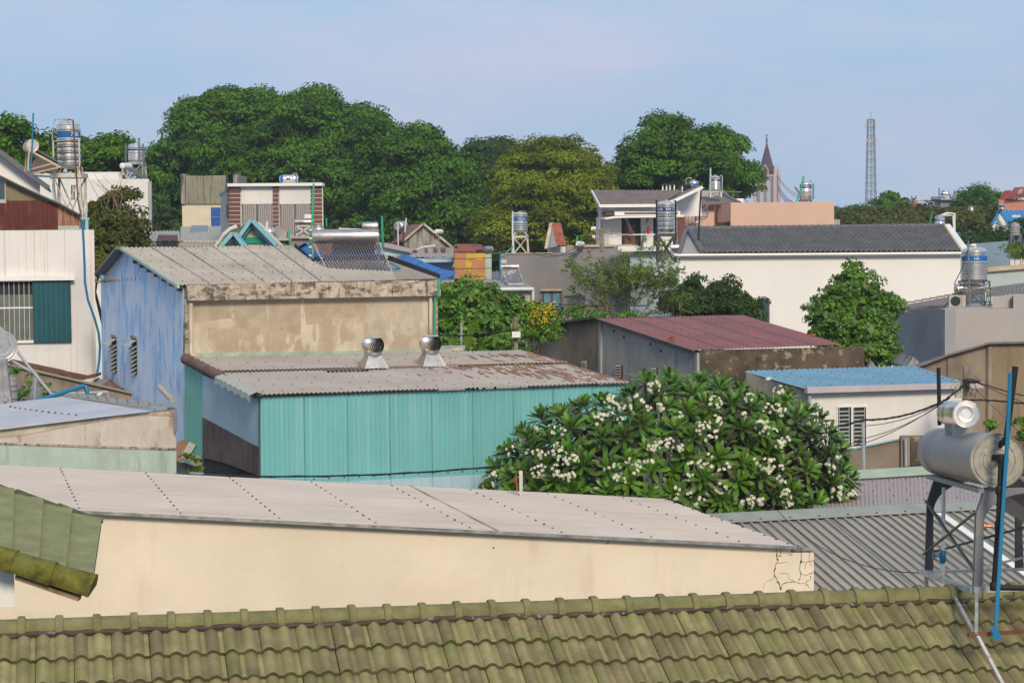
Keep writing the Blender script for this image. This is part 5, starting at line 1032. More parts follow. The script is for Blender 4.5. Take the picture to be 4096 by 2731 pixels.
# brick striped building
w = Wall(914, 104, 1293, 104); H = thing('striped_brick_building', P(1100, 850, 104), 'building with dark red striped piers, white panels and striped curtains', 'building')
b = B(); w.block(b, [(914, 746), (1291, 744)], 9, inn=.12); b.build('wall', M['white'], H)
b = B()
for x0, x1 in ((915, 964), (1091, 1117), (1243, 1291)): w.box(b, x0, 745, x1, 1100, .05, .15)
b.build('pier', M['redbrick'], H)
b = B()
for x0, x1 in ((915, 964), (1091, 1117), (1243, 1291)):
    for k in range(12): w.box(b, x0 - .3, 757 + k * 17.2, x1 + .3, 758.4 + k * 17.2, .07, -.04)
b.build('joint_line', M['white'], H)
b = B(); w.box(b, 912, 735, 1292, 744, .35, 1); b.build('cornice', M['white_clean'], H)
for x0, x1 in ((967, 1089), (1119, 1241)):
    b = B(); w.box(b, x0, 816, x1, 960, -.02, .11); o2 = b.build('window', M['frame_dark'], H)
    b = B(); A_, B2 = w.at(x0 + 3, 950, .02), w.at((x0 + x1) / 2 - 2, 950, .02); 
    for a0, a1 in ((x0 + 3, (x0 + x1) / 2 - 3), ((x0 + x1) / 2 + 3, x1 - 3)): corr(b, w.at(a0, 950, .0), w.at(a1, 950, .0), w.at(a1, 818, .0), w.at(a0, 818, .0), .105, .02, 'v', seg=6)
    o3 = b.build('curtain', M['curtain'], o2)
    b = B()
    for a0, a1 in ((x0 + 3, (x0 + x1) / 2 - 3), ((x0 + x1) / 2 + 3, x1 - 3)):
        n = int((a1 - a0) / 8.3)
        for k in range(n): w.box(b, a0 + 3 + k * 8.3, 818, a0 + 6 + k * 8.3, 950, .055, -.045)
    b.build('curtain_stripe', mat('dark_stripe', (.16, .11, .12)), o2)
b = B(); w.box(b, 965, 744, 1091, 816, .01, .1); w.box(b, 1117, 744, 1243, 816, .01, .1); b.build('panel', M['white'], H)
w = Wall(883, 106, 915, 104.2); b = B(); w.block(b, [(883, 778), (913, 752)], .3); b.build('side_wall', M['sage'], H)
b = B(); b.bar(P(880, 780, 105.9), P(912, 757, 104.3), .12); b.build('side_coping', M['aqua'], H)
b = B(); b.prism([P(903, 700, 104.5), P(911, 696, 103.6), P(915, 870, 103.6), P(905, 870, 104.5)], (0, .08, 0)); o_ = b.build('side_sign', M['frame_dark'], None); tag(o_, 'tall narrow dark signboard seen edge on at the left corner of the striped building', 'sign')
b = B(); b.prism([P(904, 770, 104.4), P(911, 768, 103.5), P(913, 820, 103.5), P(905, 820, 104.4)], (0, -.03, 0)); b.build('pale_lettering', M['palesheet'], o_)

# teal gables
H = thing('teal_gable_house', P(1100, 980, 88), 'house front with two nested aqua edged gables striped emerald and cream', 'house')
def gable(ap, l, r, Y, mt, par, wd=.28, nm='gable_trim', dep=.5):
    b = B(); 
    for e in (l, r): b.bar(P(ap[0], ap[1], Y), P(e[0], e[1], Y), dep, wd)
    return b.build(nm, mt, par)
gable((1008, 888), (955, 962), (1104, 985), 88, M['aqua'], H); 
b = B(); b.prism([P(1008, 886, 88.1), P(1112, 990, 88.1), P(905, 1000, 88.1)], (0, 3, 0)); b.build('gable_wall', M['creamp'], H)
b = B(); gy = Wall(900, 88, 1120, 88); 
def tri_band(y0, y1, ap, l, r):
    def xl(y): return ap[0] + (l[0] - ap[0]) * (y - ap[1]) / (l[1] - ap[1])
    def xr(y): return ap[0] + (r[0] - ap[0]) * (y - ap[1]) / (r[1] - ap[1])
    gy.poly(b, [(xl(y0), y0), (xr(y0), y0), (xr(y1), y1), (xl(y1), y1)], .02, 0)
tri_band(892, 923, (1008, 890), (940, 990), (1100, 990)); tri_band(949, 973, (1008, 890), (940, 990), (1100, 990)); b.build('emerald_band', M['green'], H)
b = B()
for a, c in (((1008, 882), (950, 966)), ((1008, 882), (1106, 982))): b.bar(P(*a, 87.6), P(*c, 87.6), .6, .10)
for a, c in (((936, 932), (885, 990)), ((936, 932), (982, 990))): b.bar(P(*a, 86.6), P(*c, 86.6), .5, .12)
b.build('eave_board', M['aqua'], H)
gable((936, 938), (885, 995), (980, 990), 87, M['aqua'], H)
b = B(); b.prism([P(936, 940, 87.1), P(978, 992, 87.1), P(895, 992, 87.1)], (0, 1, 0)); b.build('inner_gable', M['concrete'], H)
b = B(); b.prism([P(1008, 888, 88.3), P(948, 912, 93), P(845, 1000, 93), P(890, 1000, 87.6)], (0, 0, -.1)); b.build('mossy_roof', M['asbestos'], H)
b = B(); b.path([P(948, 905, 93), P(920, 916, 93), P(895, 938, 93), P(850, 1000, 93)], .09, 5); b.build('broken_verge', M['white'], H)
pipe('vent_pipe', [P(1066, 935, 89), P(1068, 895, 89), P(1070, 885, 89)], .05, 'whitepipe', 'crooked white vent pipe behind the aqua gable', 'pipe')
w = Wall(1090, 96, 1180, 96); H = thing('small_mossy_gable', P(1120, 960, 96), 'small blackened cement gable right of the aqua gables', 'wall')
b = B(); w.block(b, [(1092, 920), (1108, 901), (1178, 945)], 1.5); b.build('wall', M['streaked'], H)
b = B(); w.box(b, 1095, 953, 1160, 962, .3, 1); b.build('ledge', M['palesheet'], H)
w = Wall(1165, 92, 1330, 92); H = thing('mossy_brown_block', P(1220, 1000, 92), 'brown stained cement block carrying a small solar heater', 'building')
b = B(); w.block(b, [(1165, 952), (1330, 952)], 5); b.build('wall', M['brownwall'], H); b = B(); w.box(b, 1163, 943, 1330, 953, .2, 3); b.build('slab', M['grey_paint'], H)
b = B(); w.box(b, 1246, 990, 1330, 1030, .8, 0); b.build('brick_patch', M['brick'], H)

# grey gable with red roof
w = Wall(1560, 104, 1815, 104); H = thing('grey_gable_house', P(1690, 950, 104), 'soot streaked grey gable with a red sheet roof in front of the big trees', 'house')
b = B(); w.block(b, [(1615, 975), (1618, 963), (1692, 898), (1800, 985), (1815, 985)], 5); b.build('gable_wall', M['streaked'], H)
b = B(); b.bar(w.at(1694, 895, .1), w.at(1808, 987, .1), .3, .1); b.bar(w.at(1694, 895, .1), w.at(1612, 966, .1), .3, .1); b.build('gable_coping', M['concrete'], H)
b = B(); b.prism([w.at(1692, 901, .0), w.at(1622, 961, .0), P(1555, 985, 108), P(1640, 906, 108)], (0, 0, .08)); b.build('red_roof', M['redroof'], H)
b = B(); b.bar(P(1641, 906, 108), P(1556, 985, 108), .25, .1); b.build('verge', M['oldsheet'], H)
b = B(); Wk = Wall(1700, 101, 1815, 101); Wk.block(b, [(1712, 990), (1816, 990)], 2); b.build('low_wall', M['streaked'], H)
# pale blue flat houses
w = Wall(1640, 86, 1822, 86); H = thing('periwinkle_house', P(1730, 1080, 86), 'periwinkle blue flat roofed house with a white framed window', 'house')
b = B(); w.block(b, [(1640, 1043), (1820, 1043)], 6, inn=.15); b.build('wall', M['periwinkle'], H)
b = B(); w.poly(b, [(1640, 1032), (1831, 1030), (1831, 1047), (1640, 1052)], .45, 0); b.build('fascia', mat('weathered_pale_blue', (.36, .48, .54), vary=.12, vs=2, stains=[((.2, .22, .24), .6, .1, (5, 5, 3), .4)]), H)
b = B(); corr(b, w.at(1638, 1031, .4), w.at(1829, 1029, .4), P(1790, 1013, 91), P(1645, 1015, 91), .2, .02, 'v'); b.build('roof_sheet', M['pinkroof'], H)
b = B(); w.box(b, 1812, 1050, 1822, 1130, .03, 0); b.build('corner_pilaster', M['skyblue'], H)
b = B(); w.box(b, 1716, 1097, 1768, 1125, .05, 0); o2 = b.build('window', M['white_clean'], H); b = B(); w.box(b, 1720, 1101, 1740, 1125, .06, -.04); w.box(b, 1744, 1101, 1764, 1125, .06, -.04); b.build('pane', M['darkframe'], o2)
w = Wall(1530, 90, 1640, 90); H = thing('powder_blue_house', P(1580, 1020, 90), 'powder blue wall with a rounded grey sheet roof above a stone clad ledge', 'house')
b = B(); w.block(b, [(1500, 978), (1640, 1005)], 4); b.build('wall', M['skyblue'], H)
b = B(); b.prism([w.at(1500, 968, .3), w.at(1535, 972, .3), w.at(1652, 1000, .3), w.at(1645, 1011, .3), w.at(1500, 982, .3)], (0, 4, 0)); b.build('roof_sheet', M['pinkroof'], H)
b = B(); w.box(b, 1500, 1023, 1700, 1043, .9, -.3); tag(b.build('stone_ledge', M['stone'], H), None)
b = B(); w.block(b, [(1530, 1044), (1642, 1044)], .5, inn=-.4); b.build('brick_wall', mat('grey_brick', (.2, .18, .14), vary=.3, vs=9), H)
# orange banner
w = Wall(1817, 80, 1942, 80); H = thing('banner_building', P(1880, 1070, 80), 'narrow mint grey building behind the orange banner', 'building')
b = B(); w.block(b, [(1822, 1016), (1966, 1017)], 4, inn=.1); b.build('wall', M['mint'], H)
b = B(); w.box(b, 1824, 985, 1930, 1009, -2, 3); b.prism([P(1820, 985, 84), P(1928, 985, 84), P(1900, 982, 86), P(1820, 982, 86)], (0, 0, .06)); b.prism([P(1817, 1012, 82), P(1920, 1012, 82), P(1893, 984, 86), P(1817, 984, 86)], (0, 0, .05)); b.build('roof', M['redroof'], H)
b = B(); b.bar(P(1890, 980, 85), P(1930, 1012, 81), .25, .12); b.build('roof_verge', M['dark'], H)
b = B(); w.box(b, 1818, 1013, 1942, 1119, .05, .0); H2 = tag(b.build('banner', M['orange'], None), 'large orange banner with golden upside down lettering, left of the dark gap', 'banner')
def text(s_, h, align='CENTER'):
    cu = bpy.data.curves.new('t', 'FONT'); cu.body = s_; cu.size = h; cu.align_x = align; cu.extrude = 0; cu.resolution_u = 3; o = bpy.data.objects.new('t', cu); sc.collection.objects.link(o)
    dg = bpy.context.evaluated_depsgraph_get(); ev = o.evaluated_get(dg); me = ev.to_mesh(); vs = [tuple(v.co) for v in me.vertices]; fs = [tuple(p.vertices) for p in me.polygons]; ev.to_mesh_clear()
    bpy.data.objects.remove(o); return vs, fs
def flat_text(s_, h, c, u, n, mt, par, name='lettering', rot=0):
    vs, fs = text(s_, h); ca, sa = math.cos(rot), math.sin(rot); up = V((0, 0, 1)); b = B()
    b.mesh([V(c) + V(u) * (x * ca - y * sa) + up * (x * sa + y * ca) + V(n) * .02 for x, y, z in vs], fs); return b.build(name, mt, par)
b = B(); w.poly(b, [(1864, 1014), (1940, 1014), (1940, 1032), (1920, 1042), (1885, 1034), (1864, 1040)], .06, -.05); p_ = w.at(1873, 1057); 
b.lathe(p_ + w.n * .06, w.n, [(.14, 0), (.14, .01)], 16); b.build('gold_shape', M['banneryel'], H2)
b = B(); w.box(b, 1863, 1013, 1864, 1119, .06, -.05); b.build('seam', M['timber'], H2)
for s_, x, y, h in (('Vượng', 1883, 1075, .19), ('Thịnh', 1892, 1091, .19), ('Khang', 1927, 1093, .19), ('An', 1928, 1110, .17)): flat_text(s_, h, w.at(x, y, .07), w.u, w.n, M['gold'], H2, rot=math.pi)
flat_text('Ruby', .32, w.at(1842, 1054, .07), w.u, w.n, M['banneryel'], H2, rot=math.pi)
b = B(); 
for x in (1968,): w.box(b, x, 1018, x + 1, 1119, .1, 0)
pipe('blue_pole', [P(2001, 1005, 78), P(1999, 1120, 78)], .03, 'bluepipe', 'thin blue plastic pole beside the dark gap right of the orange banner', 'pole')

# ============================================================ debris lean-to below the left house
w = Wall(-100, 45.5, 604, 46.8); H = thing('brown_lean_to', P(300, 1560, 46), 'low brown cement wall with a raked edge and loose rusted sheets on top', 'shed')
b = B(); w.block(b, [(-100, 1440), (30, 1462), (565, 1586)], .3); b.build('wall', M['brownwall'], H)
b = B(); w.poly(b, [(-100, 1433), (30, 1452), (565, 1576), (565, 1583), (30, 1461), (-100, 1443)], .1, .1); b.build('edge_strip', M['oldsheet'], H)
b = B(); w.box(b, 565, 1560, 604, 1640, .1, .3); b.build('end_pier', M['streaked'], H)
b = B(); random.seed(3)
for (x0, y0, x1, y1, Y) in ((30, 1456, 240, 1500, 47.5), (220, 1498, 330, 1520, 47.2), (330, 1520, 385, 1508, 47.6)):
    b.prism([P(x0, y0, Y), P(x1, y1, Y), P(x1 + 20, y1 - 10, Y + 2), P(x0 + 20, y0 - 10, Y + 2)], (0, 0, .06))
b.build('roof_sheet', M['rust'], H)
for (a, b_, c_, d_, Y, mt, lab) in (((360, 1532), (405, 1545), (440, 1522), (385, 1513), 47.3, 'palesheet', 'grey crumpled roofing sheet'), ((395, 1545), (475, 1562), (500, 1532), (440, 1520), 47.2, 'rustsheet2', 'brown rusted roofing sheet, middle of the three'), ((475, 1562), (560, 1582), (565, 1558), (500, 1535), 47.0, 'rustsheet', 'dark rusted roofing sheet, nearest the end pier')):
    b = B(); corr(b, P(*a, Y), P(*b_, Y), P(*c_, Y + 1.8), P(*d_, Y + 1.8), .09, .018, 'v'); tag(b.build('roofing_sheet', M[mt], None), lab + ' lying on the brown lean-to', 'roofing sheet', 'loose sheets on the lean-to')
b = B(); w.box(b, 150, 1575, 200, 1600, .02, 0); w.box(b, 300, 1564, 312, 1572, .03, 0); w.box(b, 340, 1566, 350, 1572, .03, 0); b.build('hole', M['dark'], H)
# slatted fence
H = thing('slat_fence', P(100, 1600, 44), 'short bluish slatted fence under the raked brown wall', 'fence'); b = B(); 
for k in range(16): p = P(62 + k * 7, 1590, 44); b.cbox(p, .028, .012, .5, (1, 0, 0))
b.build('slats', mat('blue_grey_slat', (.20, .24, .27)), H)
# small bottom debris between walls
H = thing('scrap_pile', P(700, 1800, 36), 'heap of old boards and fibro offcuts in the narrow gap by the teal shed', 'scrap')
for pts, Y, mt, nm in ((((705, 1770), (740, 1757), (752, 1762), (735, 1815), (707, 1830)), 37.6, 'timber', 'board'), (((725, 1825), (755, 1765), (783, 1780), (750, 1835)), 37.2, 'palesheet', 'fibro_piece'), (((703, 1828), (760, 1830), (765, 1840), (705, 1842)), 36.8, 'timber', 'board'), (((765, 1815), (805, 1822), (805, 1870), (765, 1862)), 37.3, 'oldsheet', 'post_stub'), (((700, 1842), (740, 1850), (790, 1866), (770, 1885), (703, 1885)), 36.4, 'frame_dark', 'old_sheet')):
    b = B(); b.prism([P(x, y, Y) for x, y in pts], (0, .15, -.02)); b.build(nm, M[mt], H)
b = B(); b.prism([P(755, 1892, 35.3), P(806, 1896, 35.3), P(806, 1905, 35.3), P(755, 1903, 35.3)], (0, .3, 0)); b.build('plastic_sheet', M['greyroof2'], H)
b = B(); b.prism([P(700, 1885, 38), P(1040, 1905, 38), P(1040, 1920, 36), P(700, 1905, 36)], (0, 0, -.1)); tag(b.build('lower_roof', M['frame_dark'], H), None)
b = B(); b.tube(P(640, 1548, 42), P(688, 1598, 41), .06, 10); tag(b.build('spout', M['acunit'], None, smooth=True), 'short beige spout pipe sticking out between the blue wall and teal shed', 'pipe')

# ============================================================ far right small things
def simple_house(name, label, x0, x1, ytop, Y, wallm, roofm, dep=6, ridge=None, cat='house', z0=0):
    w = Wall(x0, Y, x1, Y); H = thing(name, w.at((x0 + x1) / 2, 900), label, cat); b = B(); w.block(b, [(x0, ytop), (x1, ytop)], dep, z0=z0); b.build('wall', M[wallm], H); return w, H
w, H = simple_house('red_roofed_coral_house', 'coral red house with a steep deep red roof at the right edge', 3995, 4150, 800, 150, 'salmon', 'redtile')
b = B(); b.prism([P(4028, 797, 149.5), P(4200, 780, 149.5), P(4200, 750, 154), P(4058, 758, 154)], (0, 0, .15)); b.build('roof', M['redtile'], H)
b = B(); b.prism([P(4070, 779, 149.8), P(4085, 776, 149.8), P(4092, 768, 151.2), P(4080, 770, 151.2)], (0, -.1, .25)); b.build('patched_tiles', M['beige'], H)
H = thing('coral_dormer_house', P(4020, 810, 152), 'narrow coral tower with a steep red roof left of the coral house', 'house')
b = B(); w = Wall(3990, 152, 4050, 152); w.block(b, [(3996, 808), (4046, 768), (4052, 780), (4036, 806)], 3, z0=w.at(4000, 812).z); b.build('gable', M['redhouse'], H)
b = B(); b.prism([P(3996, 806, 151.8), P(4032, 806, 151.8), P(4044, 766, 153), P(4018, 768, 153)], (0, 0, .1)); b.build('roof', M['redtile'], H); b = B(); w.block(b, [(3994, 808), (4000, 808)], .5); w.block(b, [(4000, 820), (4036, 820)], 1, z0=w.at(4000, 824).z); b.build('post', M['redhouse'], H)
H = thing('blue_roofed_house', P(4030, 880, 140), 'house with a bright blue sheet roof and white gable below the coral houses', 'house')
b = B(); w = Wall(3960, 140, 4060, 140); w.block(b, [(3968, 905), (3996, 846), (4036, 905)], 6); b.build('gable_wall', M['white_clean'], H)
b = B(); corr(b, P(4048, 912, 139.4), P(4250, 912, 139.4), P(4250, 842, 143), P(3999, 843, 143), .3, .03, 'v'); b.build('roof_sheet', M['brightblue'], H)
b = B(); b.bar(P(3998, 842, 139.5), P(3968, 900, 139.5), .25, .15); b.bar(P(3998, 842, 139.3), P(4044, 912, 139.3), .25, .15); b.build('bargeboard', M['brightblue'], H)
b = B(); 
w, H = simple_house('roof_terrace_house', 'pale house with a flat slab terrace and a lying steel tank on the horizon', 3735, 3830, 800, 190, 'white', 'tile_grey')
b = B(); w.box(b, 3706, 799, 3740, 803, .3, 5); w.box(b, 3750, 797, 3826, 801, 1.5, 5); b.build('slab', M['beige'], H); b = B(); w.box(b, 3712, 808, 3732, 830, .1, 0); w.box(b, 3752, 802, 3800, 830, 1, -.5); b.build('opening', M['frame'], H)
b = B(); w.block(b, [(3672, 803), (3712, 806)], 4); b.build('side_wall', mat('pale_lavender', (.42, .46, .56)), H)
w, H = simple_house('twin_spike_house', 'small orange gabled house with two roof spikes on the horizon', 3636, 3674, 815, 200, 'salmon', 'tile_grey')
b = B(); w.block(b, [(3648, 815), (3660, 796), (3674, 815)], 3, z0=w.at(3650, 816).z); b.build('gable', M['salmon'], H); b = B(); b.prism([P(3634, 816, 199.6), P(3650, 816, 199.6), P(3662, 795, 199.6), P(3648, 797, 203)], (0, 0, .1)); b.tube(P(3664, 797, 200), P(3664, 783, 200), .06, 5); b.tube(P(3647, 797, 202), P(3647, 783, 202), .06, 5); b.build('roof', M['tile_grey'], H)
w, H = simple_house('grey_hip_house', 'grey tiled roof partly hidden by the feathery tree on the horizon', 3815, 3900, 818, 185, 'white', 'tile_grey'); b = B(); b.prism([P(3812, 820, 184), P(3920, 818, 184), P(3895, 788, 188), P(3832, 790, 188)], (0, 0, .1)); b.build('roof', M['tile_grey'], H)
w, H = simple_house('far_red_roof_house', 'tiny house with a dark red roof left of the lattice mast', 3400, 3420, 852, 330, 'white', 'redtile'); b = B(); b.prism([P(3396, 853, 329), P(3420, 853, 329), P(3414, 840, 332), P(3400, 840, 332)], (0, 0, .2)); b.build('roof', M['redtile'], H)
w, H = simple_house('far_white_gable_house', 'tiny white house with a thin red roof edge just right of the pink wall', 3338, 3366, 838, 330, 'white', 'redtile'); b = B(); b.bar(P(3336, 828, 329), P(3368, 842, 329), 3, .3); b.build('roof', M['redtile'], H)
H = thing('blue_green_shed', P(3890, 960, 150), 'bright blue and green sheds glimpsed under the flat brown green tree', 'shed'); b = B(); w = Wall(3810, 150, 4030, 150); w.block(b, [(3810, 928), (3960, 935)], 4); b.build('blue_wall', M['brightblue'], H); b = B(); w.block(b, [(3900, 940), (3995, 940)], 4, inn=-.6); b.build('green_wall', M['green'], H); b = B(); w.block(b, [(3990, 935), (4060, 930)], 4, inn=-.2); b.build('white_wall', M['white'], H)
H = thing('small_tiled_gable', P(2210, 950, 100), 'narrow steep terracotta tiled gable roof in front of the yellow green tree', 'house')
tileroof('roof_tiles', M['tile_red'], P(2228, 985, 98), P(2264, 984, 98), P(2244, 894, 99.5), P(2204, 893, 99.5), H, pitch=.22, rows=10, amp=.06, lip=.05, seg=4)
b = B(); b.prism([P(2205, 895, 99.4), P(2229, 985, 98), P(2188, 993, 98.6)], (0, .5, 0)); b.build('gable', M['grey_side'], H); b = B(); b.bar(P(2204, 893, 99.3), P(2184, 995, 98.3), .15, .06); b.build('verge', M['concrete'], H); w = Wall(2188, 99, 2262, 99); b = B(); w.block(b, [(2190, 986), (2262, 986)], 1.5); b.build('wall', M['white'], H)
b = B(); w.block(b, [(2263, 978), (2330, 985)], 2); tag(b.build('mossy_side_wall', M['streaked'], H), None)
# ============================================================ water tanks
def cyl_text(s_, h, c, r, z, ang0, mt, par):
    vs, fs = text(s_, h); b = B()
    b.mesh([V((c.x + (r + .004) * math.sin(ang0 + x / r), c.y - (r + .004) * math.cos(ang0 + x / r), z + y)) for x, y, _ in vs], fs); return b.build('lettering', mt, par)
def vtank(x, y0, y1, wpx, Y, label, band=None, bt=(.22, .33), txt=None, rings=(), mt='steel', textang=0, group='upright steel water tanks', txh=None):
    r = wpx * Y / F / 2; top = P(x, y0, Y); bot = P(x, y1, Y); c = V((bot.x, bot.y + r, bot.z)); h = top.z - bot.z
    T = thing('water_tank', c, label, 'water tank', group)
    prof = [(.02, -.10 * r), (r * .55, -.10 * r + .02), (r * .97, .03 * h)]; dome = .10 * h
    z = .04 * h; prof += [(r, z)]; e_ = .0085 * (1 + Y / 60)
    for t in sorted(rings, reverse=True):     # t measured from top
        zz = h * (1 - t)
        if zz < z + .02: continue
        e_ = .0085 * (1 + Y / 60); prof += [(r, zz - e_ * 1.6), (r * 1.045, zz - e_ * .5), (r * 1.045, zz + e_ * .5), (r, zz + e_ * 1.6)]
    prof = sorted(prof[3:], key=lambda q: q[1]); prof = [(.02, -.12 * r), (r * .5, -.11 * r), (r * .985, .02 * h)] + prof
    prof += [(r, h - dome), (r * 1.02, h - dome + .01), (r * .98, h - dome + .02), (r * .88, h - dome * .5), (r * .68, h - dome * .22), (r * .42, h - dome * .06), (r * .40, h), (.02, h + .01)]
    b = B(); b.lathe(c, (0, 0, 1), prof, 40); b.build('body', M[mt], T, smooth=True, ang=30)
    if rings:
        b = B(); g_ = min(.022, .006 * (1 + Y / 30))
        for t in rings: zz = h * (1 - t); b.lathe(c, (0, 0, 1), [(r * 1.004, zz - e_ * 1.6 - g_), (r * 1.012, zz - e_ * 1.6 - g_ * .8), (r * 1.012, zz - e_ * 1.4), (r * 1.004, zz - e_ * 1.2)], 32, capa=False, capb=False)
        b.build('rib_reflections', M['rib_reflection'], T, smooth=True)  # dark bands paint in the reflection of dark surroundings below each rib
    b = B(); b.lathe(c + Zv * (h), (0, 0, 1), [(r * .28, 0), (r * .28, .03), (r * .1, .05)], 16); b.build('lid', M['steel2'], T, smooth=True)
    if band:
        z1, z0 = h * (1 - bt[0]), h * (1 - bt[1]); b = B(); b.lathe(c, (0, 0, 1), [(r * 1.008, z0), (r * 1.012, z0 + .005), (r * 1.012, z1 - .005), (r * 1.008, z1)], 48, capa=False, capb=False); bn = b.build('band', M[band], T, smooth=True)
        if txt: cyl_text(txt, txh or (z1 - z0) * .75, c, r * 1.012, c.z + z0 + (z1 - z0) * .25, textang, M['letter'], bn)
    return T, c, r, h
def stand(c, r, ztop, zbot, label, mt='galv', splay=1.15, th=.05, brace=True, group='water tank stands', shelf=True):
    H = thing('tank_stand', V((c.x, c.y, zbot)), label, 'tank stand', group); u = .92 * r; cs = [V((c.x + sx * u, c.y + sy * u, ztop)) for sx, sy in ((-1, -1), (1, -1), (1, 1), (-1, 1))]; fs = [V((c.x + sx * u * splay, c.y + sy * u * splay, zbot)) for sx, sy in ((-1, -1), (1, -1), (1, 1), (-1, 1))]
    for a, f_ in zip(cs, fs): b = B(); b.bar(a, f_, th); b.build('leg', M[mt], H)
    b = B()
    for k in range(4): b.bar(cs[k], cs[(k + 1) % 4], th * 1.2)
    b.build('top_frame', M[mt], H)
    if brace:
        b = B()
        for k in range(4): b.bar(cs[k], fs[(k + 1) % 4], th * .6); b.bar(fs[k], cs[(k + 1) % 4], th * .6)
        b.build('cross_brace', M[mt], H)
    return H
def rg(*g_):
    out = []
    for a in g_: out += [a - .018, a, a + .018]
    return out
# 700 tank
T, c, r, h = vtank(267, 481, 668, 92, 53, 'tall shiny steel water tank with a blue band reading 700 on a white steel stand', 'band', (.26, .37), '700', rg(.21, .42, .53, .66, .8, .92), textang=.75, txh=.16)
zs = P(267, 705, 53).z; zb = P(267, 870, 53).z
H = stand(c, r * 1.25, zs, zb - .6, 'tall white angle iron stand under the blue banded 700 tank', 'rusty_white', 1.02, .05)
b = B()
for sx in (-1, 1):
    for sy in (-1, 1): b.bar(V((c.x + sx * r * .9, c.y + sy * r * .9, c.z + .02)), V((c.x + sx * r * 1.05, c.y + sy * r * 1.05, zs)), .025)
b.cbox(V((c.x, c.y, zs + .02)), r * 2.7, r * 2.7, .12)
for sx, tt in ((-1.12, .55), (1.12, .60)): b.bar(V((c.x + sx * r, c.y - r * 1.05, zs)), V((c.x + sx * r, c.y - r * 1.05, c.z + h * tt)), .03)
b.bar(V((c.x - 1.12 * r, c.y - r * 1.05, c.z + h * .55)), V((c.x + 1.12 * r, c.y - r * 1.05, c.z + h * .6)), .018)
b.build('cradle', M['rusty_white'], H)
pipe('tank_pipe', [V((c.x - .1, c.y, c.z + h + .04)), V((c.x - r * 1.0, c.y - .2, c.z + h + .02)), V((c.x - r * 1.2, c.y - .3, c.z + h * .8)), V((c.x - r * 1.15, c.y - .3, zs - .2))], .018, 'steel2', 'thin curved pipe running down the left of the 700 tank', 'pipe')
pipe('tank_pipe', [P(272, 492, 52.5), P(273, 479, 52.5), P(292, 480, 52.5), P(303, 650, 52.5), P(312, 800, 52.5), P(325, 865, 52.3)], .02, 'rust', 'rusty brown pipe hooked over the 700 tank top and slanting down its front', 'pipe')
b = B(); z0 = P(300, 800, 54).z
for s_ in (-1, 1): b.bar(P(292 + s_ * 5, 740, 54), P(292 + s_ * 5, 800, 54), .03)
for k in range(6): b.bar(P(287, 745 + k * 10, 54), P(297, 745 + k * 10, 54), .02)
tag(b.build('ladder', M['galv'], None), 'small white ladder hanging under the 700 tank stand', 'ladder')
# solar heater left of it
def hsolar(x, y, wpx, dpx, Y, label, tubes=20, tubelen=None, drop=None, drum=True, az=0, ntext=None, legs=True, tank_mt='steel2', bottom=None, group=None, tubem='tube'):
    """horizontal tank centred at the pixel, tubes sloping down to the 'bottom' pixel rail (x0,x1,y)"""
    c = P(x, y, Y); u = V((math.cos(az), math.sin(az), 0)); L_ = wpx * Y / F; r = dpx * Y / F / 2; H = thing('solar_water_heater', c - Zv * 1.0, label, 'solar heater', group)
    a, e = c - u * L_ / 2, c + u * L_ / 2; b = B(); b.lathe(a, u, [(r * .6, -.02), (r * .96, -.01), (r, .02), (r, L_ * .5), (r * 1.005, L_ * .51), (r, L_ * .52), (r, L_ - .02), (r * .96, L_ + .01), (r * .6, L_ + .02)], 40); b.build('storage_tank', M[tank_mt], H, smooth=True)
    if bottom:
        x0, x1, yb, Yb = bottom; p0, p1 = P(x0, yb, Yb), P(x1, yb, Yb); b = B(); n = tubes; 
        for i in range(n):
            t = (i + .5) / n; s_ = a.lerp(e, .04 + .92 * t) - Zv * r * .75 + V((0, -.0, 0)); b.tube(s_, p0.lerp(p1, .02 + .96 * t), min(.024, (e - a).length / n * .30), 8)
        b.build('vacuum_tubes', M[tubem], H, smooth=True)
        b = B(); b.bar(p0, p1, .09, .07); b.build('bottom_rail', M['steel2'], H)
        b = B()
        for q0, q1 in ((a, p0), (e, p1)):
            b.bar(q0 - Zv * r * .9, q1, .03); f_ = V((q0.x, q0.y + .05, q1.z - .05)); b.bar(q0 - Zv * r * .9, f_, .03); b.bar(f_, q1, .025); b.bar(f_, q0.lerp(q1, .55), .025)
        b.build('support_frame', M['galv'], H)
    return H, c, r, u
H, c, r, u = hsolar(1382, 945, 262, 56, 46.6, 'large solar heater with twenty odd vacuum tubes on the pale fibro roof', 23, bottom=(1323, 1578, 1107, 44.7))
b = B(); s0 = P(1450, 904, 46.8); 
b.lathe(s0, (1, 0, 0), [(.05, -.01), (.085, 0), (.09, .02), (.09, .33), (.085, .35), (.05, .36)], 28); fd = b.build('feed_tank', M['steel2'], None, smooth=True); tag(fd, 'small steel drum standing on top of the large roof solar heater', 'water tank')
pipe('tank_pipe', [P(1355, 915, 46.9), P(1455, 919, 46.9)], .018, 'whitepipe', 'white horizontal pipe just above the large roof solar heater', 'pipe')
pipe('green_pipe', [P(1524, 867, 46.7), P(1528, 867, 46.7), P(1529, 920, 46.7), P(1533, 990, 46.9)], .025, 'greenpipe', 'green pipe with a bent top at the right end of the roof solar heater', 'pipe')
pipe('green_pipe', [P(1255, 735, 46.2), P(1250, 860, 46.2), P(1243, 940, 46.2), P(1241, 1050, 46.2), P(1240, 1082, 46.2), P(1262, 1086, 46.2)], .022, 'greenpipe', 'tall thin green pipe wrapped with rags at the left end of the roof solar heater', 'pipe')
b = B()
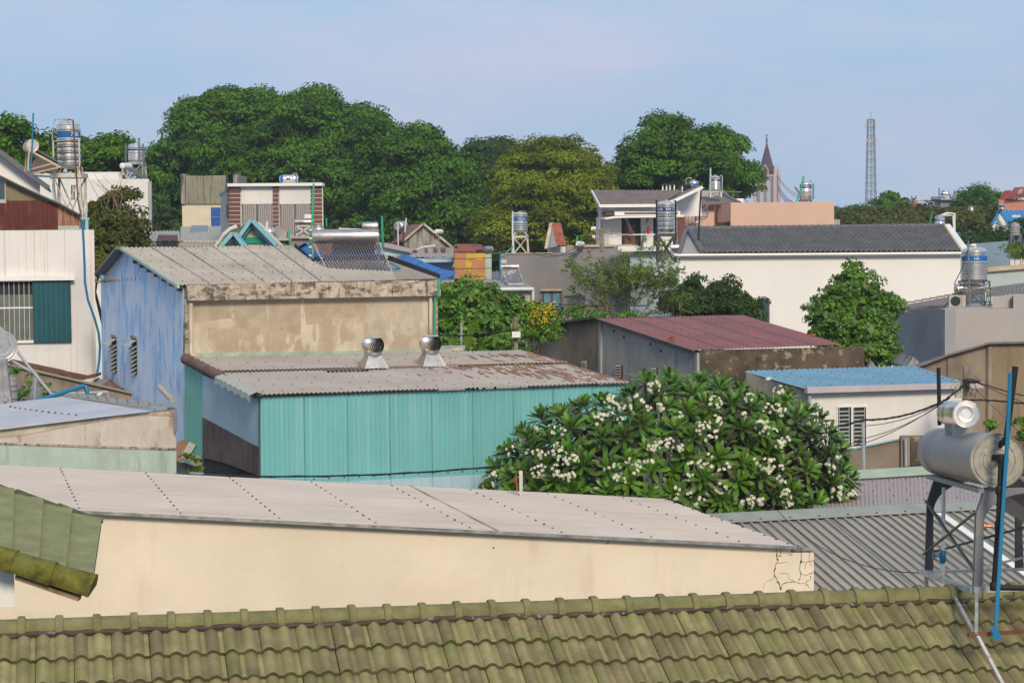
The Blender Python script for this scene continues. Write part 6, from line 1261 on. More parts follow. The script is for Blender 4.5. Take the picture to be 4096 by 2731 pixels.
for k in range(9): p = P(1242 - k * .2, 925 + k * 17, 46.15); b.lathe(p, (.1, 0, 1), [(.015, 0), (.035, .01), (.035, .035), (.02, .05)], 8, mi=k % 2)
tag(b.build('rag_wrapping', [M['creamp'], M['green']], None), 'cream and green rag wrapping on the tall thin pipe', 'rags')
pipe('ground_pipe', [P(1265, 1083, 46), P(1335, 1085, 45.8)], .02, 'greenpipe', 'short green pipe lying at the foot of the roof solar heater', 'pipe')
pipe('elbow_pipe', [P(1560, 1052, 45.5), P(1575, 1060, 45.3), P(1600, 1073, 45.0), P(1578, 1076, 44.9), P(1571, 1075, 44.9)], .02, 'bluepipe', 'bent light blue pipe on the blue tarpaulin right of the solar heater', 'pipe')
H, c, r, u = hsolar(1217, 888, 72, 26, 88, 'small solar heater with a white crossed frame against the brick pier', 12, bottom=(1185, 1246, 940, 87.2))
b = B(); b.bar(P(1183, 903, 87), P(1245, 942, 87), .05); b.bar(P(1245, 903, 87), P(1183, 942, 87), .05); b.bar(P(1183, 903, 87), P(1245, 903, 87), .05); b.build('crossed_frame', M['creamp'], H)
b = B(); b.cbox(P(1235, 866, 88), .35, .2, .18); b.bar(P(1230, 870, 88), P(1230, 878, 88), .05); b.bar(P(1242, 870, 88), P(1242, 878, 88), .05); tag(b.build('feed_box', M['white_clean'], None), 'small white feed box above the little crossed frame heater', 'water tank')
H, c, r, u = hsolar(2039, 1066, 70, 15, 75.5, 'little solar heater leaning on the grey gutter house roof', 12, bottom=(2031, 2094, 1136, 73.4), tank_mt='steel')
b = B(); b.cbox(P(2016, 1045, 75.5), .22, .2, .12); b.bar(P(2006, 1050, 75.5), P(2006, 1062, 75.5), .02); b.bar(P(2026, 1050, 75.5), P(2026, 1062, 75.5), .02); tag(b.build('feed_box', M['steel'], None), 'small steel feed box on a bracket above the little leaning heater', 'water tank')
H, c, r, u = hsolar(2738, 990, 110, 26, 82, 'bright steel solar tank lying behind the left end of the long white wall', 14, bottom=(2690, 2790, 1018, 80.8), tank_mt='steel', az=.05)
pipe('antenna_pole', [P(2804, 763, 81), P(2797, 880, 81), P(2792, 1016, 81)], .035, 'blackpipe', 'thin slanting dark pole in front of the left end of the dark tiled roof', 'pole')
# left skyline heater: seen end on
c0 = P(129, 582, 52); b = B(); r = .165; axh = V((-.30, .95, 0)).normalized(); H = thing('solar_water_heater', c0 - Zv, 'round ended solar heater on an angle frame in front of the purple hip roof', 'solar heater')
b.lathe(c0, axh, [(.001, .01), (r * .5, .01), (r * .55, -.004), (r * .8, -.004), (r * .86, .012), (r * .98, .01), (r * 1.04, -.01), (r * 1.04, .02), (r, .03), (r, 1.0), (r * .8, 1.02)], 36, capa=False); b.build('storage_tank', M['steel2'], H, smooth=True, ang=25)
b = B()
for k in range(7): o = c0 + axh * (.15 + k * .12) + V((.06, 0, -.08)); b.tube(o, o + V((.62, 0, -.36)), .024, 6)
b.build('vacuum_tubes', M['tube'], H, smooth=True)
b = B(); 
for o in (c0, c0 + axh * .9): b.bar(o + V((-.08, 0, -.14)), o + V((-.12, 0, -.62)), .04); b.bar(o + V((-.05, 0, -.14)), o + V((.72, 0, -.56)), .05); b.bar(o + V((-.12, 0, -.62)), o + V((.55, 0, -.45)), .03); b.bar(o + V((.72, 0, -.55)), o + V((.0, 0, -.7)), .03)
b.build('support_frame', M['beige'], H)
pipe('blue_pipe', [P(133, 453, 51.6), P(129, 580, 51.6), P(122, 690, 51.6)], .02, 'bluepipe', 'tall thin blue pipe in front of the round ended heater against the sky', 'pipe')
pipe('blue_pipe', [P(136, 703, 51.9), P(200, 706, 51.9), P(204, 716, 51.9)], .025, 'bluepipe', 'short horizontal blue pipe beside the stand of the 700 tank', 'pipe')
pipe('blue_hose', [P(329, 880, 50.8), P(334, 960, 50.8), P(338, 1060, 50.8), P(340, 1130, 50.8), P(352, 1200, 50.8), P(378, 1272, 50.8), P(394, 1330, 50.6), P(400, 1385, 50.5), P(397, 1440, 50.5), P(388, 1500, 50.3)], .03, 'bluepipe', 'long curving blue hose hanging down the right side of the white wall', 'hose')
pipe('small_dark_pipe', [P(517, 543, 83), P(505, 578, 83)], .03, 'blackpipe', 'short slanted dark pipe on the left side of the white block tank', 'pipe')
# white block tank
T, c, r, h = vtank(540, 573, 650, 63, 86, 'wide steel water tank with a thin navy band on the white block', 'band_navy', (.30, .38), None, [.2, .45, .52, .6, .68, .76, .84])
stand(c, r * 1.05, c.z - .03, P(540, 716, 86).z, 'grey steel stand of the tank on the white block', 'galv', 1.1, .06)
b = B(); b.tube(P(556, 555, 85), P(556, 650, 85), .035, 6); b.tube(P(552, 555, 85), P(560, 555, 85), .03, 6); b.tube(P(572, 575, 85), P(575, 715, 85), .03, 6); b.tube(P(503, 575, 85), P(503, 715, 85), .03, 6); tag(b.build('pipework', M['mast'], None), 'brown vertical pipes around the tank on the white block', 'pipe')
c = P(489, 663, 84); b = B(); b.lathe(c, (.25, .95, 0), [(.05, -.02), (.1, -.015), (.118, 0), (.118, .7), (.08, .72)], 24); H = thing('solar_water_heater', c - Zv * .5, 'small white ended solar heater beside the stand on the white block', 'solar heater'); b.build('storage_tank', M['white_clean'], H, smooth=True)
b = B()
for k in range(5): o = c + V((.1 + .03 * k, .1 + .13 * k, -.08)); b.tube(o, o + V((.7, 0, -.42)), .03, 6)
b.build('vacuum_tubes', M['tube'], H); b = B(); b.bar(c - Zv * .1, c + V((-.02, 0, -.5)), .04); b.bar(c - Zv * .1, c + V((.15, 0, -.5)), .04); b.build('support_frame', M['beige'], H)
# lying tank on brick building
def ltank(x, y, wpx, dpx, Y, label, mt='steel', blue=False, txt=None):
    c = P(x, y, Y); L_ = wpx * Y / F; r = dpx * Y / F / 2; T = thing('water_tank', c - Zv * r, label, 'water tank', 'lying steel water tanks'); b = B(); a = c - V((L_ / 2, 0, 0))
    b.lathe(a, (1, 0, 0), [(r * .3, -.04), (r * .8, 0), (r, .08)] + [q for k in range(5) for q in ((r, .1 + k * (L_ - .2) / 5), (r * 1.03, .12 + k * (L_ - .2) / 5), (r, .14 + k * (L_ - .2) / 5))] + [(r, L_ - .08), (r * .8, L_), (r * .3, L_ + .04)], 32); b.build('body', M[mt], T, smooth=True)
    b = B()
    for s_ in (-.3, .3): b.cbox(c + V((L_ * s_, 0, -r * .95)), .08, r * 1.6, r * .5)
    b.build('saddle', M['galv'], T)
    if blue: b = B(); b.lathe(a, (1, 0, 0), [(r * 1.01, .04), (r * 1.03, .07), (r * 1.03, .16), (r * 1.01, .18)], 32, capa=False, capb=False); b.lathe(a, (1, 0, 0), [(r * 1.01, L_ - .12), (r * 1.03, L_ - .1), (r * 1.03, L_ - .05)], 32, capa=False, capb=False); b.build('end_band', M['band'], T, smooth=True)
    if txt: b = B(); b.cbox(c + V((0, -r - .01, 0)), .2, .02, .09); b.build('name_plate', M['band_navy'], T)
    return T
ltank(1156, 716, 72, 32, 107, 'lying steel tank with blue ends on the striped building roof', blue=True, txt=1)
b = B(); x_ = P(1171, 694, 106.6)
for s_ in (0, 17): b.bar(P(1171 + s_, 694, 106.6), P(1171 + s_, 704, 106.6), .03)
b.bar(P(1171, 694, 106.6), P(1188, 694, 106.6), .03); tag(b.build('handle_frame', M['galv'], None), 'small square pipe frame on top of the lying blue ended tank', 'pipe')
ltank(3780, 774, 34, 18, 191, 'small lying steel tank on the pale terrace house on the horizon', blue=True)
b = B(); b.prism([P(3733, 786, 190), P(3775, 786, 190), P(3790, 798, 189), P(3731, 797, 189)], (0, 1, 0)); b.prism([P(3755, 786, 189.8), P(3775, 786, 189.8), P(3792, 798, 189), P(3762, 798, 189)], (0, -.1, 0)); tag(b.build('solar_panel_rack', M['frame'], None), 'dark collector panel under the small lying tank on the horizon', 'panel')
b = B(); b.tube(P(3756, 752, 190), P(3756, 798, 190), .05, 5); b.tube(P(3776, 760, 190), P(3775, 780, 190), .04, 5); b.tube(P(3801, 778, 190), P(3801, 800, 190), .06, 5); tag(b.build('aerials', M['frame_dark'], None), 'thin aerial poles beside the lying tank on the horizon', 'antenna')
vtank(1272, 902, 940, 46, 95, 'low domed steel tank top peeping over the large solar heater', None, rings=[.4, .6, .8])
vtank(1073, 912, 964, 52, 94, 'steel tank with navy lower band behind the aqua gable', 'band_navy', (.60, .9), None, [.3, .4, .5])
# round end tank near grey gable
def balltank(x, y, wpx, Y, label, legs=None, mt='steel2'):
    c = P(x, y, Y); r = wpx * Y / F / 2; T = thing('water_tank', c - Zv * r, label, 'water tank', 'round ended small tanks'); b = B(); ax_ = V((.25, .97, 0)).normalized()
    b.lathe(c - ax_ * .1, ax_, [(.01, 0), (r * .45, .0), (r * .5, -.03), (r * .62, -.03), (r * .68, .01), (r * .9, .05), (r, .15), (r, .9), (r * .8, 1.0)], 28, capa=False); b.build('body', M[mt], T, smooth=True, ang=30)
    if legs:
        b = B()
        for dx in (-.8, .8): b.bar(c + V((dx * r, 0, -r * .6)), c + V((dx * r * 1.1, 0, -r * .6 - legs)), .05); b.bar(c + V((dx * r, .7, -r * .6)), c + V((dx * r * 1.1, .7, -r * .6 - legs)), .05)
        b.build('legs', M['rust'], T)
    return T
balltank(1594, 907, 45, 98, 'round ended steel tank on tall brown legs left of the grey gable', 1.1)
balltank(1746, 927, 20, 101, 'tiny pale round tank on the right slope of the grey gable', .3, 'white_clean'); balltank(1943, 998, 26, 84, 'small round steel tank above the mint grey end right of the banner', .2)
pipe('white_pole', [P(1591, 890, 97), P(1593, 985, 97)], .03, 'whitepipe', 'white pipe standing in front of the round ended tank', 'pole'); pipe('white_pole', [P(1625, 872, 97), P(1620, 930, 97)], .03, 'whitepipe', 'slim white aerial pole right of the round ended tank', 'pole')
pipe('white_pipe', [P(1758, 944, 100), P(1744, 982, 100), P(1700, 988, 100), P(1665, 1000, 99), P(1640, 1005, 98)], .05, 'whitepipe', 'white pipe running down and along the foot of the grey gable', 'pipe')
pipe('green_pole', [P(1306, 872, 94), P(1306, 905, 94)], .03, 'greenpipe', 'short green pole beside the domed tank top', 'pole'); pipe('green_pole', [P(1153, 912, 90), P(1161, 984, 90)], .04, 'greenpipe', 'green and white pole right of the mossy gable', 'pole')
# SONHA tank
T, c, r, h = vtank(2081, 848, 930, 58, 100, 'steel water tank lettered SONHA on a rusty white stand on the stucco wall', 'band', (.28, .42), 'SONHA', [.12, .2, .55, .65, .75, .86], textang=.2)
stand(c, r * 1.05, P(2081, 947, 100).z, P(2081, 1014, 96).z - .1, 'rusty white cross braced stand under the SONHA tank', 'rusty_white', 1.15, .09)
b = B()
for s_ in (-1, 1): b.bar(c + V((s_ * r * .5, -.2, .05)), V((c.x + s_ * r * 1.1, c.y - .5, P(2081, 947, 100).z)), .05)
b.build('tank_foot', M['rusty_white'], T)
pipe('tank_pipe', [P(2050, 845, 99), P(2051, 940, 99), P(2054, 1010, 96)], .05, 'whitepipe', 'white pipe down the left side of the SONHA tank', 'pipe'); pipe('aqua_pipe', [P(2024, 1008, 95), P(2048, 992, 96), P(2054, 985, 97)], .03, 'greenpipe', 'slanted green pipe at the foot of the SONHA stand', 'pipe')
# LNA tank
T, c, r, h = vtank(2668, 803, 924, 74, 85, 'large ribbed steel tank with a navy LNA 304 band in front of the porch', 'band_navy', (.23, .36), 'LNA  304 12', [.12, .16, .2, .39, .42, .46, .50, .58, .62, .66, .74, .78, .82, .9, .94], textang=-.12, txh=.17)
zst = P(2668, 940, 85).z; H = stand(c, r * 1.0, zst, P(2668, 1019, 84).z - .3, 'black steel stand with bold crossed legs under the LNA tank', 'frame_dark', 1.0, .10)
b = B()
for s_ in (-1, 1): b.bar(V((c.x + s_ * r * .8, c.y - r * .8, c.z)), V((c.x + s_ * r * 1.0, c.y - r, zst)), .05)
b.build('tank_foot', M['galv'], T)
b = B(); b.path([P(2626, 800, 84.5), P(2627, 940, 84.5)], .035, 6); b.path([P(2694, 802, 84.2), P(2702, 803, 84.2), P(2704, 960, 84.2)], .035, 6); tag(b.build('tank_pipes', M['blackpipe'], None), 'two black pipes running down both sides of the LNA tank', 'pipe')
# skyline tanks
T, c, r, h = vtank(2863, 703, 766, 41, 105, 'steel tank with a navy band on the wing roof against the round tree', 'band_navy', (.24, .36), 'INA', [.45, .55, .65, .75, .85], txh=.12); stand(c, r, c.z - .02, P(2863, 790, 105).z, 'short steel stand on the hip roof wing', 'galv', 1.2, .06)
b = B(); b.path([P(2842, 672, 104.5), P(2840, 780, 104.5)], .05, 6); b.path([P(2846, 700, 104.5), P(2843, 705, 104.5)], .04, 6); b.path([P(2882, 702, 104.5), P(2889, 705, 104.5), P(2888, 780, 104.5)], .03, 6); tag(b.build('pipework', M['galv'], None), 'tall grey pipes beside the wing roof tank', 'pipe')
vtank(2777, 722, 765, 37, 112, 'steel tank with a broad blue band behind the porch house roof', 'band', (.35, .75), None, [.25])
pipe('aerial', [P(2746, 765, 112), P(2744, 713, 112), P(2765, 711, 112), P(2768, 722, 112)], .03, 'steel2', 'thin grey pipe bending over the broad blue banded tank', 'pipe')
H = thing('solar_panel_rack', P(2700, 760, 110), 'row of tilted dark panels on white posts on the skyline behind the porch roof', 'panel')
b = B(); b.prism([P(2648, 736, 109), P(2702, 727, 109), P(2830, 758, 109), P(2760, 748, 112)], (0, .6, -.05)); b.build('panels', M['greyblue'], H)
for x in (2651, 2666, 2680, 2697, 2729, 2768): b = B(); b.bar(P(x, 740, 109.3), P(x, 775, 109.3), .07); b.build('post', M['white_clean'], H)
# TAN tank
T, c, r, h = vtank(3226, 729, 797, 46, 108, 'golden steel tank lettered TÂN on the pink building', 'band_navy', (.21, .36), 'TÂN', [.12, .5, .58, .66, .74, .82], txh=.17); stand(c, r, P(3226, 800, 108).z, P(3226, 815, 108).z, 'low brown stand under the TÂN tank', 'mast', 1.1, .06)
pipe('aerial', [P(3215, 703, 107), P(3209, 735, 107), P(3200, 770, 107), P(3184, 812, 107)], .05, 'greenpipe', 'slanting green pole left of the golden TÂN tank', 'pole'); pipe('aerial', [P(3180, 748, 107), P(3199, 777, 107)], .05, 'mast', 'short dark slanted pole crossing the green one at the TÂN tank', 'pole'); pipe('tank_pipe', [P(3240, 728, 107), P(3243, 722, 107), P(3246, 728, 107)], .04, 'steel2', 'small bent pipe on the lid of the TÂN tank', 'pipe'); pipe('tank_pipe', [P(3253, 735, 107), P(3253, 797, 107)], .04, 'mast', 'dark pipe down the right side of the TÂN tank', 'pipe')
# TOAN tank behind ridge
T, c, r, h = vtank(3764, 862, 915, 38, 92, 'steel tank with a light blue TOÀN band peeping over the dark tiled ridge', 'band', (.22, .44), 'TOÀN', [.6, .72, .84], txh=.2)
b = B(); b.path([P(3770, 860, 91), P(3785, 853, 91), P(3818, 854, 91), P(3818, 925, 91)], .05, 6); b.path([P(3765, 860, 91), P(3790, 862, 91), P(3812, 863, 91), P(3815, 920, 91)], .035, 6); tag(b.build('tank_pipes', M['whitepipe'], None), 'white bent pipes right of the TOÀN tank', 'pipe')
pipe('aerial', [P(3731, 845, 88), P(3717, 905, 88)], .02, 'greenpipe', 'thin slanted green rod left of the TOÀN tank', 'pole')
# HA tank
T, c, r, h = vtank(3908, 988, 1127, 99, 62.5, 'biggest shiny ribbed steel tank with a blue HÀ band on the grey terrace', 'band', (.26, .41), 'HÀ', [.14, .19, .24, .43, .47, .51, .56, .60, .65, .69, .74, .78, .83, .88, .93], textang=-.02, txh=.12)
b = B(); z1 = c.z + h * .86; z0 = c.z + h * .745; a0 = .35
vs = []; 
for k in range(9): a = .30 + .055 * k; vs += [V((c.x + r * 1.03 * math.sin(a), c.y - r * 1.03 * math.cos(a), z0)), V((c.x + r * 1.03 * math.sin(a), c.y - r * 1.03 * math.cos(a), z1))]
b.mesh(vs, [(2 * k, 2 * k + 2, 2 * k + 3, 2 * k + 1) for k in range(8)]); b.build('blue_patch', M['band'], T, smooth=True)
zt_ = P(3908, 1126, 62.5).z; H = stand(c, r * 1.12, zt_, P(3908, 1234, 62).z, 'thin black angle stand with crossed struts under the HÀ tank', 'frame_dark', 1.05, .03)
b = B(); zz = P(3908, 1155, 62).z
for k in range(4):
    s1_, s2_ = ((-1, -1), (1, -1), (1, 1), (-1, 1))[k], ((1, -1), (1, 1), (-1, 1), (-1, -1))[k]
    for z_ in (zz, P(3908, 1210, 62).z): b.bar(V((c.x + s1_[0] * r * 1.12, c.y + s1_[1] * r * 1.12, z_)), V((c.x + s2_[0] * r * 1.12, c.y + s2_[1] * r * 1.12, z_)), .025)
b.build('side_rail', M['frame_dark'], H)
b = B(); b.lathe(c + Zv * (h + .0), (0, 0, 1), [(r * .25, 0), (r * .25, .03), (r * .22, .04)], 20); b.cbox(c + V((-.03, 0, h + .07)), .16, .12, .05); tag(b.build('tank_lid_block', M['white_clean'], T), None)
pipe('steel_pole', [P(3873, 962, 61.8), P(3874, 1050, 61.8), P(3880, 1232, 61.8)], .028, 'frame', 'grey steel pole standing in front of the HÀ tank', 'pole')
pipe('black_hose', [P(3871, 1000, 61.6), P(3850, 1070, 61.6), P(3816, 1138, 61.6)], .014, 'cable', 'black hose slanting from the HÀ tank top to the solar tank', 'hose')
c_ = P(3822, 1157, 63); H = thing('solar_water_heater', c_ - Zv * .4, 'lying steel solar tank behind the legs of the HÀ tank stand', 'solar heater'); b = B(); b.lathe(c_, V((.98, .2, 0)), [(.02, -.0), (.13, .0), (.17, .01), (.175, .03), (.175, .9), (.15, .93)], 32); b.build('storage_tank', M['steel'], H, smooth=True)
b = B()
for k in range(8): o = c_ + V((-.05 + .09 * k, -.1, -.12)); b.tube(o, o + V((-.33, -.2, -.36)), .022, 6)
b.build('vacuum_tubes', M['tube'], H); b = B(); b.bar(c_ + V((0, 0, -.15)), c_ + V((-.4, -.1, -.55)), .03); b.bar(c_ + V((.8, 0, -.15)), c_ + V((.8, -.1, -.6)), .03); b.build('support_frame', M['frame_dark'], H)
# far right tanks
T, c, r, h = vtank(4010, 818, 842, 22, 139, 'tiny steel tank with a blue band on the bright blue roof', 'band', (.25, .55), None, [.7])
T, c, r, h = vtank(4064, 892, 940, 38, 92, 'dull whitish steel tank on a thin stand at the right edge', None, rings=[.3, .5, .7], mt='tankgrey'); stand(c, r * 1.1, c.z, P(4064, 1010, 92).z, 'thin brown stand under the dull whitish tank', 'mast', 1.0, .05)
T, c, r, h = vtank(3888, 826, 850, 23, 150, 'small steel tank half sunk in the flat brown green tree', None, rings=[.4, .6])
b = B(); b.cbox(P(4065, 865, 139), .5, .3, .15); tag(b.build('roof_heater_box', M['steel'], None), 'small steel heater box on the bright blue roof', 'solar heater')
balltank(2313, 976, 22, 93, 'small pale round tank on the stucco wall top', None, 'white_clean'); pipe('green_pole', [P(2309, 943, 93), P(2307, 975, 93)], .04, 'greenpipe', 'short green pole on the stucco wall top', 'pole')

# heater cut by the left edge
c_ = P(8, 1385, 38); H = thing('solar_water_heater', c_ - Zv * 1.2, 'dark round solar tank end on a steel frame cut by the left edge', 'solar heater'); b = B(); r = .29
b.lathe(c_, V((-.5, .86, 0)), [(.01, .02), (r * .5, .02), (r * .56, 0), (r * .8, 0), (r * .86, .02), (r * 1.0, .02), (r * 1.03, 0), (r * 1.03, .03), (r, .04), (r, 1.6)], 40, capa=False); b.build('storage_tank', M['steel'], H, smooth=True, ang=25)
b = B(); b.bar(P(-5, 1440, 37.8), P(8, 1640, 37.8), .10); b.bar(P(14, 1435, 37.9), P(40, 1640, 37.9), .11); b.bar(P(-40, 1640, 37.8), P(100, 1635, 37.8), .05, .04); b.bar(P(-40, 1600, 37.8), P(30, 1600, 37.8), .04); b.build('support_frame', M['steel2'], H)
vtank(42, 1508, 1612, 44, 41, 'small grey barrel behind the frame at the left edge', None, rings=[.3, .5, .8], mt='tankgrey')
pipe('blue_pipe', [P(45, 1617, 38.5), P(130, 1607, 38.5), P(200, 1588, 38.8), P(260, 1567, 39), P(335, 1543, 39.3), P(343, 1545, 39.3), P(352, 1582, 39.3)], .042, 'bluepipe', 'thick blue pipe bending over the lilac roof ridge', 'pipe')
pipe('grey_pipe', [P(0, 1310, 40), P(40, 1365, 40), P(60, 1390, 40), P(110, 1460, 40), P(205, 1575, 40), P(240, 1576, 40), P(430, 1568, 40), P(434, 1592, 40)], .03, 'greypipe', 'long grey pipe slanting across the lower left and along the lilac roof', 'pipe')
pipe('grey_pipe', [P(28, 1496, 41), P(50, 1445, 41), P(150, 1500, 41), P(144, 1510, 41), P(138, 1600, 41)], .03, 'greypipe', 'kinked pale grey pipe with a white upright near the left edge', 'pipe')
b = B(); b.tube(P(390, 1582, 39.3), P(408, 1572, 39.3), .035, 10); tag(b.build('white_pipe_end', M['whitepipe'], None, smooth=True), 'short white pipe end on the lilac roof ridge', 'pipe')

# poles and cables
H = thing('utility_pole', P(2068, 1400, 46.5), 'short grey concrete pole with a white meter box beside the workshop gable', 'utility pole'); b = B(); b.bar(P(2062, 1268, 46.5), P(2068, 1500, 46.5), .085); b.build('pole', M['woodpole'], H)
b = B(); b.cbox(P(2065, 1338, 46.3), .19, .08, .13); b.build('meter_box', M['white_clean'], H); b = B(); b.cbox(P(2047, 1302, 46.6), .07, .06, .09); b.cbox(P(2074, 1300, 46.3), .05, .08, .04); b.build('insulator_block', M['woodpole'], H)
b = B(); p = P(1846, 1290, 48); b.bar(p, P(1846, 1380, 48), .045); b.cbox(P(1848, 1296, 48), .05, .05, .04, mi=1); tag(b.build('lamp_post', [M['greypipe'], M['copper']], None), 'short grey post with a small cap in front of the leafy shrub', 'post')
H = thing('utility_pole', P(3866, 1600, 41.5), 'pale concrete pole with a tangle of black cables beside the small white house', 'utility pole'); b = B(); b.bar(P(3866, 1467, 41.5), P(3862, 1760, 41.5), .12); b.build('pole', M['woodpole'], H)
b = B(); b.cbox(P(3835, 1567, 41.3), .14, .12, .24); b.build('meter_box', M['acunit'], H)
b = B()
for k in range(26):
    x, y = 3870 + random.gauss(0, 14), 1522 + random.gauss(0, 8); p = P(x, y, 41.2); q = P(x + random.gauss(0, 22), y + random.uniform(20, 75), 41.2 + random.uniform(-.3, .3)); m_ = (p + q) / 2 + V((random.gauss(0, .08), 0, 0)); b.path([p, m_, q], .005, 4)
b.lathe(P(3880, 1520, 41.2) - V((.15, 0, 0)), (1, 0, -.1), [(.02, 0), (.05, .1), (.045, .25), (.02, .35)], 8); b.build('cable_tangle', M['cable'], H)
H = thing('utility_pole', P(2408, 960, 91), 'short concrete pole with a crossarm and insulators left of the porch', 'utility pole'); b = B(); b.bar(P(2405, 915, 91), P(2408, 1010, 91), .18); b.bar(P(2375, 920, 91), P(2410, 945, 91), .05); b.bar(P(2372, 955, 91), P(2420, 962, 91), .05); b.build('pole', M['woodpole'], H)
b = B(); b.cbox(P(2374, 914, 91), .2, .12, .16); b.cbox(P(2375, 947, 91), .14, .12, .12); b.build('insulator', M['white_clean'], H)
H = thing('iron_post', P(2082, 2000, 33), 'white peeling iron post with insulators at the edge of the long pale roof', 'post'); b = B(); b.bar(P(2083, 1882, 33), P(2085, 1985, 33), .055); b.build('post', M['rusty_white'], H)
b = B()
for k in range(3): b.lathe(P(2064, 1912 + k * 10, 33), (0, 0, 1), [(.02, 0), (.035, .01), (.02, .02)], 10)
b.bar(P(2064, 1895, 33), P(2068, 1965, 33), .02); b.build('insulator', M['terracotta'], H)
def sagpts(a, c, sag, n=14): return [V(a).lerp(V(c), k / n) - Zv * (sag * 4 * (k / n) * (1 - k / n)) for k in range(n + 1)]
def cable(a, c, sag, r, label, mt='cable', grp='overhead cables', twist=0):
    b = B(); pts = sagpts(a, c, sag, 24); b.path(pts, r, 5)
    if twist: b.path([p + V((0, 0, math.sin(k * 1.6) * twist)) for k, p in enumerate(pts)], r * .8, 5)
    return tag(b.build('cable', M[mt], None), label, 'cable', grp)
cable(P(700, 1896, 34.8), P(2020, 1862, 34.8), .10, .016, 'thick twisted black cable along the lower edge of the teal wall', twist=.012)
cable(P(3240, 1716, 38.5), P(3450, 1679, 39.5), .04, .02, 'thick black cable from the white flowering tree to the grey steel post', twist=.012); cable(P(3450, 1679, 39.5), P(3770, 1605, 40.4), .10, .02, 'thick black cable from the grey steel post to the cable tangle', twist=.012)
cable(P(3770, 1605, 40.4), P(3875, 1520, 41.2), .02, .014, 'black cable rising steeply to the cable tangle', twist=.02); cable(P(3462, 1702, 39.5), P(3800, 1590, 40.6), .12, .008, 'thin upper wire from the steel post'); cable(P(3462, 1752, 39.5), P(3800, 1592, 40.6), .10, .008, 'thin middle wire from the steel post'); cable(P(3462, 1770, 39.5), P(3860, 1540, 41), .12, .008, 'thin lower wire from the steel post')
cable(P(3310, 1808, 38.5), P(3452, 1765, 39.5), .03, .008, 'thin wire left of the steel post, the lower one'); cable(P(3325, 1800, 38.5), P(3452, 1750, 39.5), .03, .008, 'thin wire left of the steel post, the upper one')
cable(P(3890, 1520, 41.2), P(4200, 1600, 41), .05, .012, 'black wire from the tangle to the right edge, topmost', twist=.01); cable(P(3890, 1522, 41.2), P(4200, 1650, 41), .02, .008, 'black wire from the tangle sloping steeply to the right edge'); cable(P(3850, 1600, 41.2), P(4200, 1632, 41), -.05, .018, 'thick black cable bundle passing behind the blue pipe', twist=.012); cable(P(3905, 1560, 41), P(4150, 1800, 40), .0, .005, 'thin brown wire falling towards the big grey tank')
cable(P(3390, 1885, 39.5), P(3700, 1855, 40), .03, .012, 'black wire along the foot of the raked brown wall'); cable(P(3390, 1892, 39.5), P(3700, 1866, 40), .03, .006, 'thin wire under the black one along the raked brown wall')
cable(P(1740, 1280, 60), P(2062, 1320, 46.4), .10, .02, 'black cable crossing the leafy shrub to the meter box pole', twist=.01) if False else cable(P(1750, 1340, 47), P(2062, 1318, 46.4), .06, .014, 'black cable crossing the leafy shrub to the meter box pole', twist=.01)
cable(P(1640, 1031, 78), P(2020, 1028, 78), .05, .012, 'upper thin cable in front of the periwinkle house and banner'); cable(P(1640, 1075, 78), P(2030, 1068, 78), .05, .012, 'middle thin cable in front of the periwinkle house and banner'); cable(P(1640, 1119, 78), P(2020, 1117, 78), .02, .012, 'lower thin cable in front of the periwinkle house and banner')
cable(P(1920, 1000, 88), P(2000, 1010, 78), .1, .015, 'green tinted wire right of the small round tank', 'greenpipe'); cable(P(2020, 1205, 66), P(2600, 1222, 66), .05, .02, 'black cable crossing below the stucco building window')
cable(P(2130, 1010, 92), P(2375, 915, 90.9), .6, .012, 'sagging thin wire rising to the crossarm pole'); cable(P(2180, 1012, 92), P(2375, 947, 90.9), .4, .012, 'lower sagging wire to the crossarm pole'); cable(P(2375, 917, 90.9), P(2640, 905, 86), .3, .012, 'thin wire from the crossarm pole past the porch')
cable(P(3110, 2040, 32.6), P(3690, 2290, 19.6), .25, .006, 'thin black wire sagging over the ribbed roof'); cable(P(2093, 1895, 33), P(2420, 1918, 34), .03, .005, 'thin rusty wire from the peeling iron post into the tree')

# ============================================================ vegetation
def leafmesh(name, c, nrm, size, mts, parent, aspect=.5, fold=.15, curl=0, shape='rhomb'):
    """one mesh of many leaves; c (N,3) centres, nrm (N,3) facing directions, size (N,)"""
    N = len(c); c = np.asarray(c); nrm = np.asarray(nrm); nrm /= np.linalg.norm(nrm, axis=1)[:, None] + 1e-9
    t = rng.normal(size=(N, 3)); t -= nrm * (t * nrm).sum(1)[:, None]; t /= np.linalg.norm(t, axis=1)[:, None] + 1e-9; s_ = np.cross(nrm, t); L_ = np.asarray(size)[:, None]
    a = c - t * L_ * .5; e = c + t * L_ * .5 - nrm * L_ * curl; l = c + s_ * L_ * aspect * .5 + nrm * L_ * fold; r = c - s_ * L_ * aspect * .5 + nrm * L_ * fold
    vs = np.stack([a, l, e, r], 1).reshape(-1, 3); w = np.array(WL[parent.name]); vs = vs - w
    me = bpy.data.meshes.new(name); me.vertices.add(4 * N); me.vertices.foreach_set('co', vs.astype(np.float32).ravel()); me.loops.add(4 * N); me.loops.foreach_set('vertex_index', np.arange(4 * N, dtype=np.int32)); me.polygons.add(N)
    me.polygons.foreach_set('loop_start', np.arange(0, 4 * N, 4, dtype=np.int32)); me.materials.append(mts); me.update(calc_edges=True); me.validate()
    return link(name, me, parent, w)
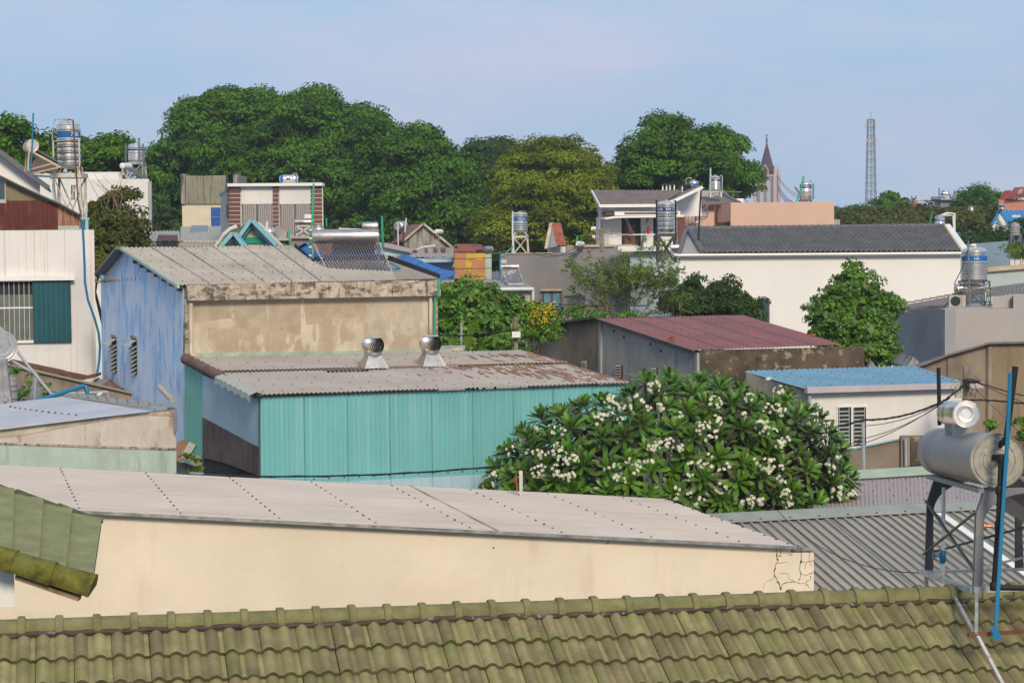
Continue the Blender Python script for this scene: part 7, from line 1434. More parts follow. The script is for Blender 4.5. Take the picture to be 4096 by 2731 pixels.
def crown_pts(blobs, dens, sub_r, per, leaf, squash=.75, inner=.15, top_bias=.0):
    cs, ns, ss = [], [], []
    for (x, y, Y, rx, ry, rd) in blobs:
        C = np.array(P(x, y, Y)); R = np.array([rx * Y / F, rd, ry * Y / F]); area = 4 * math.pi * ((R[0] * R[1]) ** 1.6 / 3 + (R[0] * R[2]) ** 1.6 / 3 + (R[1] * R[2]) ** 1.6 / 3) ** (1 / 1.6)
        n = max(5, int(area * dens)); d = rng.normal(size=(n, 3)); d /= np.linalg.norm(d, axis=1)[:, None]; k = np.where(rng.random((n, 1)) < .12, rng.uniform(1.05, 1.22, (n, 1)), rng.uniform(.6, 1.08, (n, 1))); sc_ = C + d * R * k; sc_[:, 2] -= .25 * sub_r
        rs = sub_r * rng.uniform(.4, 1.5, n)
        for i in range(n):
            m = int(per * (rs[i] / sub_r) ** 1.5); q = rng.normal(size=(m, 3)); q /= np.linalg.norm(q, axis=1)[:, None]; q[:, 2] = np.where(q[:, 2] < -.3, -q[:, 2] * .5, q[:, 2]); rad = rng.uniform(.45, 1.0, (m, 1)) ** .6
            off = q * rad * rs[i]; off[:, 2] *= squash; cs.append(sc_[i] + off); nn = q * .8 + d[i] * .5 + rng.normal(size=(m, 3)) * .6; nn[:, 2] += .45; ns.append(nn); ss.append(leaf * rng.uniform(.6, 1.3, m))
        mi = int(n * per * inner * .5); q = rng.normal(size=(mi, 3)); q /= np.linalg.norm(q, axis=1)[:, None]; q *= rng.uniform(.2, .8, (mi, 1)); cs.append(C + q * R); ns.append(rng.normal(size=(mi, 3))); ss.append(leaf * rng.uniform(1.6, 2.6, mi))
    return np.concatenate(cs), np.concatenate(ns), np.concatenate(ss)
def tree(name, label, cat, blobs, mt, trunk, dens=.9, sub_r=.9, per=60, leaf=.3, tr=.35, group=None, limbs=True, barkm='bark', aspect=.5, squash=.75, zbase=0, inner=.15, extra=None):
    x, Y = trunk; base = XZ(x, Y, zbase); H = thing(name, base, label, cat, group); c, n, s_ = crown_pts(blobs, dens, sub_r, per, leaf, squash, inner)
    leafmesh('crown', c, n, s_, M[mt], H, aspect)
    if extra: c, n, s_ = crown_pts(*extra[0]); leafmesh('young_leaves', c, n, s_, M[extra[1]], H, aspect)
    b = B(); cen = [P(q[0], q[1], q[2]) for q in blobs]; low = min(p.z for p in cen); fork = base.lerp(V((base.x, base.y, low)), .75); fork.z = max(fork.z, zbase + .3)
    b.path([base, base.lerp(fork, .5) + V((random.uniform(-.2, .2) * tr * 2, 0, 0)), fork], [tr * 1.25, tr, tr * .8], 9)
    if limbs:
        for p in cen:
            m_ = fork.lerp(p, .5) + V((random.uniform(-.1, .1), random.uniform(-.1, .1), .08)) * (p - fork).length; b.path([fork, m_, p], [tr * .55, tr * .35, tr * .1], 6)
            for k in range(5):
                e = p + V((random.uniform(-1, 1), random.uniform(-1, 1), random.uniform(-.6, .6))) * sub_r * 1.0; b.path([m_.lerp(p, .5 + .1 * k), e], [tr * .2, tr * .04], 4)
    b.build('trunk', M[barkm], H, smooth=True); return H
g1 = 'big dark trees along the skyline'
YT = 150
tree('broadleaf_tree', 'leftmost low shoulder of the big tree mass beside the white block', 'tree', [(665, 700, YT, 62, 110, 4), (640, 830, YT, 50, 110, 4), (700, 600, YT, 52, 60, 4), (720, 850, YT + 3, 90, 130, 4), (620, 930, YT - 2, 40, 80, 3), (780, 760, YT + 3, 70, 130, 4)], 'leaf_deep', (690, YT), .85, .9, 150, .30, .5, g1)
tree('broadleaf_tree', 'tallest domed tree of the skyline mass, left of its highest tip', 'tree', [(880, 460, YT + 4, 110, 90, 5), (800, 560, YT, 95, 90, 5), (930, 620, YT - 2, 130, 120, 5), (1010, 440, YT + 5, 70, 60, 4), (850, 730, YT, 130, 130, 5), (990, 800, YT, 120, 120, 5), (1010, 425, YT + 3, 115, 62, 5), (1100, 470, YT + 2, 90, 60, 5), (815, 475, YT + 1, 75, 62, 4), (760, 480, YT + 2, 45, 50, 3), (900, 395, YT + 4, 50, 30, 3)], 'leaf_deep', (920, YT), .85, .95, 160, .29, .6, g1)
tree('broadleaf_tree', 'tall rounded tree of the skyline mass directly above the striped building', 'tree', [(1240, 430, YT + 4, 100, 70, 5), (1160, 520, YT, 120, 100, 5), (1330, 520, YT, 120, 90, 5), (1270, 660, YT - 3, 150, 130, 5), (1430, 600, YT - 2, 110, 110, 5), (1380, 760, YT - 3, 130, 130, 5), (1090, 650, YT, 100, 120, 5), (1260, 390, YT + 4, 50, 30, 3), (1440, 465, YT + 2, 70, 50, 4), (1510, 520, YT + 1, 70, 50, 4), (1560, 580, YT, 60, 60, 4), (1480, 860, YT - 5, 130, 100, 4), (1180, 840, YT, 120, 110, 4)], 'leaf_deep', (1245, YT), .85, .95, 160, .29, .6, g1)
tree('broadleaf_tree', 'right hand dome of the skyline mass above the grey gable', 'tree', [(1690, 600, YT - 6, 100, 75, 5), (1600, 640, YT - 5, 100, 90, 5), (1760, 690, YT - 6, 110, 100, 5), (1640, 790, YT - 8, 150, 130, 5), (1790, 830, YT - 8, 110, 130, 5), (1560, 760, YT - 6, 80, 110, 4), (1700, 545, YT - 5, 45, 25, 3), (1700, 910, YT - 8, 170, 90, 4)], 'leaf_deep', (1660, YT - 6), .85, .95, 160, .29, .6, g1)
tree('broadleaf_tree', 'darker tree set back between the big mass and the yellow green tree', 'tree', [(1960, 640, YT + 15, 90, 70, 5), (1880, 650, YT + 15, 60, 60, 4), (2010, 600, YT + 16, 40, 35, 3), (1930, 740, YT + 10, 100, 110, 5), (1940, 870, YT, 80, 110, 4)], 'leaf_dark', (1950, YT + 15), .8, .9, 140, .3, .5, g1)
tree('yellow_green_tree', 'rounded yellow green tree in the middle of the skyline', 'tree', [(2210, 640, 132, 130, 78, 5), (2090, 700, 132, 100, 90, 5), (2330, 700, 132, 110, 95, 5), (2200, 800, 130, 180, 130, 5), (2060, 830, 130, 90, 120, 4), (2370, 820, 130, 90, 120, 4), (2210, 590, 133, 80, 35, 3), (2180, 930, 129, 200, 90, 4), (2000, 930, 129, 80, 90, 4)], 'leaf_yellow', (2200, 132), 1.1, .75, 140, .23, .5)
tree('round_dark_tree', 'separate big round tree behind the porch house, right of the yellow green one', 'tree', [(2680, 540, 140, 90, 60, 4), (2590, 600, 138, 80, 60, 4), (2780, 610, 138, 120, 80, 5), (2640, 680, 138, 140, 90, 5), (2870, 660, 138, 100, 80, 5), (2920, 580, 140, 40, 35, 3), (2540, 730, 138, 75, 70, 4), (2950, 720, 138, 75, 60, 4), (2760, 770, 138, 160, 60, 5), (2850, 535, 140, 40, 30, 3), (2545, 640, 138, 50, 55, 3), (2640, 500, 140, 50, 30, 3), (2990, 680, 138, 30, 30, 3)], 'leaf_deep', (2760, 139), 1.0, .8, 140, .25, .5)
g2 = 'trees at the top left corner'
tree('corner_tree', 'tree cut by the left edge of the sky', 'tree', [(20, 560, 96, 75, 80, 3), (60, 640, 96, 50, 70, 3), (-20, 640, 96, 70, 90, 3), (20, 690, 96, 80, 60, 3), (30, 500, 96, 40, 30, 2)], 'leaf_deep', (20, 97), .9, .7, 110, .26, .35, g2)
tree('corner_tree', 'low tree top between the round ended heater and the 700 tank', 'tree', [(170, 600, 100, 45, 50, 3), (210, 640, 100, 50, 60, 3), (130, 650, 100, 50, 50, 3)], 'leaf_deep', (170, 101), .9, .6, 90, .26, .3, g2)
tree('corner_tree', 'wide low tree top behind the white block parapet', 'tree', [(350, 610, 110, 60, 50, 3), (430, 600, 110, 50, 45, 3), (400, 660, 110, 90, 60, 3), (500, 640, 110, 50, 50, 3), (460, 560, 110, 22, 15, 1.5), (585, 700, 110, 26, 40, 2)], 'leaf_deep', (400, 111), .9, .7, 100, .27, .35, g2)
tree('bronze_green_tree', 'bronze green tree with bare twigs between the two white walls', 'tree', [(430, 840, 66, 70, 55, 1.6), (470, 900, 65, 75, 70, 1.8), (400, 930, 64, 65, 70, 1.6), (440, 1000, 63, 80, 70, 1.8), (500, 960, 64, 55, 60, 1.5), (370, 840, 66, 30, 40, 1.2), (400, 1060, 62, 50, 50, 1.2), (510, 775, 66, 22, 14, .8), (560, 890, 65, 25, 15, .8), (560, 980, 64, 25, 18, .8), (450, 790, 66, 28, 18, .8)], 'leaf_bronze', (440, 65), 2.6, .38, 75, .15, .12)
b = B()
for k in range(14): p = P(430 + random.uniform(-15, 90), 850, 65); b.path([p, p + V((random.uniform(-.3, .3), 0, .5)), p + V((random.uniform(-.7, .7), 0, random.uniform(.7, 1.3)))], [.012, .009, .004], 4)
H = thing('bare_twigs', P(440, 850, 65), 'bare grey twigs sticking out above the bronze green tree', 'twigs'); b.build('twig', M['barkpale'], H)
# understory behind the middle rooftops
tree('background_shrubs', 'dark band of low trees filling the gaps under the skyline mass', 'tree', [(x, 960 + 15 * math.sin(x), 145, 120, 110, 4) for x in range(620, 2500, 150)], 'leaf_dark', (1500, 147), .35, 1.3, 80, .5, .3, limbs=False)
# right distance
g3 = 'trees on the right horizon'
tree('flat_topped_tree', 'wide flat topped brown green tree on the right behind the dark tiled ridge', 'tree', [(3480, 895, 160, 130, 45, 5), (3640, 882, 160, 140, 38, 6), (3790, 885, 158, 120, 38, 6), (3560, 930, 158, 160, 55, 6), (3730, 930, 156, 160, 60, 6), (3880, 900, 155, 100, 60, 5), (3960, 940, 154, 80, 45, 4), (3870, 960, 154, 90, 50, 4), (3400, 920, 160, 80, 50, 4)], 'leaf_bronze', (3700, 158), .7, 1.0, 110, .34, .4, g3)
tree('feathery_tree', 'feathery deep green tree standing above the flat topped one', 'tree', [(3930, 795, 176, 75, 45, 3), (3875, 825, 176, 60, 35, 3), (3995, 830, 176, 65, 42, 3), (3960, 860, 174, 90, 45, 3), (4010, 785, 176, 20, 14, 1.5), (4030, 815, 176, 25, 14, 1.5), (3870, 785, 176, 22, 10, 1.5), (3915, 758, 176, 20, 12, 1.5)], 'leaf_deep', (3940, 177), .9, .7, 80, .3, .3, g3, aspect=.3)
tree('layered_tree', 'layered green tree just right of the lattice mast', 'tree', [(3560, 782, 210, 26, 8, 2), (3545, 806, 210, 36, 10, 2), (3590, 808, 210, 32, 10, 2), (3530, 822, 210, 40, 14, 2.5), (3600, 838, 208, 50, 22, 3), (3560, 850, 205, 60, 20, 3)], 'leaf_deep', (3560, 211), 1.0, .6, 80, .3, .25, g3)
tree('horizon_trees', 'low green tree line at the foot of the lattice mast', 'tree', [(3350, 850, 300, 40, 16, 5), (3400, 858, 300, 50, 18, 5), (3450, 852, 290, 50, 20, 5), (3500, 862, 280, 50, 25, 5), (3380, 880, 290, 60, 25, 5)], 'leaf_deep', (3400, 301), .3, 1.2, 60, .5, .3, g3, limbs=False)
tree('edge_tree', 'green tree below the blue roof at the right edge', 'tree', [(3960, 950, 132, 50, 22, 3), (4020, 958, 130, 60, 25, 3), (4085, 950, 128, 40, 28, 3), (3900, 985, 132, 60, 35, 3), (3990, 980, 130, 80, 35, 3), (4092, 885, 128, 18, 12, 2)], 'leaf_dark', (4020, 131), .9, .8, 90, .28, .25, g3)
tree('bamboo_clump', 'light bamboo like foliage drooping at the right edge above the white shed', 'bush', [(4080, 985, 90, 30, 22, 1), (4060, 1000, 90, 30, 16, 1), (4092, 1010, 90, 20, 20, 1)], 'leaf_lime', (4080, 90), 3, .35, 60, .22, .05, aspect=.18)
tree('edge_shrub', 'bright leafy twigs at the right edge beside the big tank', 'bush', [(4100, 1690, 38, 22, 22, .25), (4100, 1740, 38, 25, 20, .25), (4095, 1860, 37, 25, 60, .25), (3960, 1700, 40, 22, 20, .2)], 'leaf_fresh', (4110, 38), 14, .12, 40, .09, .02, limbs=False)
# leafy shrub mass
tree('leafy_vine', 'dense bright green leafy mass right of the green drainpipe', 'bush', [(1800, 1190, 54, 60, 55, 1), (1900, 1230, 53, 100, 70, 1.3), (1830, 1300, 52, 100, 90, 1.4), (1980, 1320, 52, 90, 80, 1.3), (1790, 1380, 51, 50, 70, 1), (2030, 1240, 54, 60, 60, 1), (1960, 1390, 51, 100, 60, 1.2), (1870, 1150, 55, 30, 22, .6), (2040, 1420, 51, 60, 50, 1)], 'leaf_fresh', (1900, 53), 5, .30, 80, .15, .08, aspect=.62, extra=(([(1840, 1220, 52.5, 80, 60, 1), (1960, 1200, 53, 70, 40, 1), (1900, 1330, 51.5, 120, 80, 1)], 2.4, .25, 40, .15), 'leaf_lime'))
c, n, s_ = None, None, None
H = tree('yellow_flower_shrub', 'shrub dotted with yellow flowers above the meter box pole', 'bush', [(2120, 1250, 56, 60, 45, .9), (2180, 1280, 56, 50, 50, .9), (2100, 1310, 55.5, 60, 45, .9), (2170, 1330, 55, 60, 40, .8)], 'leaf_fresh', (2130, 56), 6, .25, 60, .10, .05)
pts = [P(random.choice((2110, 2130, 2160, 2195, 2180, 2200)) + random.gauss(0, 14), 1240 + random.gauss(12, 30), 54.7) for _ in range(60)]; c = np.repeat(np.array(pts), 5, 0) + rng.normal(size=(300, 3)) * .05; n = rng.normal(size=(300, 3)); n[:, 1] -= 1; leafmesh('blossoms', c, n, np.full(300, .05), M['petal_yellow'], H, .9)
# spiky palms under the window
for x, y, w_, Y, lb in ((2130, 1205, 45, 60, 'spiky green palm tuft against the low grey house, leftmost'), (2185, 1232, 50, 62, 'dark spiky palm tuft below the stucco window, its left side'), (2240, 1230, 50, 62, 'dark spiky palm tuft below the stucco window, its right side'), (2295, 1225, 45, 60, 'spiky palm tuft right of the stucco window')):
    H = thing('palm_tuft', P(x, y + 60, Y), lb, 'palm', 'spiky palms'); b = B(); c0 = P(x, y + 35, Y)
    for k in range(46):
        a = random.uniform(0, 2 * math.pi); e = random.uniform(.1, 1.2); L_ = w_ * Y / F * random.uniform(.8, 1.3); d = V((math.cos(a) * math.cos(e), math.sin(a) * math.cos(e), math.sin(e))); sd_ = d.cross(Zv).normalized() * .018 * random.uniform(1, 1.8); m_ = c0 + d * L_ * .6 + Zv * .05; tip = c0 + d * L_ - Zv * L_ * .18
        b.mesh([c0 - sd_ * .5, c0 + sd_ * .5, m_ + sd_, m_ - sd_, tip], [(0, 1, 2, 3), (3, 2, 4)])
    b.build('fronds', M['leaf_deep'] if 'dark' in lb else M['leaf_fresh'], H); b = B(); b.tube(V((c0.x, c0.y, 0)), c0, .06); b.build('trunk', M['bark'], H)
tree('low_scrub', 'low mixed scrub behind the workshop gable ridge', 'bush', [(2240, 1300, 58, 60, 25, .6), (2320, 1285, 58, 60, 30, .6), (2400, 1275, 58, 60, 22, .6), (2500, 1268, 58.5, 60, 16, .5)], 'leaf_fresh', (2300, 58), 6, .2, 50, .10, .04, limbs=False)
# pod tree: sparse branches, feathery leaflets, hanging pods
H = thing('pod_tree', XZ(2500, 62, 0), 'sparse feathery tree with thin branches and dry hanging pods before the stucco building', 'tree'); random.seed(11)
b = B(); pods = B(); tips = []; root = P(2520, 1300, 61.5)
def grow(p, d, L_, r, lev):
    q = p + d * L_; m_ = p.lerp(q, .5) + V((random.gauss(0, .03), random.gauss(0, .03), .03)) * L_; b.path([p, m_, q], [r, r * .85, r * .65], 5 if r > .012 else 4)
    if lev >= 2: tips.append((q, d)); tips.append((m_, d))
    if lev < 5:
        for k in range((3 if lev == 1 else 2) if lev else 9):
            if lev == 0: a = (k - 4) / 4.2; nd_ = V((a * 1.15 + random.gauss(0, .1), random.gauss(0, .35), 1.0 - abs(a) * .35)).normalized()
            else: nd_ = (d + V((random.gauss(0, .42), random.gauss(0, .4), random.gauss(.0, .3)))).normalized()
            grow(q if lev else p, nd_, L_ * random.uniform(.68, .95) if lev else random.uniform(.5, .8), r * .68, lev + 1)
grow(root, V((0, 0, 1)), .3, .035, 0)
b.tube(V((root.x, root.y, 0)), root, .07, 8, .045)
b.build('branches', M['barkpale'], H)
C, N_, S_ = [], [], []
for p, d in tips:
    for f_ in range(3):
        ax_ = (V((random.gauss(0, 1), random.gauss(0, 1), random.gauss(.2, .6)))).normalized(); L_ = random.uniform(.10, .24)
        for k in range(9):
            t = (k + 1) / 9; o = p + ax_ * L_ * t - Zv * .04 * t * t; C.append(o + V((random.gauss(0, .018), random.gauss(0, .018), random.gauss(0, .012)))); N_.append((random.gauss(0, .5), random.gauss(-.2, .5), 1)); S_.append(random.uniform(.05, .095))
leafmesh('foliage', np.array(C), np.array(N_), np.array(S_), mat('feathery_leaves', (.20, .30, .06), rough=.6, vary=.25, vs=1.5, island=.35, transl=.3, fine=0), H, .42)
for k in range(60):
    p, d = random.choice(tips); L_ = random.uniform(.16, .3); a = V((random.gauss(0, .25), 0, -1)).normalized(); pods.path([p, p + a * L_ * .5 + V((.015, 0, 0)), p + a * L_], [.006, .012, .005], 5)
pods.build('seed_pods', M['pod'], H); tag(H, None)
tree('dense_round_tree', 'dense dark round tree behind the red roof', 'tree', [(2780, 1200, 68, 75, 60, 1.4), (2700, 1200, 68, 50, 50, 1.2), (2880, 1180, 68, 70, 55, 1.4), (2960, 1210, 68, 75, 55, 1.4), (2840, 1240, 67, 150, 50, 1.4), (3010, 1250, 67, 40, 35, 1), (2745, 1150, 68, 30, 28, .8), (2780, 1120, 68, 16, 20, .5)], 'leaf_dark', (2850, 68), 4, .34, 90, .12, .12, extra=(([(2800, 1180, 67.5, 90, 60, 1.3), (2920, 1180, 67.5, 90, 60, 1.3)], 1.2, .2, 30, .12), 'leaf_bronze'))
H = tree('leafy_tree', 'leafy bright green tree standing in front of the long white wall', 'tree', [(3420, 1120, 58, 55, 45, .7), (3370, 1190, 58, 75, 55, .9), (3480, 1190, 58, 70, 60, .9), (3300, 1260, 57.5, 65, 60, .9), (3420, 1280, 57, 110, 70, 1.1), (3540, 1230, 57, 55, 50, .7), (3510, 1310, 56.5, 70, 60, .9), (3350, 1330, 56.5, 80, 55, .9), (3470, 1390, 56, 90, 60, .9), (3545, 1420, 55.5, 50, 45, .6), (3412, 1070, 58, 18, 18, .3), (3280, 1330, 57, 50, 40, .6)], 'leaf_fresh', (3430, 57), 7, .24, 62, .125, .09, aspect=.6, extra=(([(3420, 1180, 57, 120, 90, .9), (3440, 1300, 56, 130, 60, 1.0)], 2.2, .2, 26, .125), 'leaf_lime'))
tree('ochre_twigs', 'ochre dry twigs at the end of the blackened parapet', 'bush', [(3475, 1440, 52.5, 18, 30, .25)], 'leaf_yellow', (3475, 52.5), 12, .12, 40, .06, .02, limbs=False)
H = thing('white_stone_heap', P(3490, 1460, 52), 'small pale stone gable tip behind the blue roof', 'wall'); b = B(); b.prism([P(3470, 1478, 52), P(3485, 1440, 52), P(3512, 1478, 52)], (0, .3, 0)); b.prism([P(3628, 1465, 50), P(3655, 1425, 50), P(3690, 1465, 50)], (0, 2, 0)); b.build('stone', M['streaked'], H)
tree('wall_weeds', 'weeds growing against the raked brown wall at the left', 'bush', [(62, 1480, 43, 10, 22, .12), (110, 1540, 43, 26, 36, .15), (185, 1545, 43, 26, 28, .15), (80, 1580, 43, 25, 22, .15), (200, 1580, 43, 30, 15, .15)], 'leaf_fresh', (120, 43), 22, .12, 22, .07, .012, zbase=6, aspect=.5)
tree('scrap_weeds', 'small weed growing out of the scrap heap', 'bush', [(745, 1825, 36, 30, 10, .1), (790, 1838, 36, 22, 8, .1), (800, 1875, 35.6, 18, 8, .1), (765, 1885, 35.6, 18, 6, .1)], 'leaf_lime', (770, 36), 40, .07, 18, .06, .008, zbase=5)
tree('pole_weeds', 'narrow leafed weeds around the meter box pole', 'bush', [(2100, 1390, 46.8, 30, 30, .2), (2080, 1440, 46.8, 20, 20, .2), (2030, 1400, 47, 25, 30, .2)], 'leaf_fresh', (2090, 46.9), 14, .14, 40, .09, .02, aspect=.3)
H = thing('banana_plant', P(1880, 1400, 47.5), 'upright banana leaves in front of the leafy mass', 'banana plant')
for x0, y0, x1, y1, w_ in ((1862, 1400, 1892, 1290, .10), (1806, 1385, 1815, 1345, .10)):
    b = B(); a, c = P(x0, y0, 47.5), P(x1, y1, 47.5); pr = [(0, .1), (.2, .8), (.5, 1), (.8, .7), (1, .05)]; vs = []
    for t, k in pr: p = a.lerp(c, t) + Zv * 0; vs += [p - V((w_ * k, 0, 0)), p + V((0, .03, 0)), p + V((w_ * k, 0, 0))]
    b.mesh(vs, [(3 * i + j, 3 * i + j + 1, 3 * i + j + 4, 3 * i + j + 3) for i in range(4) for j in range(2)]); b.build('leaf', M['leaf_lime'], H)
b = B(); b.lathe(P(1815, 1405, 46), (0, 0, 1), [(.25, 0), (.27, .03), (.2, .08), (.05, .1)], 20); tag(b.build('lidded_basin', M['concrete'], None), 'brown domed basin behind the right turbine ventilator', 'basin')
b = B(); b.prism([P(1750, 1388, 46.4), P(1860, 1386, 46.4), P(1860, 1392, 46), P(1750, 1396, 46)], (0, 0, .03)); tag(b.build('metal_ledge', M['palesheet'], None), 'thin pale metal ledge behind the right turbine ventilator', 'ledge')

# ============================================================ frangipani with rosettes and flower clusters
H = thing('frangipani_tree', XZ(2680, 36, 0), 'broad frangipani tree with glossy leaf rosettes and white flower clusters', 'tree'); random.seed(5)
def leaf_profile():
    return [(0, .006), (.12, .02), (.35, .055), (.62, .085), (.82, .078), (.94, .045), (1.0, .004)]
LP = leaf_profile()
cen = P(2680, 1985, 35.9); RX, RZ, RY = 725 * 35.9 / F, 440 * 35.9 / F, 1.35
ros = []; tries = 0
while len(ros) < 260 and tries < 20000:
    tries += 1; a = random.uniform(0, math.pi); x = math.cos(a); k = random.random(); e = random.uniform(-.25, 1.0)
    d = V((random.gauss(0, 1), random.gauss(-.35, 1), random.gauss(.15, .8))).normalized()
    if d.z < -.25 or d.y > .5: continue
    f_ = random.choice((1, 1, .97, .88)); sx = 1 - .10 * max(0, d.z)
    xx = d.x; lim = 1.0
    hx = math.copysign(abs(d.x) ** .8, d.x); ez = max(-.2, d.z); ez = abs(ez) ** .75 * (1 if ez > 0 else -1)
    p = cen + V((hx * RX * f_, d.y * RY * f_, ez * RZ * f_ * (1.0 + .06 * math.sin(d.x * 9 + 1) + random.uniform(-.05, .05))))
    if d.x < -.1: p.z -= (-.1 - d.x) * .75 * max(0, min(1, ez))
    if d.x > .6: p.z -= (d.x - .6) * .6
    if all((p - q[0]).length > .33 for q in ros): ros.append((p, (d + V((0, -.25, .55))).normalized()))
lv = B(); old = B(); br = B()
def add_leaf(b, o, d, L_, up, w_=1):
    s_ = d.cross(up).normalized(); n_ = s_.cross(d).normalized(); vs = []
    for t, w in LP:
        c = o + d * L_ * t - n_ * (L_ * .16 * t * t) * random.uniform(.6, 1.2); vs += [c - s_ * w * L_ * 1.65 * w_ + n_ * w * L_ * .35, c, c + s_ * w * L_ * 1.65 * w_ + n_ * w * L_ * .35]
    b.mesh(vs, [(3 * i + j, 3 * i + j + 1, 3 * i + j + 4, 3 * i + j + 3) for i in range(len(LP) - 1) for j in range(2)])
for p, ax_ in ros:
    a0 = V((1, 0, 0)) if abs(ax_.x) < .7 else V((0, 1, 0)); e1_ = (a0 - ax_ * a0.dot(ax_)).normalized(); e2_ = ax_.cross(e1_); n = random.randint(17, 23)
    for k in range(n):
        ph = k * 2.4 + random.uniform(-.2, .2); tilt = .25 + 1.25 * (k / n) + random.uniform(-.1, .1); d = (ax_ * math.cos(tilt) + (e1_ * math.cos(ph) + e2_ * math.sin(ph)) * math.sin(tilt)).normalized(); L_ = random.uniform(.27, .38) * (.7 + .35 * k / n)
        add_leaf(old if (k > n - 4 and random.random() < .5) else lv, p + d * .02 - ax_ * .05 * k / n, d, L_, ax_ if abs(ax_.dot(d)) < .97 else e1_)
    inn = cen + (p - cen) * .62 - Zv * .15; br.path([inn, inn.lerp(p, .5) + V((random.gauss(0, .04), 0, -.03)), p - ax_ * .03], [.03, .024, .018], 6)
for k in range(110):    # inner, shaded rosettes
    d = V((random.uniform(-.95, .95), random.uniform(-.5, .4), random.uniform(-.15, .75))); p = cen + V((d.x * RX * .9, d.y * RY, d.z * RZ * .8 * math.sqrt(max(.1, 1 - d.x ** 2))))
    for j in range(12): q = V((random.gauss(0, 1), random.gauss(-.5, 1), random.gauss(.3, .8))).normalized(); add_leaf(old if random.random() < .4 else lv, p, q, random.uniform(.18, .28), Zv if abs(q.z) < .9 else V((1, 0, 0)))
cr_ = lv.build('crown', M['leaf_frangi'], H, smooth=True, ang=80); old.build('old_leaves', M['leaf_old'], H, smooth=True, ang=80)
base = V((cen.x, cen.y + .3, 0)); fork = V((cen.x, cen.y + .2, cen.z - 1.6)); br.path([base, base.lerp(fork, .5) + V((.1, 0, 0)), fork], [.16, .13, .12], 10)
for k in range(16):
    a = (k - 7.5) / 8; e = cen + V((a * RX * .62, random.uniform(-.6, .5), (1 - a * a) * RZ * .55 - .1)); m_ = fork.lerp(e, .5) + V((a * .3, 0, -.1)); br.path([fork, m_, e], [.08, .06, .035], 7)
br.build('trunk', M['bark'], H, smooth=True)
def flower(b, o, n_, s_):
    a0 = V((1, 0, 0)) if abs(n_.x) < .7 else V((0, 0, 1)); u_ = (a0 - n_ * a0.dot(n_)).normalized(); v_ = n_.cross(u_); off = random.random() * 6
    for k in range(5):
        a = off + k * 2 * math.pi / 5; d = u_ * math.cos(a) + v_ * math.sin(a); t_ = -u_ * math.sin(a) + v_ * math.cos(a); b.mesh([o + d * s_ * .1, o + d * s_ * .55 + t_ * s_ * .34 + n_ * s_ * .22, o + d * s_ * 1.0 + t_ * s_ * .12 + n_ * s_ * .16, o + d * s_ * .95 - t_ * s_ * .15 + n_ * s_ * .14, o + d * s_ * .5 - t_ * s_ * .28 + n_ * s_ * .16], [(0, 1, 2), (0, 2, 3), (0, 3, 4)], 0)
    b.mesh([o + n_ * s_ * .06 + (u_ * math.cos(k * 1.257) + v_ * math.sin(k * 1.257)) * s_ * .17 for k in range(5)], [(0, 1, 2, 3, 4)], 1)
clus = [(2614, 1545, 22), (2539, 1579, 6), (2444, 1603, 22), (2478, 1626, 14), (2512, 1630, 6), (2573, 1609, 8), (2638, 1630, 9), (2655, 1633, 6), (2406, 1674, 16), (2386, 1681, 10), (2444, 1660, 4), (2481, 1677, 3), (2206, 1708, 4), (2250, 1725, 6), (2216, 1725, 3), (2151, 1708, 4), (2039, 1793, 7), (2046, 1813, 7), (2148, 1810, 12), (2168, 1820, 6), (2209, 1807, 6), (2233, 1783, 8), (2243, 1817, 14), (2246, 1841, 8), (2287, 1841, 22), (2117, 1810, 6), (2148, 1885, 18), (2144, 1902, 10), (2175, 1858, 4), (2226, 1875, 10), (2229, 1895, 8), (2274, 1902, 18), (2257, 1912, 14), (1974, 1898, 10), (1954, 1943, 14), (2607, 1783, 14), (2621, 1793, 8), (2655, 1773, 16), (2678, 1766, 8), (2709, 1783, 10), (2716, 1790, 8), (2570, 1837, 8), (2607, 1847, 8), (2532, 1841, 8), (2549, 1861, 8), (2536, 1885, 8), (2491, 1858, 7), (2464, 1864, 5), (2430, 1875, 4), (2454, 1902, 5), (2485, 1919, 9), (2763, 1858, 5), (2811, 1851, 12), (2842, 1861, 6), (2757, 1905, 8), (2842, 1820, 4), (2859, 1609, 22), (2862, 1684, 18), (2811, 1711, 22), (2835, 1756, 8), (2852, 1749, 6), (2865, 1732, 4), (2974, 1657, 3), (2998, 1592, 12), (3117, 1562, 14), (3076, 1524, 5), (3070, 1633, 12), (3117, 1633, 14), (3131, 1647, 12), (3049, 1701, 22), (3059, 1722, 14), (3097, 1725, 4), (3124, 1783, 16), (3144, 1762, 12), (3226, 1701, 12), (3335, 1837, 12), (3321, 1864, 12), (3331, 1885, 8), (3355, 1830, 6), (3070, 1858, 26), (3090, 1851, 12), (3025, 1844, 4), (3066, 1881, 10), (3124, 1868, 4), (2903, 1864, 8), (2889, 1888, 8), (2879, 1953, 14), (2920, 1950, 6), (2709, 1953, 4), (2706, 1987, 5), (2760, 1977, 3), (2797, 2007, 14), (2634, 2007, 8), (2988, 2014, 18), (3015, 2001, 14), (3049, 2001, 14), (3151, 1973, 14), (3144, 1990, 12), (3158, 2018, 8), (3352, 1963, 16), (3348, 1984, 14), (3403, 1980, 16), (3121, 1912, 5), (3131, 1929, 4), (2716, 1660, 7), (2590, 1630, 5)]
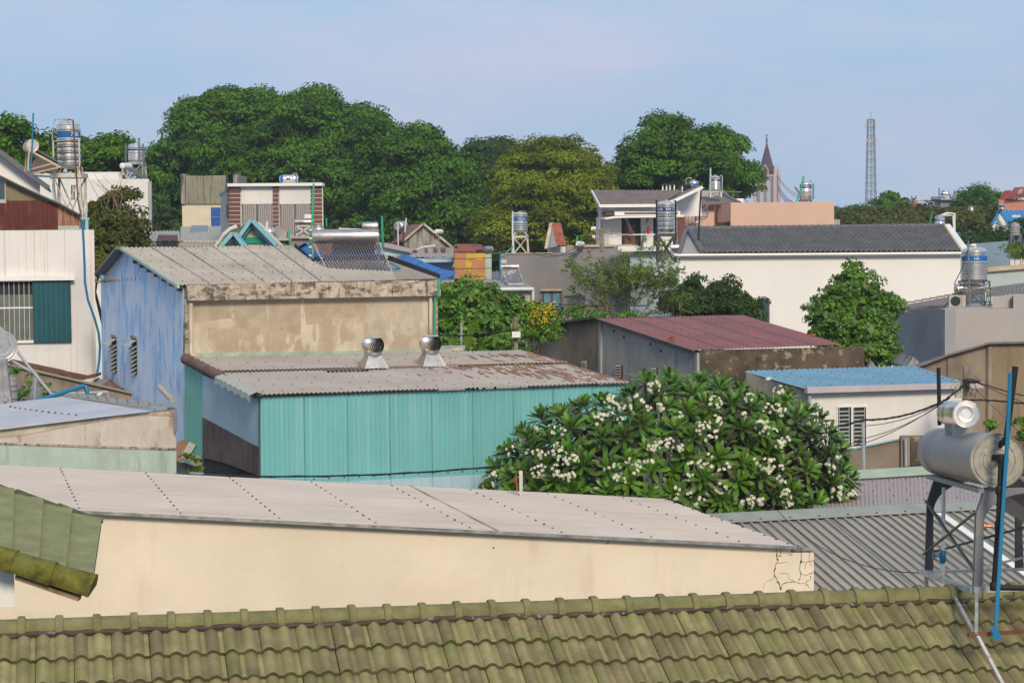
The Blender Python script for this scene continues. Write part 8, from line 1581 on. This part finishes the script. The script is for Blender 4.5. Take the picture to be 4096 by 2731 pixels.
for (x, y, n) in clus:
    # put the cluster on the front of the dome
    dx = (x - 2680) / 730.0; dz = (1985 - y) / 470.0; s2 = max(0.03, 1 - dx * dx - dz * dz); c = P(x, y, 35.9 - RY * math.sqrt(s2) - .34); b = B(); rad = .025 * n ** .5; m = max(3, int(n * .55))
    for k in range(m):
        d = V((random.gauss(0, 1), random.gauss(-.6, .5), random.gauss(.2, .8))).normalized(); flower(b, c + V((d.x * rad, d.y * rad * .6, d.z * rad * .9)), (d + V((0, -.7, .3))).normalized(), random.uniform(.028, .037))
    b.build('flower_cluster', [M['petal'], M['petal_eye']], H)

# ============================================================ haze
b = B(); b.box((-700, -30, -1.5), (1400, 0, 0), (0, 900, 0), (0, 0, 75)); hm = bpy.data.materials.new('haze'); hm.use_nodes = True; t = hm.node_tree; t.nodes.clear(); vo = nd(t, 'ShaderNodeVolumePrincipled'); vo.inputs['Density'].default_value = .0004; vo.inputs['Color'].default_value = (.80, .88, 1, 1); vo.inputs['Anisotropy'].default_value = .2; ou = nd(t, 'ShaderNodeOutputMaterial'); t.links.new(vo.outputs[0], ou.inputs['Volume'])
hz_ = tag(b.build('haze', hm), kind='stuff')

# ------------------------------------------------------------ one mesh per countable part
def split_loose(o):
    me = o.data; n = len(me.vertices); par = list(range(n))
    def find(a):
        while par[a] != a: par[a] = par[par[a]]; a = par[a]
        return a
    for p in me.polygons:
        v = list(p.vertices); r0 = find(v[0])
        for k in v[1:]: par[find(k)] = r0
    groups = {}
    for p in me.polygons: groups.setdefault(find(p.vertices[0]), []).append(p)
    if len(groups) < 2 or len(groups) > 60 or o.children: return
    co = [v.co[:] for v in me.vertices]
    for i, ps in enumerate(list(groups.values())):
        idx = {}; fs = []
        for p in ps: fs.append([idx.setdefault(v, len(idx)) for v in p.vertices])
        nm = bpy.data.meshes.new(me.name); nm.from_pydata([co[v] for v in idx], [], fs)
        for q in me.materials: nm.materials.append(q)
        nm.polygons.foreach_set('material_index', [p.material_index for p in ps]); nm.polygons.foreach_set('use_smooth', [p.use_smooth for p in ps])
        c = o if i == 0 else o.copy()
        if i: sc.collection.objects.link(c)
        c.data = nm
SPLIT = ('pilaster', 'strut', 'cross_brace', 'screw', 'drain_pipe', 'hole', 'pier', 'purlin_end', 'bracket', 'slot', 'antenna', 'side_pier', 'doorway', 'pane', 'panel', 'canopy', 'loose_boards', 'slanted_post', 'opening', 'insulator', 'saddle', 'legs', 'tank_foot', 'base_rail', 'insulator_block', 'vent_hole', 'canopy_panel', 'bargeboard', 'eave_board', 'side_rail', 'saddle_bracket')
for o in list(sc.objects):
    if o.type == 'MESH' and o.parent is not None and o.name.split('.')[0] in SPLIT: split_loose(o)
